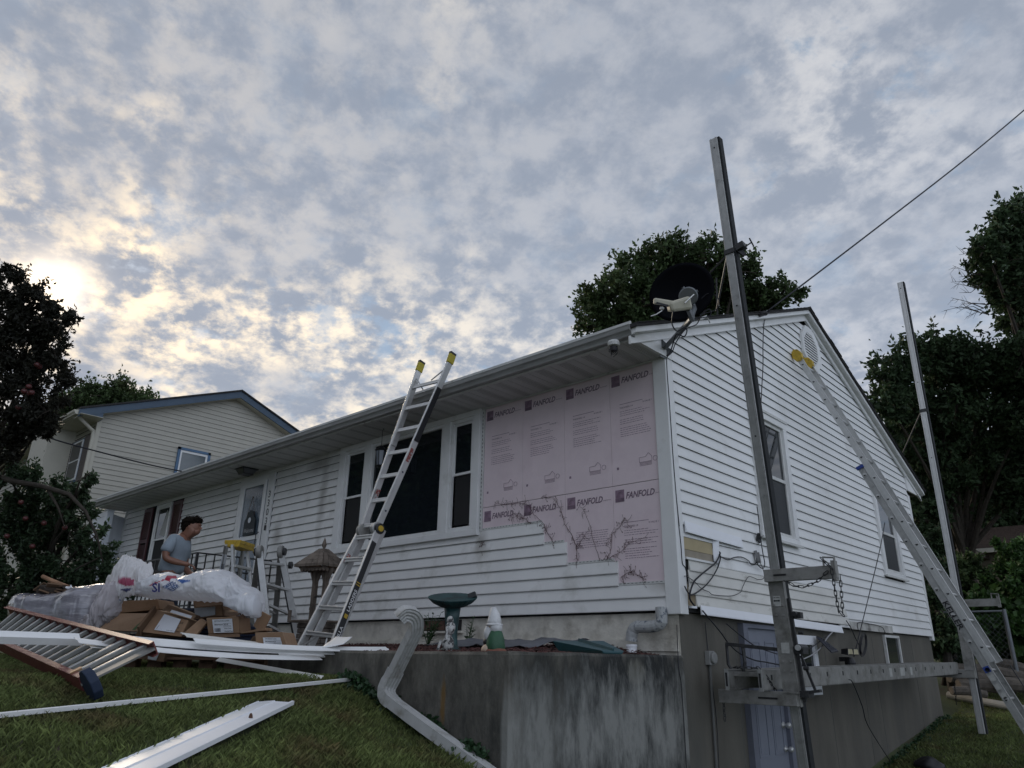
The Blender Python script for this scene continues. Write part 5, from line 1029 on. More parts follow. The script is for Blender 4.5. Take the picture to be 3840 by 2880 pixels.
# basement light well window behind the thistle
x0, x1 = ay_(893, 1345, .0).x, ay_(995, 1345, .0).x
bw = thing('foundation_window', 'low bricked window opening in the cream foundation behind the bird bath', 'window', (x0, 0, -.2)); MB().box(x0, x1, -.012, .019, -.14, -.02).build('opening', dark, bw)
for k in range(7): MB().box(x0+.02+k*(x1-x0-.04)/7, x0+.02+(k+.9)*(x1-x0-.04)/7, -.016, -.011, -.13, -.03).build('brick', mat('old_brick', (.09, .05, .035), .9, var=.6, vs=7), bw)
MB().box(x0-.03, x1+.03, -.03, .019, -.165, -.14).build('sill', found_f, bw)
# vines clinging to the foam board
vm = mat('dead_vine', (.10, .055, .05), .9, var=.4); r3 = lambda a, c: ((1750+a/1.65875)/K, (1200+c/1.65875)/K)
def vine(pts, label, r=.0045, tw=14):
    t = thing('dead_vine', label, 'vine', tuple(ay_(*r3(*pts[0]), -.02)), group=None); P = [ay_(*r3(a, c), -.022) for a, c in pts]
    b = MB(); out = []
    for i in range(len(P)-1):
        for j in range(5): q = P[i]+(P[i+1]-P[i])*(j/5); out.append(q+V((random.uniform(-1, 1)*.006, random.uniform(-.004, .004), random.uniform(-1, 1)*.006)))
    out.append(P[-1]); n_ = len(out); b.tube(out, [r*.75*(1-.6*i/n_) for i in range(n_)], 5); b.build('stem', vm, t)
    b = MB()
    for k in range(tw):
        q = random.choice(out); a = random.uniform(0, 6.28); l = random.uniform(.02, .09); b.tube([q, q+V((math.cos(a)*l*.5, -.008, math.sin(a)*l*.5+.01)), q+V((math.cos(a+.5)*l, -.004, math.sin(a+.5)*l))], .0016, 3)
        if random.random() < .5: q2 = q+V((math.cos(a+.5)*l, -.006, math.sin(a+.5)*l)); b.add([q2, q2+V((.012, -.004, .004)), q2+V((.006, -.008, .018))], [(0, 1, 2)])
    b.build('twigs', vm, t, kind='stuff', recalc=False)
vine([(690, 1500), (680, 1400), (650, 1330), (610, 1270), (585, 1180), (540, 1105), (470, 1100)], 'dead vine stem rising from the middle siding step to the board seam', tw=34)
vine([(690, 1410), (720, 1360), (745, 1320)], 'short dead vine branch forking right of the middle siding step', .003, 12)
vine([(830, 1495), (790, 1380), (765, 1270), (735, 1200), (720, 1170)], 'thin dead vine leaning left across the third foam panel', .003, 12)
vine([(870, 1490), (895, 1440), (905, 1330), (950, 1290), (975, 1245), (1000, 1250)], 'curling dead vine with a hooked tip on the last foam panel', .004, 26)
vine([(880, 1485), (950, 1450), (1010, 1390), (1110, 1350)], 'slanting dead vine reaching up to the right across the fine print', .0035, 22)
vine([(540, 1385), (505, 1330), (480, 1270), (420, 1210), (385, 1150), (330, 1140), (250, 1150), (190, 1140)], 'tangled dead vine over the lower left foam lettering', .0035, 60)
vine([(400, 1265), (360, 1235), (320, 1215), (280, 1230)], 'small tangle of dead tendrils above the top siding step', .0022, 36)
vine([(960, 1600), (1010, 1570), (1060, 1580), (1100, 1610)], 'low dead tendrils at the foot of the foam by the corner post', .0025, 36)
vine([(110, 1430), (95, 1400), (100, 1380), (85, 1395)], 'wisp of dead vine on the siding under the picture window', .002, 14)
# ------------------------------------------------------------------ satellite dish
ds = thing('satellite_dish', 'dark oval satellite dish with a pale receiver arm bolted to the gable corner', 'satellite dish', (.05, .0, 2.6))
DZ = 6.95; dc = at(1472, 632, DZ); galv = mat('galvanised_steel', (.16, .17, .18), .5, metal=.5, var=.2)
dn = (at(1445, 668, DZ-1.2)-dc).normalized()   # axis of the bowl, facing the viewer low and left
ex = CR*math.cos(.55)+CU*math.sin(.55); ex = (ex-dn*ex.dot(dn)).normalized(); ey = dn.cross(ex)
b = MB(); n = 40; ra_, rb_ = .315, .268; vs = []
for i in range(9):
    q = i/8
    for j in range(n):
        t = 2*math.pi*j/n; vs.append(dc+ex*ra_*q*math.cos(t)+ey*rb_*q*math.sin(t)-dn*.07*(1-q*q))
vs2 = [v_-dn*.008 for v_ in vs]; N_ = len(vs); fs = [(i*n+j, i*n+(j+1) % n, (i+1)*n+(j+1) % n, (i+1)*n+j) for i in range(8) for j in range(n)]
b.add(vs+vs2, fs+[tuple(N_+k for k in f[::-1]) for f in fs]+[(8*n+j, 8*n+(j+1) % n, N_+8*n+(j+1) % n, N_+8*n+j) for j in range(n)]); b.build('reflector', mat('dish_dark', (.004, .0045, .008), .7, var=.1, spec=.15), ds, smooth=True, recalc=False)
pb = ax_(1433, 752, .03); pk = at(1493, 690, 6.62); pe = at(1500, 668, 6.8)
MB().tube([pb+V((.02, 0, 0)), pk, pe, at(1490, 640, 6.98)], .024, 12).build('mast', galv, ds, smooth=True)
b = MB(); b.box(.022, .03, pb.y-.07, pb.y+.06, pb.z-.11, pb.z+.11); b.prism([(.03, pb.y-.05, pb.z+.10), (.03, pb.y-.05, pb.z-.02), (.11, pb.y-.05, pb.z)], (0, .01, 0)); b.prism([(.03, pb.y+.04, pb.z+.04), (.03, pb.y+.04, pb.z-.10), (.11, pb.y+.04, pb.z-.03)], (0, .01, 0)); b.build('wall_bracket', galv, ds, bev=.003)
b = MB(); c_ = at(1487, 640, 6.82); b.lathe(c_, [(.085, 0), (.09, .01), (.08, .02)], 20, M=Matrix((ex, ey, dn)).transposed())
for k in range(4): a = k*1.57; b.bar(c_, c_+(ex*math.cos(a)+ey*math.sin(a))*.1, .02, .02)
b.build('mount_plate', galv, ds)
lnb = mat('aged_cream_plastic', (.50, .47, .37), .5, var=.15, vs=8)
b = MB(); b.bar(at(1412, 650, 6.35), at(1462, 658, 6.4), .035, .055, up=CU); b.build('receiver_arm', lnb, ds, bev=.014)
MB().bar(at(1418, 654, 6.33), at(1444, 661, 6.36), .004, .018, up=CU).build('slot', steel, ds)
b = MB(); b.bar(at(1444, 664, 6.4), at(1490, 654, 6.45), .09, .085, up=CU, h1=.12); b.build('receiver_body', lnb, ds, bev=.022)
b = MB(); b.lathe(at(1430, 668, 6.38), [(.018, 0), (.022, .01), (.016, .02)], 10); b.build('receiver_horn', siding_new, ds)
MB().bar(at(1487, 668, 6.45), at(1497, 690, 6.6), .03, .05, up=CU).build('receiver_support', galv, ds)
MB().tube([at(1479, 655, 6.35), at(1499, 636, 6.4)], .006, 6).build('screw_rod', alum_b, ds); MB().tube([at(1430, 671, 6.35), at(1418, 679, 6.3), at(1406, 683, 6.25)], .005, 6).build('screw_rod', alum_b, ds)
wire('coil', 'black coaxial cable hanging from the dish receiver and wound round its mast', [at(1456, 664, 6.38), at(1453, 680, 6.38), at(1452, 700, 6.42), at(1462, 715, 6.5), at(1478, 708, 6.5), at(1484, 714, 6.5), at(1478, 727, 6.5), at(1462, 722, 6.55), at(1456, 735, 6.6), at(1448, 760, 6.62), at(1440, 768, 6.6)], .006, sub=4)
wire('coil', 'second black coaxial cable looping behind the dish mast', [at(1500, 688, 6.6), at(1520, 686, 6.6), at(1535, 680, 6.6), at(1532, 668, 6.6), at(1515, 680, 6.6), at(1505, 700, 6.6), at(1480, 712, 6.5), at(1460, 740, 6.55), at(1452, 760, 6.6), at(1441, 770, 6.6)], .005, sub=4)
wire('coil', 'large faint loop of cable behind the dish', [at(1510, 680, 6.9), at(1545, 670, 6.9), at(1553, 655, 6.9), at(1548, 640, 6.9), at(1530, 634, 6.9), at(1515, 645, 6.9)], .004, sub=4)
b = MB(); b.bar(at(1513, 690, 6.65), at(1527, 684, 6.65), .03, .02); b.tube([at(1520, 688, 6.65), at(1530, 688, 6.65), at(1534, 698, 6.65)], .006, 5); tag(b.build('cable_splitter', alum_b, None), 'small silver cable splitter hanging behind the dish mast', 'splitter')
# service drop
a0 = ax_(1653, 676, .2); far = at(2420, 60, 12.)
wire('service_drop', 'long black overhead service cable running from the gable rake up out of view', [a0, a0+(far-a0)*.25+V((0, 0, -.06)), a0+(far-a0)*.5+V((0, 0, -.1)), a0+(far-a0)*.75+V((0, 0, -.06)), far], .011)
b = MB(); b.bar(a0+V((-.15, 0, 0)), a0, .04, .05); b.lathe(a0+V((0, 0, -.03)), [(.02, 0), (.035, .02), (.02, .05)], 10); tag(b.build('cable_hook', steel, None), 'dark cable anchor fixed on the rake board behind the pole', 'hook')
# ------------------------------------------------------------------ material pile on the lawn
def F7(a, c): return (172.8+a*.2083, 1180.9+c*.2083)
def qbox(pts, ds, th, name, m, parent, bev=.004, dirv=None):
    q = [at(*p, d) for p, d in zip(pts, ds if isinstance(ds, (list, tuple)) else [ds]*4)]; dv_ = (dirv or fd)*th
    b = MB(); b.hexa(q, [p+dv_ for p in q]); return b.build(name, m, parent, bev=bev), q
def label_on(q, box, u0, u1, v0, v1, title=True):
    # q: front quad (bl, br, tr, tl)
    P_ = lambda u, v_: (q[0]*(1-u)+q[1]*u)*(1-v_)+(q[3]*(1-u)+q[2]*u)*v_
    nn = (q[1]-q[0]).cross(q[3]-q[0]).normalized(); nn = nn if nn.dot(CAM-q[0]) > 0 else -nn
    b = MB(); c = [P_(u0, v0), P_(u1, v0), P_(u1, v1), P_(u0, v1)]; b.hexa([p+nn*.010 for p in c], [p+nn*.012 for p in c]); lo = b.build('shipping_label', paper, box)
    ex = (c[1]-c[0]).normalized(); ey = (c[3]-c[0]); ey = (ey-ex*ey.dot(ex)).normalized(); W_ = (c[1]-c[0]).length; H = (c[3]-c[0]).length; o = nn*.013
    for s, fx, fy, sz in (('RESTORATION CLASSIC', .05, .84, .10), ('MIDNIGHT BLUE', .05, .56, .12), ('D4', .05, .72, .06), ('Select Cedar', .55, .28, .09), ('CertainTeed', .55, .06, .11)):
        text(s, c[0]+ex*W_*fx+ey*H*fy+o, ex, ey, sz*H*1.15, black, lo, bold=.015 if sz > .08 else 0, squash=.9 if 'REST' in s else 1, off=0)
    b = MB(); x = .05
    while x < .34: w_ = random.choice((.006, .012, .018)); p = c[0]+ex*W_*x+ey*H*.08+o; b.add([p, p+ex*W_*w_, p+ex*W_*w_+ey*H*.26, p+ey*H*.26], [(0, 1, 2, 3)]); x += w_+.01
    for yy in (.5, .68, .42): p = c[0]+ex*W_*.5+ey*H*yy+o; b.add([p, p+ex*W_*.4, p+ex*W_*.4+ey*H*.015, p+ey*H*.015], [(0, 1, 2, 3)])
    b.build('barcode_print', black, lo, kind='stuff', recalc=False)
pal = thing('wooden_pallet', 'dark wooden pallet under the heap of siding cartons', 'pallet', tuple(at(300, 1450, 7)))
for k in range(3):
    for j in range(7): p = at(230+j*55, 1428, 6.4+k*.6); MB().bar(V((p.x, p.y, gz(p.x, p.y)+.03+.0)), V((p.x, p.y, gz(p.x, p.y)+.11)), .10, .12, up=hd).build('block', woodbr, pal)
for k in range(6): a = at(215, 1425, 6.3+k*.26); c = at(575, 1425, 6.3+k*.26); z_ = -.46; MB().bar(V((a.x, a.y, z_)), V((c.x, c.y, z_)), .10, .02).build('deck_board', woodbr, pal)
# navy siding panels in the cartons
nv = thing('siding_stack', 'stack of dark navy siding panels spilling from the torn cartons', 'siding panels', tuple(at(450, 1400, 7)))
for k in range(13):
    y = 1412-k*8; a, c = at(300+random.uniform(-8, 8)+k*3, y, 6.75), at(548-max(0, k-7)*16+random.uniform(-6, 6), y, 6.95); MB().bar(a+fd*.2, c+fd*.2, .42, .026).build('panel', navy, nv, bev=.002)
for k in range(4):
    a, c = at(160, 1398-k*9, 6.8), at(330, 1400-k*9, 6.9); MB().bar(a+fd*.2, c+fd*.2, .42, .03).build('panel', navy, nv, bev=.002)
def carton(name, label, pts, ds, th, m=card, lab=None, dirv=None, stripe=False):
    t = thing('cardboard_box', label, 'box', tuple(at(*pts[0], ds if not isinstance(ds, (list, tuple)) else ds[0]))); o, q = qbox(pts, ds, th, 'carton', m, t, dirv=dirv)
    if lab: label_on(q, t, *lab)
    return t, q
t, q = carton('c', 'long cardboard siding carton lying left of the labelled end panels', [F7(160, 862), F7(625, 880), F7(770, 690), F7(385, 690)], [6.35, 6.25, 6.5, 6.7], .3)
b = MB(); n_ = (q[1]-q[0]).cross(q[3]-q[0]).normalized(); n_ = n_ if n_.dot(CAM-q[0]) > 0 else -n_
P_ = lambda u, v_: (q[0]*(1-u)+q[1]*u)*(1-v_)+(q[3]*(1-u)+q[2]*u)*v_
b.add([P_(.80, .05)+n_*.003, P_(.87, .05)+n_*.003, P_(.93, .95)+n_*.003, P_(.86, .95)+n_*.003], [(0, 1, 2, 3)]); b.build('green_stripe', mat('green_print', (.06, .11, .04), .8), t, recalc=False)
text('VINYL SIDING', P_(.38, .25)+n_*.004, q[1]-q[0], q[3]-q[0]-(q[1]-q[0])*((q[3]-q[0]).dot(q[1]-q[0])/(q[1]-q[0]).length_squared), .06, card_d, t, off=0)
t, q = carton('c', 'open cardboard carton end with a white label tilted beside the long carton', [F7(640, 885), F7(1050, 935), F7(1125, 765), F7(805, 655)], [6.2, 6.15, 6.3, 6.45], .28, lab=(.28, .80, .12, .88))
for k, (a, c) in enumerate(((F7(610, 880), F7(780, 660)),)):
    MB().bar(at(*a, 6.18), at(*c, 6.42), .02, .10, up=fd).build('flap', card_d, t)
t, q = carton('c', 'flattened carton flap with a narrow label above the tilted carton end', [F7(850, 655), F7(1170, 750), F7(1215, 715), F7(910, 595)], [6.4, 6.35, 6.5, 6.55], .12, m=card_d, lab=None)
b = MB(); c_ = [at(*F7(935, 680), 6.33), at(*F7(1150, 745), 6.30), at(*F7(1165, 718), 6.33), at(*F7(955, 655), 6.36)]; b.hexa(c_, [p-fd*.006 for p in c_]); b.build('shipping_label', paper, t)
t, q = carton('c', 'long dark carton with a torn top lying behind the front cartons', [F7(385, 690), F7(830, 650), F7(805, 545), F7(400, 565)], 6.7, .35, m=card)
t, q = carton('c', 'raised cardboard carton with a grey label under the white plastic sack', [F7(1195, 745), F7(1480, 715), F7(1460, 545), F7(1170, 555)], [6.6, 6.6, 6.7, 6.7], .4, lab=None)
c_ = [at(*F7(1205, 742), 6.58), at(*F7(1410, 708), 6.58), at(*F7(1408, 622), 6.58), at(*F7(1192, 638), 6.58)]; b = MB(); b.hexa([p-fd*.015 for p in c_], [p-fd*.02 for p in c_]); b.build('shipping_label', mat('grey_label', (.42, .44, .45), .7, var=.1, vs=20), t)
MB().hexa([at(*F7(1170, 560), 6.62), at(*F7(1465, 540), 6.62), at(*F7(1480, 600), 6.42), at(*F7(1205, 625), 6.42)], [at(*F7(1170, 556), 6.63), at(*F7(1465, 536), 6.63), at(*F7(1480, 596), 6.43), at(*F7(1205, 621), 6.43)]).build('flap', card, t)
MB().hexa([at(*F7(1475, 540), 6.7), at(*F7(1505, 560), 7.1), at(*F7(1500, 700), 7.1), at(*F7(1485, 712), 6.6)], [at(*F7(1470, 540), 6.72), at(*F7(1498, 560), 7.12), at(*F7(1494, 700), 7.12), at(*F7(1478, 712), 6.62)]).build('flap', card_d, t)
t, q = carton('c', 'cardboard carton with a white label in the middle of the heap', [F7(1330, 905), F7(1655, 895), F7(1640, 722), F7(1308, 738)], 6.15, .3, lab=(.20, .82, .08, .90))
MB().hexa([at(*F7(1660, 890), 6.15), at(*F7(1745, 800), 6.4), at(*F7(1700, 690), 6.45), at(*F7(1645, 720), 6.17)], [at(*F7(1665, 890), 6.19), at(*F7(1750, 800), 6.44), at(*F7(1705, 690), 6.49), at(*F7(1650, 720), 6.21)]).build('flap', card, t)
MB().hexa([at(*F7(1500, 715), 6.3), at(*F7(1640, 715), 6.25), at(*F7(1690, 672), 6.6), at(*F7(1500, 655), 6.7)], [at(*F7(1500, 711), 6.3), at(*F7(1640, 711), 6.25), at(*F7(1690, 668), 6.6), at(*F7(1500, 651), 6.7)]).build('flap', card, t)
MB().hexa([at(*F7(1330, 945), 6.1), at(*F7(1660, 935), 6.1), at(*F7(1655, 900), 6.15), at(*F7(1330, 908), 6.15)], [at(*F7(1335, 940), 6.4), at(*F7(1660, 930), 6.4), at(*F7(1655, 896), 6.4), at(*F7(1330, 904), 6.4)]).build('flap', card_d, t)
t, q = carton('c', 'cardboard carton with a white label at the lower right of the heap', [F7(1825, 1040), F7(2150, 1045), F7(2100, 885), F7(1815, 890)], 6.0, .35, lab=(.28, .88, .0, .68))
MB().hexa([at(*F7(1740, 1020), 6.15), at(*F7(1828, 1040), 6.05), at(*F7(1828, 920), 6.05), at(*F7(1790, 930), 6.15)], [at(*F7(1740, 1020), 6.2), at(*F7(1828, 1040), 6.1), at(*F7(1828, 920), 6.1), at(*F7(1790, 930), 6.2)]).build('flap', card_d, t)
t, q = carton('c', 'narrow folded cardboard strip leaning between the two labelled cartons', [F7(1070, 900), F7(1185, 935), F7(1315, 790), F7(1250, 742)], [6.1, 6.08, 6.25, 6.28], .05)
t, q = carton('c', 'pointed cardboard flap standing up at the right end of the heap', [F7(1840, 870), F7(1900, 870), F7(1978, 720), F7(1880, 668)], 6.25, .03)
MB().hexa([at(*F7(1800, 820), 6.25), at(*F7(1842, 870), 6.25), at(*F7(1882, 670), 6.25), at(*F7(1860, 690), 6.25)], [p+fd*.03 for p in (at(*F7(1800, 820), 6.25), at(*F7(1842, 870), 6.25), at(*F7(1882, 670), 6.25), at(*F7(1860, 690), 6.25))]).build('flap', card, t)
t, q = carton('c', 'flat torn strip of cardboard under the middle carton', [F7(1655, 905), F7(1925, 870), F7(1920, 838), F7(1660, 890)], 6.2, .2, m=card)
t, q = carton('c', 'crushed dark carton low under the white siding strips', [F7(690, 1180), F7(860, 1195), F7(900, 1080), F7(700, 1080)], 6.2, .3, m=card_d, lab=None)
c_ = [at(*F7(705, 1165), 6.19), at(*F7(790, 1180), 6.19), at(*F7(830, 1090), 6.19), at(*F7(715, 1090), 6.19)]; b = MB(); b.hexa(c_, [p-fd*.006 for p in c_]); b.build('shipping_label', MAT['grey_label'], t)
t, q = carton('c', 'dark crushed carton edge behind the lower right labelled carton', [F7(565, 925), F7(1240, 950), F7(1230, 925), F7(590, 885)], 6.25, .3, m=card_d)
# plastic sacks
def loaf(secs, d, hd_, name, label, cat, m, amp=.03, n=(90, 40), colf=None, pw=.75, fr=(7, 7, 7), parent=None):
    xs = [s[0] for s in secs]; vs = []; N1, N2 = n; cols = []
    for i in range(N1+1):
        x = xs[0]+(xs[-1]-xs[0])*i/N1; tp, bt_, dd_ = (float(np.interp(x, xs, [s[k] if len(s) > k else d for s in secs])) for k in (1, 2, 3))
        T_, B_ = at(x, tp, dd_), at(x, bt_, dd_); c = (T_+B_)/2; hz = (T_-B_).length/2; hh = hd_*min(1, math.sqrt(max(0, 1-abs(2*i/N1-1)**4)))*min(1, hz/.06)
        for j in range(N2):
            ph = 2*math.pi*j/N2; cs, sn = math.cos(ph), math.sin(ph); cs = math.copysign(abs(cs)**pw, cs); sn = math.copysign(abs(sn)**pw, sn)
            p = c+fd*(hh*cs)+V((0, 0, 1))*(hz*sn); q = V((p.x*fr[0], p.y*fr[1], p.z*fr[2]))
            sx_ = i/N1*(len(secs)*.55); q2 = V((sx_+.5*noise.noise(q*.6), ph*.95+.35*sx_, fr[2]*.37)); wv = .5*noise.noise(q*.35)
            w_ = (.55-1.9*abs(noise.noise(q2+V((wv, wv, 0)))))+.5*(.5-1.8*abs(noise.noise(q2*2.3+V((3, 1, 0)))))+.28*(.5-1.8*abs(noise.noise(q2*5.1)))+.12*noise.noise(q*4); nrm = (p-c).normalized()
            p = p+nrm*amp*w_*min(1, hz/.08); vs.append(p)
            if colf: cols.append(colf(i/N1, ph, p))
    fs = [(i*N2+j, i*N2+(j+1) % N2, (i+1)*N2+(j+1) % N2, (i+1)*N2+j) for i in range(N1) for j in range(N2)]+[tuple(range(N2-1, -1, -1)), tuple(N1*N2+j for j in range(N2))]
    b = MB(); b.add(vs, fs); o = b.build(name, m, parent, smooth=True)
    if colf:
        ca = o.data.color_attributes.new('print', 'FLOAT_COLOR', 'POINT'); ca.data.foreach_set('color', np.array([(*c, 1) for c in cols], dtype=np.float32).ravel())
    if label: tag(o, label, cat)
    return o
plast = mat('white_sack', (1, 1, 1), .34, var=.04, vs=6, bump=.7, bs=13, vcol='print', trans=.42, spec=.6)
def inpoly(x, y, poly):
    c = False; j = len(poly)-1
    for i in range(len(poly)):
        if (poly[i][1] > y) != (poly[j][1] > y) and x < (poly[j][0]-poly[i][0])*(y-poly[i][1])/(poly[j][1]-poly[i][1])+poly[i][0]: c = not c
        j = i
    return c
def pix(p):
    v_ = p-CAM; z_ = v_.dot(_f); return ((1920+FPX*v_.dot(CR)/z_)/K, (1440-FPX*v_.dot(CU)/z_)/K)
RED, BLU, NAV = (.45, .03, .07), (.10, .16, .32), (.04, .06, .22)
def print1(u, ph, p):      # printing on the long sack
    x, y = pix(p); X_, Y_ = (x-172.8)/.2083, (y-1180.9)/.2083
    if math.cos(ph) > .3: return (.86, .87, .90)
    if inpoly(X_, Y_, [(700, 415), (790, 360), (870, 355), (900, 300), (1000, 300), (1010, 330), (940, 330), (930, 365), (860, 335), (800, 385)]): return RED
    if inpoly(X_, Y_, [(930, 360), (990, 365), (1030, 420), (960, 465), (850, 420)]) and (X_+Y_*1.9) % 44 > 12: return BLU
    if inpoly(X_, Y_, [(990, 335), (1160, 350), (1070, 385), (1010, 350)]): return (.08, .18, .5)
    return (.86, .87, .90)
def print2(u, ph, p):
    x, y = pix(p); X_, Y_ = (x-172.8)/.2083, (y-1180.9)/.2083; nn = noise.noise(p*14)
    if math.cos(ph) > .3: return (.85, .85, .86)
    if inpoly(X_, Y_, [(375, 345), (420, 320), (560, 340), (560, 400), (480, 410), (400, 380)]) and nn > -.3: return (.45, .10, .18)
    if inpoly(X_, Y_, [(420, 440), (520, 430), (680, 470), (660, 510), (600, 480), (420, 480)]) and nn > -.25: return (.10, .12, .26)
    if inpoly(X_, Y_, [(560, 430), (650, 430), (660, 465), (600, 470)]) and nn > -.3: return (.4, .08, .13)
    if inpoly(X_, Y_, [(380, 470), (420, 430), (430, 560), (380, 550)]) and nn > .05: return (.12, .16, .38)
    return (.84, .84, .86)
S = lambda a, t_, b_, d_=6.5: (172.8+a*.2083, 1180.9+t_*.2083, 1180.9+b_*.2083, d_)
def opening(u, ph, p): return (.86, .87, .90)
sack = loaf([S(610, 450, 500, 6.35), S(700, 380, 510, 6.35), S(800, 345, 520, 6.35), S(930, 300, 520, 6.4), S(1050, 315, 525, 6.4), S(1150, 345, 535, 6.45), S(1230, 310, 545, 6.45), S(1330, 262, 545, 6.5), S(1450, 252, 550, 6.5), S(1550, 285, 575, 6.5), S(1640, 345, 620, 6.5), S(1720, 410, 665, 6.45), S(1800, 460, 700, 6.4), S(1860, 500, 718, 6.4), S(1895, 590, 700, 6.4)], 6.5, .36,
     'plastic_sack', 'long crumpled white plastic sack printed red and blue lying over the cartons', 'sack', plast, amp=.032, n=(200, 110), colf=print1)
loaf([S(1490, 540, 600, 6.12), S(1600, 520, 640, 6.12), S(1750, 500, 700, 6.15), S(1830, 540, 715, 6.15), S(1885, 600, 715, 6.2)], 6.2, .10, 'sack_fold', 'x', 'x', plast, amp=.03, n=(50, 30), colf=opening, parent=None)
o = bpy.data.objects['sack_fold']; o.parent = sack
for k in ('label', 'category'): del o[k]
loaf([S(270, 330, 420, 6.3), S(320, 290, 560, 6.25), S(350, 200, 600, 6.25), S(375, 150, 600, 6.25), S(430, 115, 590, 6.25), S(500, 130, 490, 6.25), S(580, 165, 480, 6.3), S(640, 180, 480, 6.3), S(710, 195, 440, 6.3), S(738, 235, 365, 6.3), S(742, 300, 350, 6.3)], 6.3, .07,
     'plastic_sack', 'crumpled white sack bunched upright at the left end of the cartons', 'sack', plast, amp=.036, n=(130, 90), colf=print2)
loaf([S(0, 800, 860, 6.0), S(60, 740, 870, 6.0), S(150, 690, 850, 6.0), S(220, 500, 800, 6.05), S(280, 420, 760, 6.1), S(340, 400, 720, 6.12), S(400, 500, 660, 6.15), S(425, 560, 600, 6.2)], 6.1, .10,
     'plastic_sack', 'trailing white sack hanging down in front of the wrapped bundle', 'sack', plast, amp=.05, n=(90, 44), colf=lambda u, ph, p: (.66, .62, .64))
bpt = lambda a, c, d_=6.02: at(*F7(a, c), d_)
text('SI', bpt(745, 468, 5.99), CR, CU, .10, mat('navy_print', (.03, .04, .2), .5), sack, bold=.02, off=0)
def film_x(N, L, tc, out): return out
film = mat('stretch_film', (.26, .25, .28), .2, var=.3, vs=4, bump=.5, bs=4, stretch=(1, 1, 6), col2=(.55, .54, .56), mixs=5, mixt=(.55, .72), spec=.8, coat=.4)  # pale streaks in the colour stand in for highlights on the film
r6 = lambda a, c: ((a/3.017)/K, (2100+c/3.017)/K)
G = lambda a, t_, b_, d_: (*r6(a, t_), r6(a, b_)[1], d_)
loaf([G(190, 560, 640, 7.3), G(235, 420, 660, 7.2), G(300, 395, 680, 7.1), G(420, 400, 720, 7.0), G(600, 405, 780, 6.9), G(800, 395, 850, 6.8), G(900, 345, 900, 6.7), G(1060, 305, 930, 6.65), G(1200, 290, 950, 6.6), G(1260, 320, 950, 6.6)], 7, .34,
     'wrapped_bundle', 'stretch wrapped bundle of siding glinting at the left end of the pile', 'bundle', film, amp=.014, n=(120, 56), pw=.5, fr=(2.5, 2.5, 14))
db_ = thing('debris_heap', 'brown torn felt and wood scraps heaped on the wrapped bundle', 'debris', tuple(at(*r6(620, 380), 7)))
for k in range(16):
    a = r6(random.uniform(430, 830), random.uniform(300, 400)); p = at(*a, random.uniform(6.85, 7.2)); dr = V((random.uniform(-1, 1), random.uniform(-1, 1), random.uniform(-.35, .5))).normalized()
    MB().bar(p-dr*random.uniform(.05, .12), p+dr*random.uniform(.05, .12), random.uniform(.04, .12), .012, up=(random.uniform(-.5, .5), .3, 1)).build('scrap', random.choice([woodbr, card_d, mat('felt_brown', (.05, .038, .03), .95, var=.4)]), db_)
loaf([G(405, 385, 420, 7), G(480, 345, 420, 7), G(560, 285, 415, 7), G(650, 300, 410, 7), G(760, 320, 400, 7), G(860, 350, 385, 7)], 7, .2, 'felt', None, None, MAT['felt_brown'], amp=.05, n=(60, 26), parent=db_)
b = MB(); b.tube([at(*r6(480, 185), 7.0), at(*r6(600, 240), 6.95), at(*r6(760, 300), 6.9)], [.018, .02, .018], 8); tag(b.build('wooden_stick', mat('pale_stick', (.30, .17, .10), .8, var=.4, vs=8), None), 'pale broken stick leaning on top of the debris heap', 'stick')
b = MB(); b.tube([at(*r6(745, 312), 6.85), at(*r6(780, 318), 6.85), at(*r6(805, 305), 6.85), at(*r6(800, 282), 6.85)], [.012, .014, .011, .005], 6); tag(b.build('hook', siding_new, None), 'small white plastic hook by the end of the stick', 'hook')
# ------------------------------------------------------------------ red ladder
rl2 = thing('fibreglass_ladder', 'red railed fibreglass ladder lying tilted against the wrapped bundle', 'ladder', tuple(at(180, 1490, 4.5)))
n0 = at(176, 1478, 4.12); n1 = at(0, 1396, 5.5); n1 = n1+(n1-n0)*.35; f0_ = at(336, 1400, 4.35); f1_ = at(20, 1319, 6.1)
dn0 = (n1-n0).normalized(); df0 = (f1_-f0_).normalized(); pl = (f0_-n0).cross(dn0).normalized(); pl = pl if pl.z > 0 else -pl
for a, c, s in ((n0, n1, 1), (f0_, f1_, -1)):
    b = MB(); b.bar(a, c, .008, .085, up=pl); 
    x_ = (c-a).normalized().cross(pl).normalized()
    for q in (-1, 1): b.bar(a+pl*.040*q+x_*.014*s*(1 if (f0_-n0).dot(x_) > 0 else -1), c+pl*.040*q+x_*.014*s*(1 if (f0_-n0).dot(x_) > 0 else -1), .03, .006, up=pl)
    b.build('rail', redp, rl2)
Lr = min((n1-n0).length, (f1_-f0_).length); k = 0; tt_ = .12
while tt_ < Lr-.02:
    a = n0+dn0*tt_; c = f0_+df0*tt_
    MB().bar(a, c, .032, .032, up=pl).build('rung', alum, rl2, bev=.005); tt_ += .152; k += 1
MB().bar(n0+dn0*.02, f0_+df0*.02, .075, .012, up=pl).build('step', alum_d, rl2)
b = MB(); b.prism([n0-dn0*.02+pl*(.095*math.cos(t))+(-dn0)*(.07+.095*math.sin(t)) for t in np.linspace(0, 2*math.pi, 11)[:-1]], (f0_-n0).normalized()*.05); b.build('foot', bluep, rl2, bev=.006)
MB().bar(n0+dn0*.16+pl*.045, n0+dn0*.16+pl*.045+(f0_-n0).normalized()*.06, .04, .012, up=pl).build('bracket', mat('brass_bracket', (.35, .22, .12), .5, metal=.4), rl2)
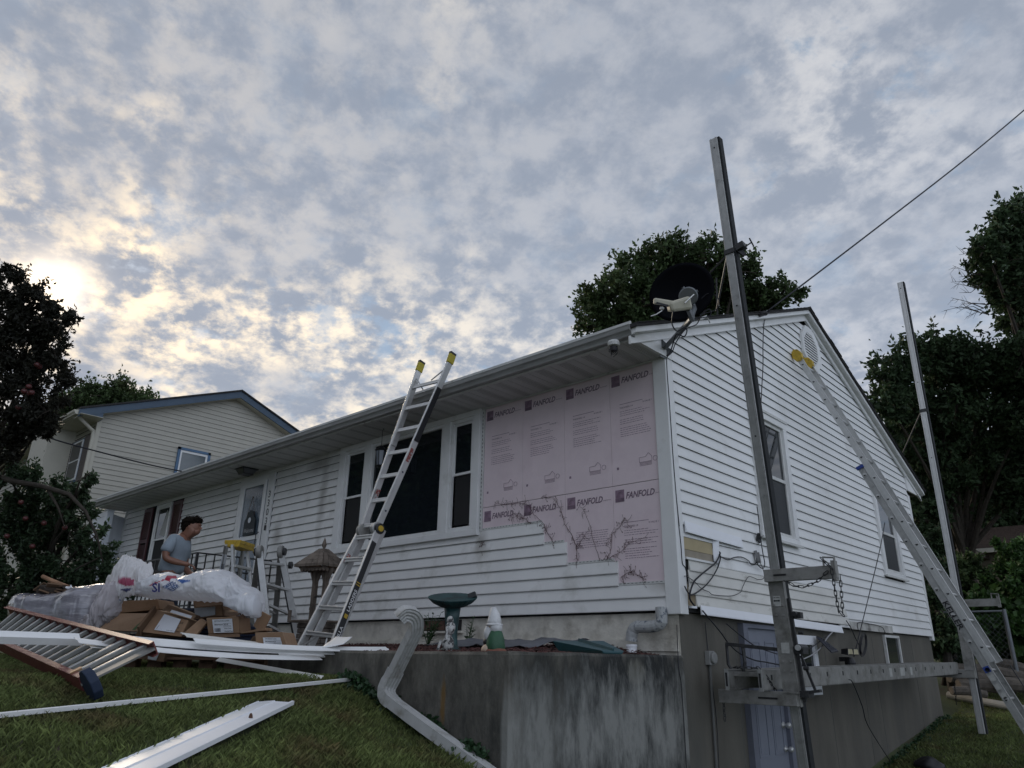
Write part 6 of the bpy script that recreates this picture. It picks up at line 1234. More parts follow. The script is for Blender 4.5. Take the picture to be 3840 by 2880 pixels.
# ------------------------------------------------------------------ loose white siding lengths
def strip(p0, p1, wd, up, label, name='siding_strip', m=siding, prof=None, bend=0., th=.002, n=10):
    p0, p1, up = V(p0), V(p1), V(up); d = (p1-p0).normalized(); up = (up-d*up.dot(d)).normalized(); s_ = d.cross(up)
    prof = prof or [(-.5, -.04), (-.5, .03), (-.02, .0), (0, .07), (.02, .06), (.47, .02), (.5, -.03)]
    vs = []; k = len(prof)
    for i in range(n+1):
        c = p0+(p1-p0)*(i/n)+V((0, 0, bend*math.sin(math.pi*i/n))); vs += [c+s_*a*wd+up*h_*wd for a, h_ in prof]
    b = MB(); b.add(vs, [(i*k+j, i*k+j+1, (i+1)*k+j+1, (i+1)*k+j) for i in range(n) for j in range(k-1)]); o = b.build(name, m, None)
    mo = o.modifiers.new('solid', 'SOLIDIFY'); mo.thickness = th; tag(o, label, 'siding strip'); return o
U1 = V((.25, -.45, .85))
strip(at(-40, 1378, 4.3), at(172, 1384, 4.75), .10, (.35, -.75, .45), 'white channel strip reaching in from the left edge above the red ladder', prof=[(-.5, -.35), (-.5, .25), (-.45, .28), (.1, .1), (.5, .35), (.5, -.1)])
strip(at(165, 1383, 4.55), at(690, 1421, 6.0), .085, (.3, -.75, .6), 'long white siding strip with an angled left end lying on the front of the cartons', bend=-.03)
strip(at(190, 1395, 4.6), at(560, 1417, 5.7), .075, (.3, -.8, .5), 'lower white siding strip tucked under the long one in front of the cartons')
strip(at(225, 1377, 5.1), at(742, 1407, 6.15), .10, (.3, -.62, .7), 'upper white siding strip running back to the retaining wall', bend=-.02)
strip(at(420, 1384, 5.4), at(838, 1402, 6.35), .09, (.2, -.6, .75), 'thin white strip whose tip rests on the retaining wall', bend=-.02)
strip(at(396, 1371, 5.5), at(660, 1403, 6.3), .11, (.2, -.7, .6), 'cream siding offcut with a pointed end on the cartons', m=siding_old)
strip(at(600, 1411, 6.0), at(752, 1411, 6.3), .14, (.25, -.5, .8), 'short white siding end stepped like stairs beside the wall')
sheet([at(695, 1401, 6.0), at(742, 1394, 6.05), at(761, 1377, 6.3), at(725, 1378, 6.5)], 0, siding, 'siding_offcut', 'curled white siding offcut lifting at the corner of the mulch bed', 'siding strip', n=8, amp=.01)
strip(at(470, 1424, 6.0), ag(695, 1473)+V((0, 0, .03)), .05, (.2, -.5, .85), 'dirty cream strip running down from the cartons to the grass by the wall', m=siding_old)
ga, gb_ = ag(-30, 1570), ag(795, 1478); strip(ga+V((0, 0, .045)), gb_+V((0, 0, .05)), .034, (.2, -.5, .85), 'very long thin white strip lying across the lawn to the wall', m=trim, prof=[(-.5, -.3), (-.5, .3), (0, .1), (.5, .3), (.5, -.3)], n=24)
ca, cc = (ag(560, 1524)+ag(626, 1537))/2, (ag(205, 1668)+ag(400, 1668))/2
pa, pb_, pc, pd = ag(562, 1525), ag(625, 1537), ag(405, 1662), ag(215, 1662)
o = strip(ca+V((0, 0, .035)), cc+(cc-ca)*.12+V((0, 0, .035)), .25, (.05, -.1, 1), 'wide white double siding panel lying on the lawn in the foreground', name='loose_siding', m=siding_new, prof=[(-.5, -.05), (-.5, .04), (-.44, .05), (-.40, .01), (.0, .035), (.015, .06), (.05, .055), (.42, .03), (.45, .05), (.5, .02), (.5, -.02)], th=.003)
pl_ = ag(538, 1575); blob(pl_+V((0, 0, .06)), (.022, .015, .035), mat('dry_leaf', (.10, .05, .03), .9, var=.4), 'dry_leaf', None, nz=.6); tag(bpy.data.objects['dry_leaf'], 'small curled brown leaf standing on the white panel', 'leaf')
# ------------------------------------------------------------------ downspout in front of the wall
dsp = mat('dirty_white_downpipe', (.46, .46, .45), .45, var=.12, vs=8, col2=(.28, .27, .24), mixs=10, mixt=(.52, .7), bump=.05)
dt = thing('downspout', 'detached ribbed white downspout with two elbows lying against the retaining wall', 'downspout', tuple(at(820, 1495, 5.35)))
P_a = [at(862, 1336, 5.15), at(870, 1328, 5.16)]+arc(at(874, 1325, 5.17), at(906, 1322, 5.2), at(898, 1362, 5.25), 8)+[at(888, 1382, 5.27), at(870, 1418, 5.3), at(852, 1454, 5.32)]
A3 = arc(at(845, 1468, 5.32), at(822, 1500, 5.33), at(850, 1519, 5.2), 9); P_c = [at(900, 1556, 4.98), at(980, 1614, 4.74), at(1075, 1684, 4.5)]
ribbed(P_a, .092, .066, dsp, 'upper_pipe', dt, ribs=4, up=-_f*.75+CR*.65, crinkle=range(2, 9)); sd_last = SD['last']
ribbed([at(855, 1448, 5.315), at(850, 1458, 5.32)]+A3, .104, .076, dsp, 'elbow', dt, ribs=4, up=sd_last, crinkle=range(3, 10)); sd_last = SD['last']
ribbed([A3[-2], A3[-1]]+P_c, .098, .07, dsp, 'long_pipe', dt, ribs=4, up=sd_last)
p = ag(1034, 1618); b = MB(); b.tube([p+V((0, 0, .02)), p+V((.03, 0, .14))], .03, 10); b.tube([p+V((.03, -.02, .14)), p+V((.04, .03, .16))], .045, 12); tag(b.build('pipe_cap', black, None), 'small black capped pipe sticking up at the foot of the wall', 'pipe')
# ivy along the foot of the wall
def leaves(name, P, size, m, parent=None, tag_=None, kind=None, asp=.55, seed=0):
    n = len(P); r_ = np.random.default_rng(seed); a = r_.normal(size=(n, 3)); a /= np.linalg.norm(a, axis=1)[:, None]; u = r_.normal(size=(n, 3)); u -= a*(a*u).sum(1)[:, None]; u /= np.linalg.norm(u, axis=1)[:, None]; w_ = np.cross(a, u)
    s_ = (size*r_.uniform(.6, 1.35, n))[:, None]; fold = a*s_*.18
    Vt = np.stack([P, P+u*s_*.5+w_*s_*asp*.5+fold, P+u*s_, P+u*s_*.5-w_*s_*asp*.5+fold], 1).reshape(-1, 3)
    i = np.arange(n)[:, None]*4; F_ = np.concatenate([i+np.array([[0, 1, 2]]), i+np.array([[0, 2, 3]])]); return npmesh(name, Vt, F_, m, parent, kind)
ivy = mat('ivy_green', (.03, .07, .028), .5, var=.3, island=.4, trans=.2)
n = 2600; xx = rng.uniform(-1.7, -.15, n); P = np.stack([xx, -2.27-np.abs(rng.normal(0, .05, n)), np.array([gz(a, -2.32) for a in xx])+rng.uniform(0, .11, n)*(.4+.6*np.abs(np.sin(xx*7)))], 1)
tag(leaves('ground_ivy', P, .035, ivy, kind='stuff', seed=3, asp=.9), 'low ivy growing along the foot of the retaining wall', 'ivy')
# ------------------------------------------------------------------ person
per = thing('person', 'man in a light grey t-shirt and dark jeans standing bent over the material pile', 'person', (0, 0, 0))
base = at(366, 1245, 9.0); base.z = gz(base.x, base.y); per.location = base
hz_ = (at(366, 1245, 9.0).z-base.z)/.98
PP = lambda f_, l_, u_: base+hd*f_+fd*l_+V((0, 0, u_*hz_))
def skin(verts, edges, rad, lvl=2):
    me = bpy.data.meshes.new('tmp'); me.from_pydata([PP(*v_) for v_ in verts], edges, []); o = bpy.data.objects.new('tmp', me); sc.collection.objects.link(o)
    sk = o.modifiers.new('skin', 'SKIN'); sk.use_smooth_shade = True
    for i, r_ in enumerate(rad): me.skin_vertices[0].data[i].radius = (r_, r_) if not isinstance(r_, tuple) else r_; me.skin_vertices[0].data[i].use_root = (i == 0)
    ss = o.modifiers.new('sub', 'SUBSURF'); ss.levels = ss.render_levels = lvl
    dg = bpy.context.evaluated_depsgraph_get(); m2 = bpy.data.meshes.new_from_object(o.evaluated_get(dg)); bpy.data.objects.remove(o)
    return [tuple(v_.co) for v_ in m2.vertices], [tuple(p_.vertices) for p_ in m2.polygons]
skm = mat('skin', (.24, .115, .075), .5, var=.1, vs=20); shirt = mat('grey_tshirt', (.27, .32, .37), .85, var=.1, vs=9, bump=.25, bs=30); jeans = mat('dark_jeans', (.02, .025, .04), .9, var=.2); hairm = mat('dark_hair', (.010, .007, .005), .95, var=.4, vs=40, spec=.1)
J = [(0, 0, .97), (.01, 0, 1.12), (.05, 0, 1.30), (.085, 0, 1.42), (.115, 0, 1.48), (.155, 0, 1.54), (.18, 0, 1.60), (.225, 0, 1.545),
     (.06, -.17, 1.41), (.01, -.235, 1.27), (.03, -.25, 1.17), (.14, -.215, 1.135), (.25, -.175, 1.115), (.30, -.16, 1.105), (.06, .17, 1.41), (.05, .24, 1.25), (.06, .24, 1.12), (.16, .17, 1.04), (.245, .10, 1.01), (.29, .08, 1.005),
     (0, -.10, .90), (.03, -.11, .50), (-.02, -.11, .09), (.12, -.12, .04), (0, .10, .90), (.05, .11, .50), (.0, .11, .09), (.14, .12, .04)]
E_ = [(0, 1), (1, 2), (2, 3), (3, 4), (4, 5), (5, 6), (5, 7), (3, 8), (8, 9), (9, 10), (10, 11), (11, 12), (12, 13), (3, 14), (14, 15), (15, 16), (16, 17), (17, 18), (18, 19), (0, 20), (20, 21), (21, 22), (22, 23), (0, 24), (24, 25), (25, 26), (26, 27)]
rad = [.13, .115, .13, .10, .055, .075, .095, .055, .06, .052, .045, .04, .028, .032, .06, .052, .045, .04, .028, .032, .085, .06, .04, .035, .085, .06, .04, .035]
bv, bf = skin(J, E_, rad); b = MB(); b.v = bv; b.f = bf; b.m = [0]*len(bf)
def addblob(b, c, r_, n=12):
    prof = [(math.cos(t), math.sin(t)) for t in np.linspace(-1.5, 1.5, 9)]; vs = [PP(c[0]+a*math.cos(t)*r_[0], c[1]+a*math.sin(t)*r_[1], c[2]+z_*r_[2]) for a, z_ in prof for t in (2*math.pi*j/n for j in range(n))]
    b.add(vs, [(i*n+j, i*n+(j+1) % n, (i+1)*n+(j+1) % n, (i+1)*n+j) for i in range(8) for j in range(n)]+[tuple(range(n-1, -1, -1)), tuple(8*n+j for j in range(n))])
addblob(b, (.185, 0, 1.605), (.10, .078, .115)); addblob(b, (.232, 0, 1.545), (.055, .052, .05)); addblob(b, (.287, 0, 1.583), (.020, .012, .02)); addblob(b, (.172, -.080, 1.588), (.014, .009, .024)); addblob(b, (.172, .080, 1.588), (.014, .009, .024)); addblob(b, (.275, 0, 1.625), (.014, .05, .012)); addblob(b, (.280, 0, 1.550), (.01, .022, .008))
for (hx, hy, hz2, dz2) in ((.325, -.155, 1.10, -.9), (.315, .075, 1.0, -.35)):
    for k in range(5):
        o_k = (k-2)*.017; Lk = (.05, .075, .085, .078, .06)[k]; p0_ = PP(hx-.02, hy+o_k*.8, hz2+.004)
        if k == 0: p0_ = PP(hx-.03, hy-.028, hz2+.01); pts = [p0_, p0_+hd*.03-fd*.02+V((0, 0, -.01)), p0_+hd*.055-fd*.012+V((0, 0, -.028))]
        else: pts = [p0_, p0_+hd*Lk*.5+V((0, 0, Lk*.25*dz2)), p0_+hd*Lk*.75+V((0, 0, Lk*.75*dz2))]
        b.tube(pts, [.0095, .0085, .007], 6)
b.build('body', skm, per, smooth=True)
Js = [(0.0, 0, .985), (.0, 0, 1.10), (.04, 0, 1.28), (.075, 0, 1.405), (.105, 0, 1.465), (.055, -.175, 1.41), (.015, -.23, 1.30), (.012, -.245, 1.235), (.055, .175, 1.41), (.05, .235, 1.27), (.052, .24, 1.22)]
sv, sf = skin(Js, [(0, 1), (1, 2), (2, 3), (3, 4), (3, 5), (5, 6), (6, 7), (3, 8), (8, 9), (9, 10)], [(.155, .175), (.14, .16), (.15, .165), .115, .07, .078, .075, .078, .078, .073, .075]); b = MB(); b.v = sv; b.f = sf; b.m = [0]*len(sf); b.build('t_shirt', shirt, per, smooth=True)
Jl = [(0, 0, .98), (0, 0, .90), (0, -.10, .85), (.03, -.11, .50), (-.02, -.11, .10), (0, .10, .85), (.05, .11, .50), (0, .11, .10)]
lv, lf = skin(Jl, [(0, 1), (1, 2), (2, 3), (3, 4), (1, 5), (5, 6), (6, 7)], [.145, .13, .10, .075, .065, .10, .075, .065]); b = MB(); b.v = lv; b.f = lf; b.m = [0]*len(lf); b.build('jeans', jeans, per, smooth=True)
b = MB(); b.bar(PP(-.14, -.16, .97), PP(.10, -.17, .95), .05, .12); b.bar(PP(-.12, -.17, .95), PP(-.02, -.18, .93), .07, .17); b.build('tool_belt', mat('tool_belt', (.035, .03, .028), .9, var=.4, vs=30), per, bev=.02)
for s in (-.11, .11): MB().bar(PP(-.06, s, .03), PP(.17, s, .03), .09, .07).build('shoe', black, per, bev=.02)
b = MB(); n = 20
for (c, r_) in (((.160, 0, 1.662), (.118, .090, .072)), ((.112, 0, 1.60), (.062, .080, .095)), ((.215, 0, 1.692), (.075, .080, .045)), ((.245, -.01, 1.668), (.038, .062, .034)), ((.13, 0, 1.64), (.085, .096, .085))):
    o0 = len(b.v); addblob(b, c, r_, 18)
    for i in range(o0, len(b.v)): q = V(b.v[i]); cc_ = PP(*c); b.v[i] = tuple(cc_+(q-cc_)*(1+.22*noise.noise(q*35)))
for q in random.sample(b.v, 330):
    q = V(q); o_ = (q-PP(.165, 0, 1.62)); o_.normalize(); tw_ = V((random.uniform(-.6, .6), random.uniform(-.6, .6), random.uniform(-.2, .5))); e_ = q+(o_+tw_*.8).normalized()*random.uniform(.010, .022); s_ = o_.orthogonal().normalized()*.006
    b.add([q-s_, q+s_, q+s_*.2+o_*.012, e_], [(0, 1, 3), (1, 2, 3), (2, 0, 3)])
b.build('hair', hairm, per)
# ------------------------------------------------------------------ trees
lm_dark = mat('leaf_dark', (.05, .082, .038), .6, var=.3, vs=1.2, island=.5, trans=.3, spec=.3)
lm_mid = mat('leaf_mid', (.065, .10, .038), .6, var=.35, vs=.8, island=.5, trans=.3, col2=(.075, .075, .025), mixs=.7, mixt=(.55, .75), spec=.3)
lm_apple = mat('leaf_apple', (.045, .075, .036), .5, var=.3, vs=2, island=.45, trans=.25, spec=.4)
lm_purple = mat('leaf_plum', (.03, .03, .022), .55, var=.3, vs=2, island=.45, trans=.35, spec=.3)
lm_vine = mat('leaf_vine', (.055, .11, .03), .5, var=.35, vs=1.5, island=.45, trans=.3, spec=.4)
def crown_pts(clumps, n, seed, sub=26, sig=.17, flat=.85):
    sub = int(sub*2.2); sig = sig*.62
    r_ = np.random.default_rng(seed); vol = np.array([c[1]**2 for c in clumps]); vol = vol/vol.sum(); out = []
    for (c, R_), f_ in zip(clumps, vol):
        m_ = int(n*f_)+1; k = max(6, int(sub*(R_/.8)**1.3)); k = min(k, 420); dirs = r_.normal(size=(k, 3)); dirs /= np.linalg.norm(dirs, axis=1)[:, None]; cen = np.array(c)+dirs*R_*(r_.uniform(.35, 1., k)**.6)[:, None]*np.array([1, 1, flat])
        wts = r_.uniform(.4, 1.4, k); wts /= wts.sum(); idx = r_.choice(k, m_, p=wts); s_ = R_*sig*r_.uniform(.7, 1.3, k)[idx]; dd_ = dirs[idx]*.6+np.array([0, 0, .5]); g_ = np.abs(r_.normal(size=m_))*s_*2.6; out.append(cen[idx]+dd_*g_[:, None]+r_.normal(size=(m_, 3))*s_[:, None]*.75)
    return np.concatenate(out)
def tree(name, label, clumps_px, base_px, n, leaf, m, seed, trunk_r=.2, cat='tree', asp=.5, sub=26, sig=.17, limbs=True, twigs=0):
    cl = []
    for (x, y, r_, d) in clumps_px: p = at(x, y, d); cl.append((tuple(p), r_*d/(FPX/K)))
    bx_ = at(*base_px); g_ = V((bx_.x, bx_.y, gz(bx_.x, bx_.y)-.1)); t = thing(name, label, cat, tuple(g_))
    top = V((g_.x, g_.y, max(g_.z+1.5, min(c[0][2] for c in cl)-.3*0))) ; hi = max(c[0][2] for c in cl); tm = V((g_.x+.2, g_.y, (g_.z+hi)*.5))
    MB().tube([g_, g_+(tm-g_)*.33+V((.05, .03, 0)), g_+(tm-g_)*.66-V((.04, .02, 0)), tm], [trunk_r*1.25, trunk_r, trunk_r*.85, trunk_r*.7], 10).build('trunk', bark, t, smooth=True)
    rr = random.Random(seed)
    for c, R_ in cl:
        c = V(c); s0 = g_+(tm-g_)*rr.uniform(.55, 1.0); md = (s0+c)/2+V((rr.uniform(-.3, .3), rr.uniform(-.3, .3), rr.uniform(0, .4)))
        MB().tube(arc(s0, md, c, 5), [trunk_r*.42, trunk_r*.34, trunk_r*.26, trunk_r*.2, trunk_r*.14, trunk_r*.07], 6).build('branch', bark, t)
        b = MB()
        for k in range(7):
            dr = V((rr.gauss(0, 1), rr.gauss(0, 1), rr.gauss(.2, .8))).normalized(); e = c+dr*R_*rr.uniform(.8, 1.1); b.tube([c, (c+e)/2+V((0, 0, .08*R_)), e], [trunk_r*.10, trunk_r*.06, trunk_r*.02], 4)
        b.build('twigs', bark, t, kind='stuff')
    leaves('foliage', crown_pts(cl, n, seed, sub, sig), leaf, m, t, kind='stuff', asp=asp, seed=seed); return t, cl
c1 = [(1290, 690, 50, 18), (1320, 640, 55, 18), (1370, 600, 50, 18.5), (1420, 560, 45, 18.5), (1470, 545, 42, 18), (1530, 560, 45, 18), (1590, 590, 45, 18), (1600, 640, 50, 18.5), (1400, 660, 70, 18), (1500, 640, 75, 19), (1560, 700, 70, 19), (1650, 640, 34, 18), (1690, 640, 38, 18), (1450, 720, 80, 19), (1350, 720, 60, 18), (1640, 700, 50, 18.5)]
tree('oak_tree', 'broad dark green tree rising behind the roof and the satellite dish', c1, (1480, 1300, 18.5), 40000, .13, lm_mid, 11, .28, sub=34)
c2 = [(2190, 470, 45, 16), (2170, 520, 50, 16), (2215, 500, 60, 16), (2150, 575, 52, 16), (2210, 600, 70, 16), (2180, 660, 40, 16), (2130, 540, 30, 15.5), (2250, 560, 80, 16.5), (2260, 680, 80, 16.5), (2230, 760, 60, 16)]
tree('tall_tree', 'tall dark leaved tree cut by the right edge with bare twigs below its crown', c2, (2360, 1400, 16), 20000, .13, lm_dark, 12, .25)
c3 = [(1925, 810, 42, 17), (1965, 775, 40, 17), (2020, 770, 50, 17), (2075, 790, 55, 17), (2130, 790, 50, 17), (2190, 800, 60, 17), (1915, 870, 40, 17), (1960, 880, 50, 17.5), (2050, 880, 70, 17.5), (2150, 900, 80, 18), (2220, 900, 70, 17), (1960, 960, 50, 18), (2060, 990, 75, 18), (2160, 1010, 80, 18.5), (2220, 1040, 70, 18), (2000, 1060, 60, 18.5), (2100, 1080, 60, 19), (1990, 1120, 45, 18)]
tree('maple_tree', 'large maple with spreading dark foliage behind the rear scaffold pole', c3, (2110, 1390, 18), 44000, .14, lm_dark, 13, .2, sub=42)
c4 = [(150, 900, 45, 30), (195, 870, 40, 30), (240, 860, 42, 30), (285, 880, 40, 30), (315, 890, 28, 30), (120, 950, 60, 30), (200, 930, 60, 31), (270, 930, 50, 31), (60, 960, 60, 30), (10, 980, 60, 30), (20, 1060, 60, 30)]
tree('background_tree', 'distant rounded tree behind the neighbouring beige house', c4, (190, 1250, 30), 52000, .16, lm_mid, 14, .35)
c5 = [(20, 965, 34, 7.7), (60, 930, 34, 7.7), (100, 930, 20, 7.7), (10, 620, 34, 7.6), (45, 650, 36, 7.6), (20, 700, 45, 7.6), (70, 700, 42, 7.6), (110, 690, 32, 7.5), (100, 740, 38, 7.6), (50, 760, 50, 7.6), (120, 770, 26, 7.5), (5, 800, 50, 7.7), (90, 820, 45, 7.6), (125, 830, 24, 7.5), (40, 870, 50, 7.6), (100, 890, 38, 7.5), (-10, 920, 40, 7.6), (85, 925, 24, 7.6), (140, 690, 14, 7.4), (165, 687, 9, 7.4), (20, 590, 16, 7.5), (75, 640, 14, 7.5), (40, 600, 10, 7.5), (130, 870, 14, 7.5)]
t5, cl5 = tree('apple_tree', 'apple tree with dark leaves and red apples against the setting sun at the left edge', c5, (-190, 1400, 8.2), 21000, .052, lm_purple, 15, .06, sub=44, sig=.24)
apm = mat('red_apple', (.085, .022, .022), .35, var=.35, vs=12)
for (x, y, d) in ((80, 788, 7.35), (62, 835, 7.35), (68, 848, 7.3), (52, 845, 7.3), (85, 792, 7.4), (40, 880, 7.3), (57, 850, 7.35), (78, 888, 7.4), (30, 860, 7.3), (98, 905, 7.3), (45, 910, 7.3), (20, 830, 7.4))[:7]: blob(at(x, y, d), (.029, .029, .027), apm, 'apple', t5)
c6 = [(30, 1050, 40, 8.2), (80, 1055, 36, 8.2), (130, 1080, 34, 8.2), (165, 1075, 22, 8), (180, 1110, 26, 8), (205, 1160, 24, 8), (225, 1200, 24, 8), (20, 1120, 55, 8.4), (90, 1130, 50, 8.4), (150, 1150, 38, 8.4), (40, 1190, 60, 8.4), (120, 1210, 60, 8.5), (190, 1230, 40, 8.4), (240, 1240, 26, 8.6), (30, 1270, 60, 8.5), (110, 1280, 60, 8.6), (190, 1290, 50, 8.6), (20, 1340, 50, 8.6), (100, 1340, 50, 8.7), (180, 1340, 50, 8.8), (255, 1290, 40, 9.4), (190, 1040, 16, 7.8), (70, 1390, 40, 8.8), (150, 1395, 40, 9)]
t6, cl6 = tree('apple_tree', 'low apple tree with an arching branch and dense dark foliage behind the pile', c6, (60, 1400, 8.8), 40000, .056, lm_apple, 16, .08, sub=36, sig=.2)
b = MB(); b.tube([at(-40, 1020, 8), at(30, 1040, 8), at(90, 1050, 7.9), (at(150, 1068, 7.8)), at(185, 1105, 7.8), at(210, 1160, 7.8), at(222, 1215, 7.8)], [.034, .03, .026, .022, .017, .012, .007], 8); b.tube([at(100, 1052, 7.9), at(125, 1095, 7.8), at(140, 1140, 7.8)], [.018, .012, .007], 6); b.tube([at(160, 1075, 7.85), at(172, 1040, 7.8), at(195, 1020, 7.8)], [.014, .009, .005], 6); b.build('arching_branch', bark, t6, smooth=True)
for (x, y) in ((15, 1158), (95, 1130), (55, 1120), (140, 1140), (70, 1180), (45, 1085)): blob(at(x, y, 7.9), (.029, .029, .027), apm, 'apple', t6)
for i, (cx_, lab) in enumerate(((([(2060, 1250, 36, 15), (2085, 1220, 26, 15), (2100, 1260, 30, 15), (2050, 1300, 34, 15.5)]), 'leafy shrub by the back house wall beside the rear pole'), (([(2180, 1190, 30, 14), (2205, 1230, 45, 14), (2190, 1270, 45, 14), (2160, 1290, 36, 14)]), 'bright green tall shrub growing at the right edge in front of the back house'))):
    tree('shrub', lab, cx_, (cx_[0][0], 1400, cx_[0][3]), 9000, .09, lm_vine if i else lm_mid, 20+i, .05, cat='shrub')
cv = [(2100, 1340, 32, 13.65), (2140, 1330, 36, 13.65), (2185, 1330, 38, 13.65), (2215, 1360, 36, 13.65), (2130, 1370, 36, 13.91), (2175, 1385, 38, 13.78), (2080, 1370, 26, 14.30), (2210, 1400, 34, 13.78), (2140, 1410, 30, 14.04), (2240, 1300, 40, 13.78)]
tree('vine_hedge', 'dense mass of broad leaved vines covering the chain link fence on the right', cv, (2160, 1440, 14.0), 15000, .13, lm_vine, 31, .04, cat='vine', asp=.8)
cd_ = [(1990, 1180, 40, 14), (2000, 1250, 45, 14), (2010, 1320, 40, 13.5), (2030, 1380, 40, 13), (2060, 1420, 34, 13), (1985, 1400, 20, 13)]
tree('dark_shrub', 'dark overgrown shrub squeezed behind the back corner of the house', cd_, (2030, 1430, 13.5), 16000, .10, lm_dark, 32, .06, cat='shrub')
cw = [(1900, 1000, 70, 38), (1990, 1000, 80, 38), (2080, 1050, 90, 38), (2180, 1060, 90, 38), (2260, 1000, 90, 38), (1950, 1100, 80, 38), (2060, 1140, 70, 38), (2180, 1130, 80, 38), (2000, 1200, 70, 36), (2250, 1180, 80, 38)]
tree('woodland_tree', 'deep dark woodland mass far behind the back house', cw, (2080, 1350, 37), 60000, .34, lm_dark, 33, .4, sub=40)
# bare twigs on the tall tree
b = MB()
for k in range(14):
    s0 = at(2110+random.uniform(0, 30), 610+random.uniform(-70, 70), 15.8); e = s0+CR*(-random.uniform(.3, .75))+CU*random.uniform(-.25, .25); md = (s0+e)/2+CU*random.uniform(-.1, .15); b.tube([s0, md, e], [.012, .007, .003], 4)
    for j in range(3): q = md+(e-md)*random.uniform(0, .9); b.tube([q, q+CR*(-random.uniform(.05, .2))+CU*random.uniform(-.2, .2)], [.005, .002], 3)
o = b.build('bare_twigs', bark, bpy.data.objects['tall_tree'], kind='stuff')
# ------------------------------------------------------------------ neighbouring house on the left
nbm = mat('beige_vinyl', (.42, .40, .345), .6, var=.06, vs=2, island=.0); bt_ = mat('blue_fascia', (.05, .085, .13), .5, var=.12, vs=4); nbt = mat('cream_trim', (.50, .475, .40), .55, var=.05)
NX, NY = -16., -.18; NA = 3.27; NE = 2*NA-NY
nh = thing('neighbour_house', 'two storey beige sided neighbouring house with blue trimmed gable on the left', 'house', (NX-5, 3, .5))
cz = ax_(213, 905, NX).z-.02; azx = ax_(510, 860, NX).z; nsl = (azx-.16-cz)/(NA-NY); bz = ax_(185, 1168, NX).z
b = MB(); b.prism([(NX-.02, NY, -.2), (NX-.02, NE, -.2), (NX-.02, NE, cz+.12), (NX-.02, NA, cz+.12+nsl*(NA-NY)), (NX-.02, NY, cz+.12)], (-14, 0, 0)); b.build('wall', mat('beige_wall', (.40, .37, .29), .8, var=.06), nh)
z = bz; zs = .127
while z < cz+nsl*(NA-NY)+.05:
    ov = lambda q: max(0, (q-cz-.11)/nsl); a0, a1 = NY+ov(z), NY+ov(z+zs); 
    if a1 < NA: board_g(a0, 2*NA-a0, z, zs, nbm, parent=nh, x=NX-.015, y0t=a1, y1t=2*NA-a1)
    if z+zs < cz+.01: board_f(NX-12, NX-.02, z, zs, nbm, parent=nh, y=NY+.01)
    z += zs
MB().box(NX-.06, NX+.02, NY-.02, NY+.08, bz-.02, cz).build('corner_post', nbt, nh)
MB().box(NX-.03, NX+.01, NY, NE, bz-.22, bz).build('skirt_band', nbt, nh)
def nroof(y): return cz+.30+nsl*(y-NY) if y <= NA else cz+.30+nsl*(2*NA-y-NY)
for s in (-1, 1):
    ye = NA+s*(NA-NY+.55); b = MB(); b.prism([(NX+.28, ye, nroof(ye)), (NX+.28, NA, nroof(NA)), (NX+.28, NA, nroof(NA)-.19), (NX+.28, ye, nroof(ye)-.19)], (-.04, 0, 0)); b.build('rake_board', bt_, nh)
    b = MB(); b.prism([(NX+.32, ye, nroof(ye)+.005), (NX+.32, NA, nroof(NA)+.005), (NX+.32, NA, nroof(NA)+.05), (NX+.32, ye, nroof(ye)+.05)], (-13, 0, 0)); b.build('roof', shmat, nh)
    b = MB(); b.prism([(NX+.24, ye, nroof(ye)-.19), (NX+.24, NA, nroof(NA)-.19), (NX+.24, NA, nroof(NA)-.17), (NX+.24, ye, nroof(ye)-.17)], (-.24, 0, 0)); b.build('soffit', nbt, nh)
b = MB(); b.prism([(NX+.27, NY-.55, cz-.02), (NX+.27, NY, cz-.06), (NX+.27, NY, cz+.14), (NX+.27, NY-.55, cz+.02)], (-.28, 0, 0)); b.build('eave_return', bt_, nh)
sx = NX-12
while sx < NX+.2: MB().box(sx+.004, sx+.30, NY-.55, NY-.02, cz-.06, cz-.05).build('soffit_panel', nbt, nh); sx += .304
g_ = gutter(NX-12, NX+.25, NY-.55, cz-.04, par=nh); g_.data.materials[0] = nbt
MB().box(NX-12, NX+.2, NY-.56, NY-.54, cz-.06, cz+.1).build('fascia', nbt, nh)
b = MB(); b.tube([(NX+.1, NY-.5, cz-.04), (NX+.08, NY-.35, cz-.15), (NX+.04, NY-.08, cz-.32), (NX+.04, NY-.06, cz-.5), (NX+.04, NY-.06, .4)], .045, 8); b.build('downpipe', nbt, nh)
y0_, y1_, z1_ = 1.88, 2.78, ax_(385, 965, NX).z
b = MB(); fr = .07
for a in ((y0_, y1_, z1_-.07, z1_), (y0_, y0_+fr, z1_-1.2, z1_), (y1_-fr, y1_, z1_-1.2, z1_), (y0_, y1_, z1_-1.2, z1_-1.13)): b.box(NX, NX+.05, a[0], a[1], a[2], a[3])
wn = b.build('window', mat('blue_trim', (.07, .14, .24), .5), nh)
b = MB()
for a in ((y0_+fr, y1_-fr, z1_-.13, z1_-.07), (y0_+fr, y0_+fr+.05, z1_-1.13, z1_-.13), (y1_-fr-.05, y1_-fr, z1_-1.13, z1_-.13)): b.box(NX+.005, NX+.03, a[0], a[1], a[2], a[3])
b.build('sash', trim, wn); MB().box(NX+.006, NX+.012, y0_+fr, y1_-fr, z1_-1.13, z1_-.1).build('pane', mat('reflecting_pane', (.12, .14, .15), .12, spec=.8), wn)
wx0, wx1, wz0, wz1 = ay_(148, 1005, NY-.05).x, ay_(172, 1000, NY-.05).x, ay_(160, 1040, NY-.05).z, ay_(160, 957, NY-.05).z; sw = (wx1-wx0)*.62
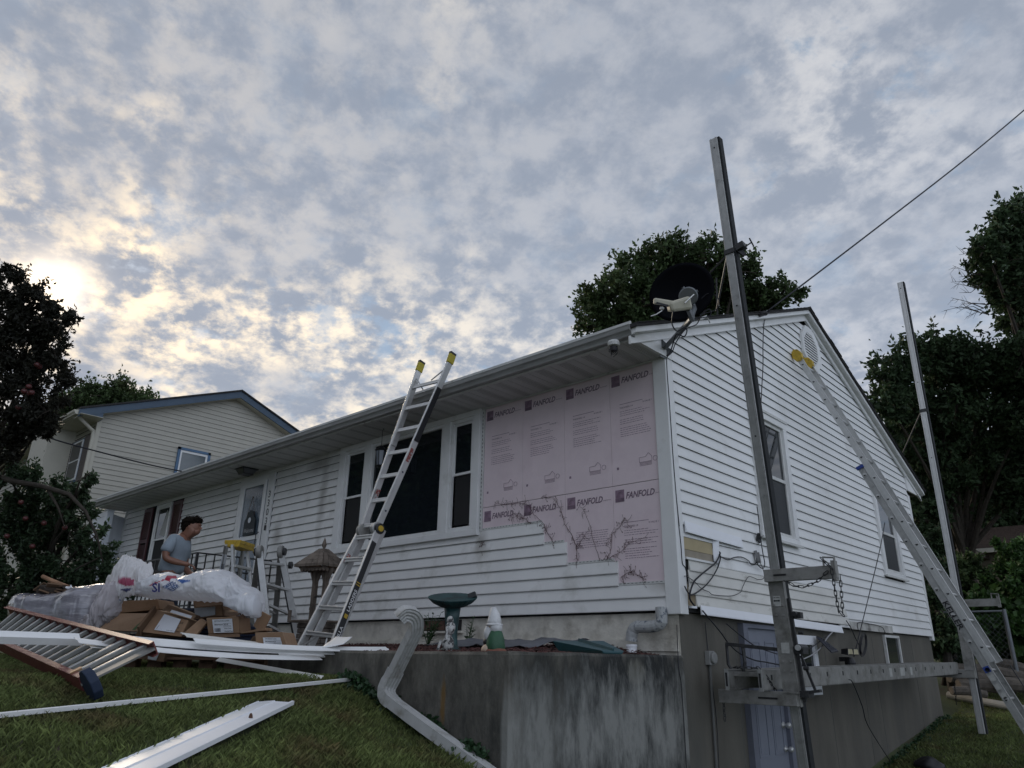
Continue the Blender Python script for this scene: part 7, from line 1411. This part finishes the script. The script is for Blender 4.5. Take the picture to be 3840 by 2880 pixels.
MB().box(wx0, wx1, NY-.05, NY-.01, wz0, wz1).build('window', MAT['blue_trim'], nh)
b = MB(); b.box(wx0+.04, wx1-.04, NY-.075, NY-.051, wz0+.04, wz1-.04); fr_ = b.build('sash', trim, nh)
MB().box(wx0+.09, wx1-.09, NY-.082, NY-.076, wz0+.09, (wz0+wz1)/2-.02).build('pane', glass, fr_); MB().box(wx0+.09, wx1-.09, NY-.082, NY-.076, (wz0+wz1)/2+.02, wz1-.09).build('pane', glass, fr_)
sh2 = mat('grey_brown_shutter', (.12, .10, .09), .7, var=.1)
for q in (wx0-sw-.02, wx1+.02):
    s = MB().box(q, q+sw, NY-.06, NY-.012, wz0-.02, wz1+.02).build('shutter', sh2, nh); b = MB()
    for k in range(16): b.box(q+.04, q+sw-.04, NY-.068, NY-.06, wz0+.05+k*(wz1-wz0-.1)/16, wz0+.08+k*(wz1-wz0-.1)/16)
    b.build('louvre', sh2, s, kind='stuff')
px_ = ay_(84, 1040, NY-.6); px_.x -= .35; MB().box(px_.x-1.1, px_.x+.35, NY-.62, NY+.01, .3, cz-.06).build('porch_wall', nbt, nh); MB().box(px_.x+.36, px_.x+.95, NY-.04, NY-.005, 2.0, cz-.35).build('front_door', mat('brown_door', (.11, .085, .07), .6), nh)
# fence
fn = thing('vinyl_fence', 'tall white vinyl privacy fence closing the gap beside the neighbouring house', 'fence', tuple(at(238, 1200, 15.4)))
fp = at(238, 1104, 15.3); fl_ = at(204, 1117, 15.9); fr2 = at(273, 1124, 15.9); fm_ = mat('fence_white', (.60, .63, .68), .4, var=.04); zg = .15
MB().box(fp.x-.065, fp.x+.065, fp.y-.065, fp.y+.065, zg, fp.z).build('post', fm_, fn, bev=.01); MB().box(fp.x-.08, fp.x+.08, fp.y-.08, fp.y+.08, fp.z, fp.z+.02).build('post_cap', fm_, fn, bev=.008)
for a, c in ((fp, fl_), (fp, fr2)):
    d_ = V((c.x-a.x, c.y-a.y, 0)); L_ = d_.length; d_.normalize(); zt_ = c.z+.03; n_ = max(3, int(L_/.15))
    for k in range(n_): p0_ = V((a.x, a.y, 0))+d_*(.07+(L_-.07)*k/n_); p1_ = V((a.x, a.y, 0))+d_*(.07+(L_-.07)*(k+.96)/n_); MB().bar(p0_+V((0, 0, (zg+zt_)/2)), p1_+V((0, 0, (zg+zt_)/2)), .03, zt_-zg-.1).build('board', fm_, fn)
    for z_ in (zt_-.05, zg+.1): MB().bar(V((a.x, a.y, z_)), V((c.x, c.y, z_)), .05, .10).build('rail', fm_, fn)
wire('power_cable', 'dark service cable crossing in front of the neighbouring house wall', [at(60, 925, 11), at(120, 950, 11.3), at(230, 980, 12), at(320, 1003, 12.6), at(392, 1018, 13)], .012)
wire('power_cable', 'faint overhead wire sloping behind the far left tree', [at(-20, 940, 20), at(80, 962, 20), at(160, 985, 20)], .012)
# ------------------------------------------------------------------ house behind on the right
bh = thing('back_house', 'low tan house with a brown shingled roof among the shrubs behind', 'house', (3, 22, 1)); bs = mat('tan_siding', (.20, .17, .12), .8, var=.1); brf = mat('brown_shingle', (.055, .038, .03), .95, var=.35, vs=12, bump=.4, bs=60)
BY = 19.; ez = ay_(2150, 1190, BY).z; rz_ = ay_(2150, 1140, BY+4).z; xl = ay_(2084, 1190, BY).x
MB().box(xl, xl+14, BY, BY+8, .0, ez).build('wall', bs, bh); b = MB(); z = .3
while z < ez-.02: b.add([(xl, BY-.02, z), (xl+14, BY-.02, z), (xl+14, BY-.003, z+.13), (xl, BY-.003, z+.13)], [(0, 1, 2, 3)]); b.add([(xl, BY-.02, z), (xl+14, BY-.02, z), (xl+14, BY-.003, z-.001), (xl, BY-.003, z-.001)], [(3, 2, 1, 0)]); z += .13
b.build('siding_courses', bs, bh, kind='stuff', recalc=False)
b = MB(); k = 0; nrow = 22
for s in range(nrow):
    f0_2, f1_2 = s/nrow, (s+1)/nrow; ya, yb2 = BY-.5+4.5*f0_2, BY-.5+4.5*f1_2; za, zb = ez-.05+(rz_-ez+.05)*f0_2, ez-.05+(rz_-ez+.05)*f1_2; b.hexa([(xl-.5, ya, za), (xl+14.5, ya, za), (xl+14.5, yb2, zb), (xl-.5, yb2, zb)], [(xl-.5, ya, za+.04), (xl+14.5, ya, za+.04), (xl+14.5, yb2, zb+.012), (xl-.5, yb2, zb+.012)])
b.build('shingle_courses', brf, bh, kind='stuff')
b = MB(); b.prism([(xl-.3, BY+8.2, ez), (xl-.3, BY+4, rz_), (xl-.3, BY+.0, ez)], (14.6, 0, 0)); b.build('roof', brf, bh)
MB().box(xl-.5, xl+14.5, BY-.62, BY-.5, ez-.10, ez+.02).build('gutter', nbt, bh)
w0 = ay_(1985, 1143, BY-1.5); w1 = ay_(2066, 1192, BY-1.5); b = MB(); b.prism([(w0.x-4, BY-1.5, 0), (w1.x+.2, BY-1.5, 0), (w1.x+.2, BY-1.5, w1.z-.08), (w0.x, BY-1.5, w0.z-.05), (w0.x-4, BY-1.5, w1.z-.08)], (0, 6, 0)); b.build('wing_wall', bs, bh)
b = MB(); b.hexa([(w0.x, BY-1.8, w0.z), (w1.x+.5, BY-1.8, w1.z-.12), (w1.x+.5, BY+4, w1.z-.12), (w0.x, BY+4, w0.z)], [(w0.x, BY-1.8, w0.z+.12), (w1.x+.5, BY-1.8, w1.z), (w1.x+.5, BY+4, w1.z), (w0.x, BY+4, w0.z+.12)]); b.build('wing_roof', brf, bh)
# ------------------------------------------------------------------ fence posts, logs, pipe on the right
fw_ = thing('chain_link_fence', 'old chain link fence between a split wooden post and a grey metal post', 'fence', tuple(at(2030, 1440, 13.4)))
postm = mat('grey_post', (.06, .052, .042), .9, var=.4, vs=12, bump=.4)
pw0, pw1 = at(2028, 1318, 13.2), at(2046, 1436, 13.2); pw1 = V((pw0.x, pw0.y, gz(pw0.x, pw0.y)-.05)); MB().tube([pw1, pw0-V((0, 0, .4)), pw0], [.085, .08, .07], 9).build('wooden_post', postm, fw_); q0 = at(2036, 1330, 13.3); MB().tube([V((q0.x+.08, q0.y, pw1.z)), V((q0.x+.08, q0.y, q0.z))], .035, 8).build('wooden_post', postm, fw_)
pm0 = at(2168, 1316, 12.9); pm1 = V((pm0.x, pm0.y, gz(pm0.x, pm0.y)-.1)); MB().tube([pm1, pm0], .035, 10).build('metal_post', galv, fw_); MB().tube([pm0-V((0, 0, .03)), V((pw0.x, pw0.y, pm0.z-.05))], .018, 8).build('top_rail', galv, fw_)
b = MB(); A_ = V((pw0.x, pw0.y, 0)); B_ = V((pm0.x, pm0.y, 0)); LL = (B_-A_).length; dF = (B_-A_).normalized(); z0_, z1_ = pw1.z+.2, pm0.z-.08; HH = z1_-z0_; k = -HH
while k < LL:
    for sg in (1, -1):
        a_, c_ = (max(k, 0), min(k+HH, LL)); 
        if c_ > a_: za_ = z0_+(a_-k) if sg > 0 else z1_-(a_-k); zc_ = z0_+(c_-k) if sg > 0 else z1_-(c_-k); b.tube([A_+dF*a_+V((0, 0, za_)), A_+dF*c_+V((0, 0, zc_))], .002, 3)
    k += .09
b.build('wire_mesh', galv, fw_, kind='stuff')
for k, (x0_, y0_2, x1_, y1_2, d_, r_) in enumerate(((2050, 1462, 2150, 1470, 9.6, .07), (2060, 1446, 2212, 1462, 9.8, .08), (2070, 1480, 2190, 1490, 9.4, .07), (2120, 1430, 2240, 1452, 10, .07), (2150, 1476, 2260, 1492, 9.3, .08), (2055, 1492, 2130, 1500, 9.2, .05))):
    d_ *= 1.28; r_ *= 1.28; a, c = at(x0_, y0_2, d_), at(x1_, y1_2, d_); m_ = (a+c)/2+V((0, 0, .03)); b = MB(); b.tube([a, m_, c], [r_, r_*1.15, r_*.9], 9); tag(b.build('log', mat('grey_log', (.10, .085, .07), .95, var=.5, vs=9, bump=.8, bs=14, stretch=(1, 1, 1)), None), ['short grey log low beside the foundation corner', 'long upper log of the woodpile behind the rear pole', 'middle log of the woodpile above the white pipe', 'topmost log of the woodpile near the right edge', 'thick log at the right end of the woodpile', 'thin bottom log lying on the white pipe'][k], 'log', 'logs of the woodpile beside the foundation')
a, c = ag(2050, 1510)+V((0, 0, .06)), ag(2250, 1548)+V((0, 0, .06)); b = MB(); b.tube([a, c], .062, 14); tag(b.build('white_pipe', mat('dirty_pvc', (.42, .40, .36), .6, var=.2, vs=6), None, smooth=False), 'long off white plastic pipe lying in front of the woodpile', 'pipe')
p = ag(2010, 1665, 4); blob(V((p.x, p.y, p.z+.05)), (.16, .12, .10), black, 'black_bucket', None, nz=.3); tag(bpy.data.objects['black_bucket'], 'black rounded plastic object in the grass at the bottom edge', 'container')
n = 900; yy = rng.uniform(3.5, 7.9, n); P = np.stack([.02+np.abs(rng.normal(0, .05, n)), yy, np.array([gz(.05, a) for a in yy])+rng.uniform(0, .06, n)], 1); tag(leaves('foundation_weeds', P, .04, ivy, kind='stuff', seed=5, asp=.6), 'small weeds growing along the gable foundation', 'weeds')

# trees across the street behind the viewer, mirrored in the front windows
for i, (x, y, r_) in enumerate(((-9, -24, 4.5), (-18, -22, 5), (-27, -19, 5.5), (-1, -27, 4.5))):
    t = thing('street_tree', ['broad tree across the street seen in the left window reflection', 'second tree across the street seen in the picture window reflection', 'far tree across the street seen in the window reflections', 'tree across the street nearest the retaining wall end'][i], 'tree', (x, y, gz(x, y)))
    b = MB(); g0_ = V((x, y, gz(x, y)-.2)); b.tube([g0_, g0_+V((.1, 0, 2)), g0_+V((0, .1, 4.5))], [.3, .25, .2], 10); b.build('trunk', bark, t)
    cl = [((x+r_*.6*math.cos(a), y+r_*.6*math.sin(a), gz(x, y)+4.2+1.8*(k % 3)), r_*.55) for k, a in enumerate(np.linspace(0, 11, 10))]
    leaves('foliage', crown_pts(cl, 15000, 50+i, 20, .42), .55, lm_dark, t, kind='stuff', seed=50+i)
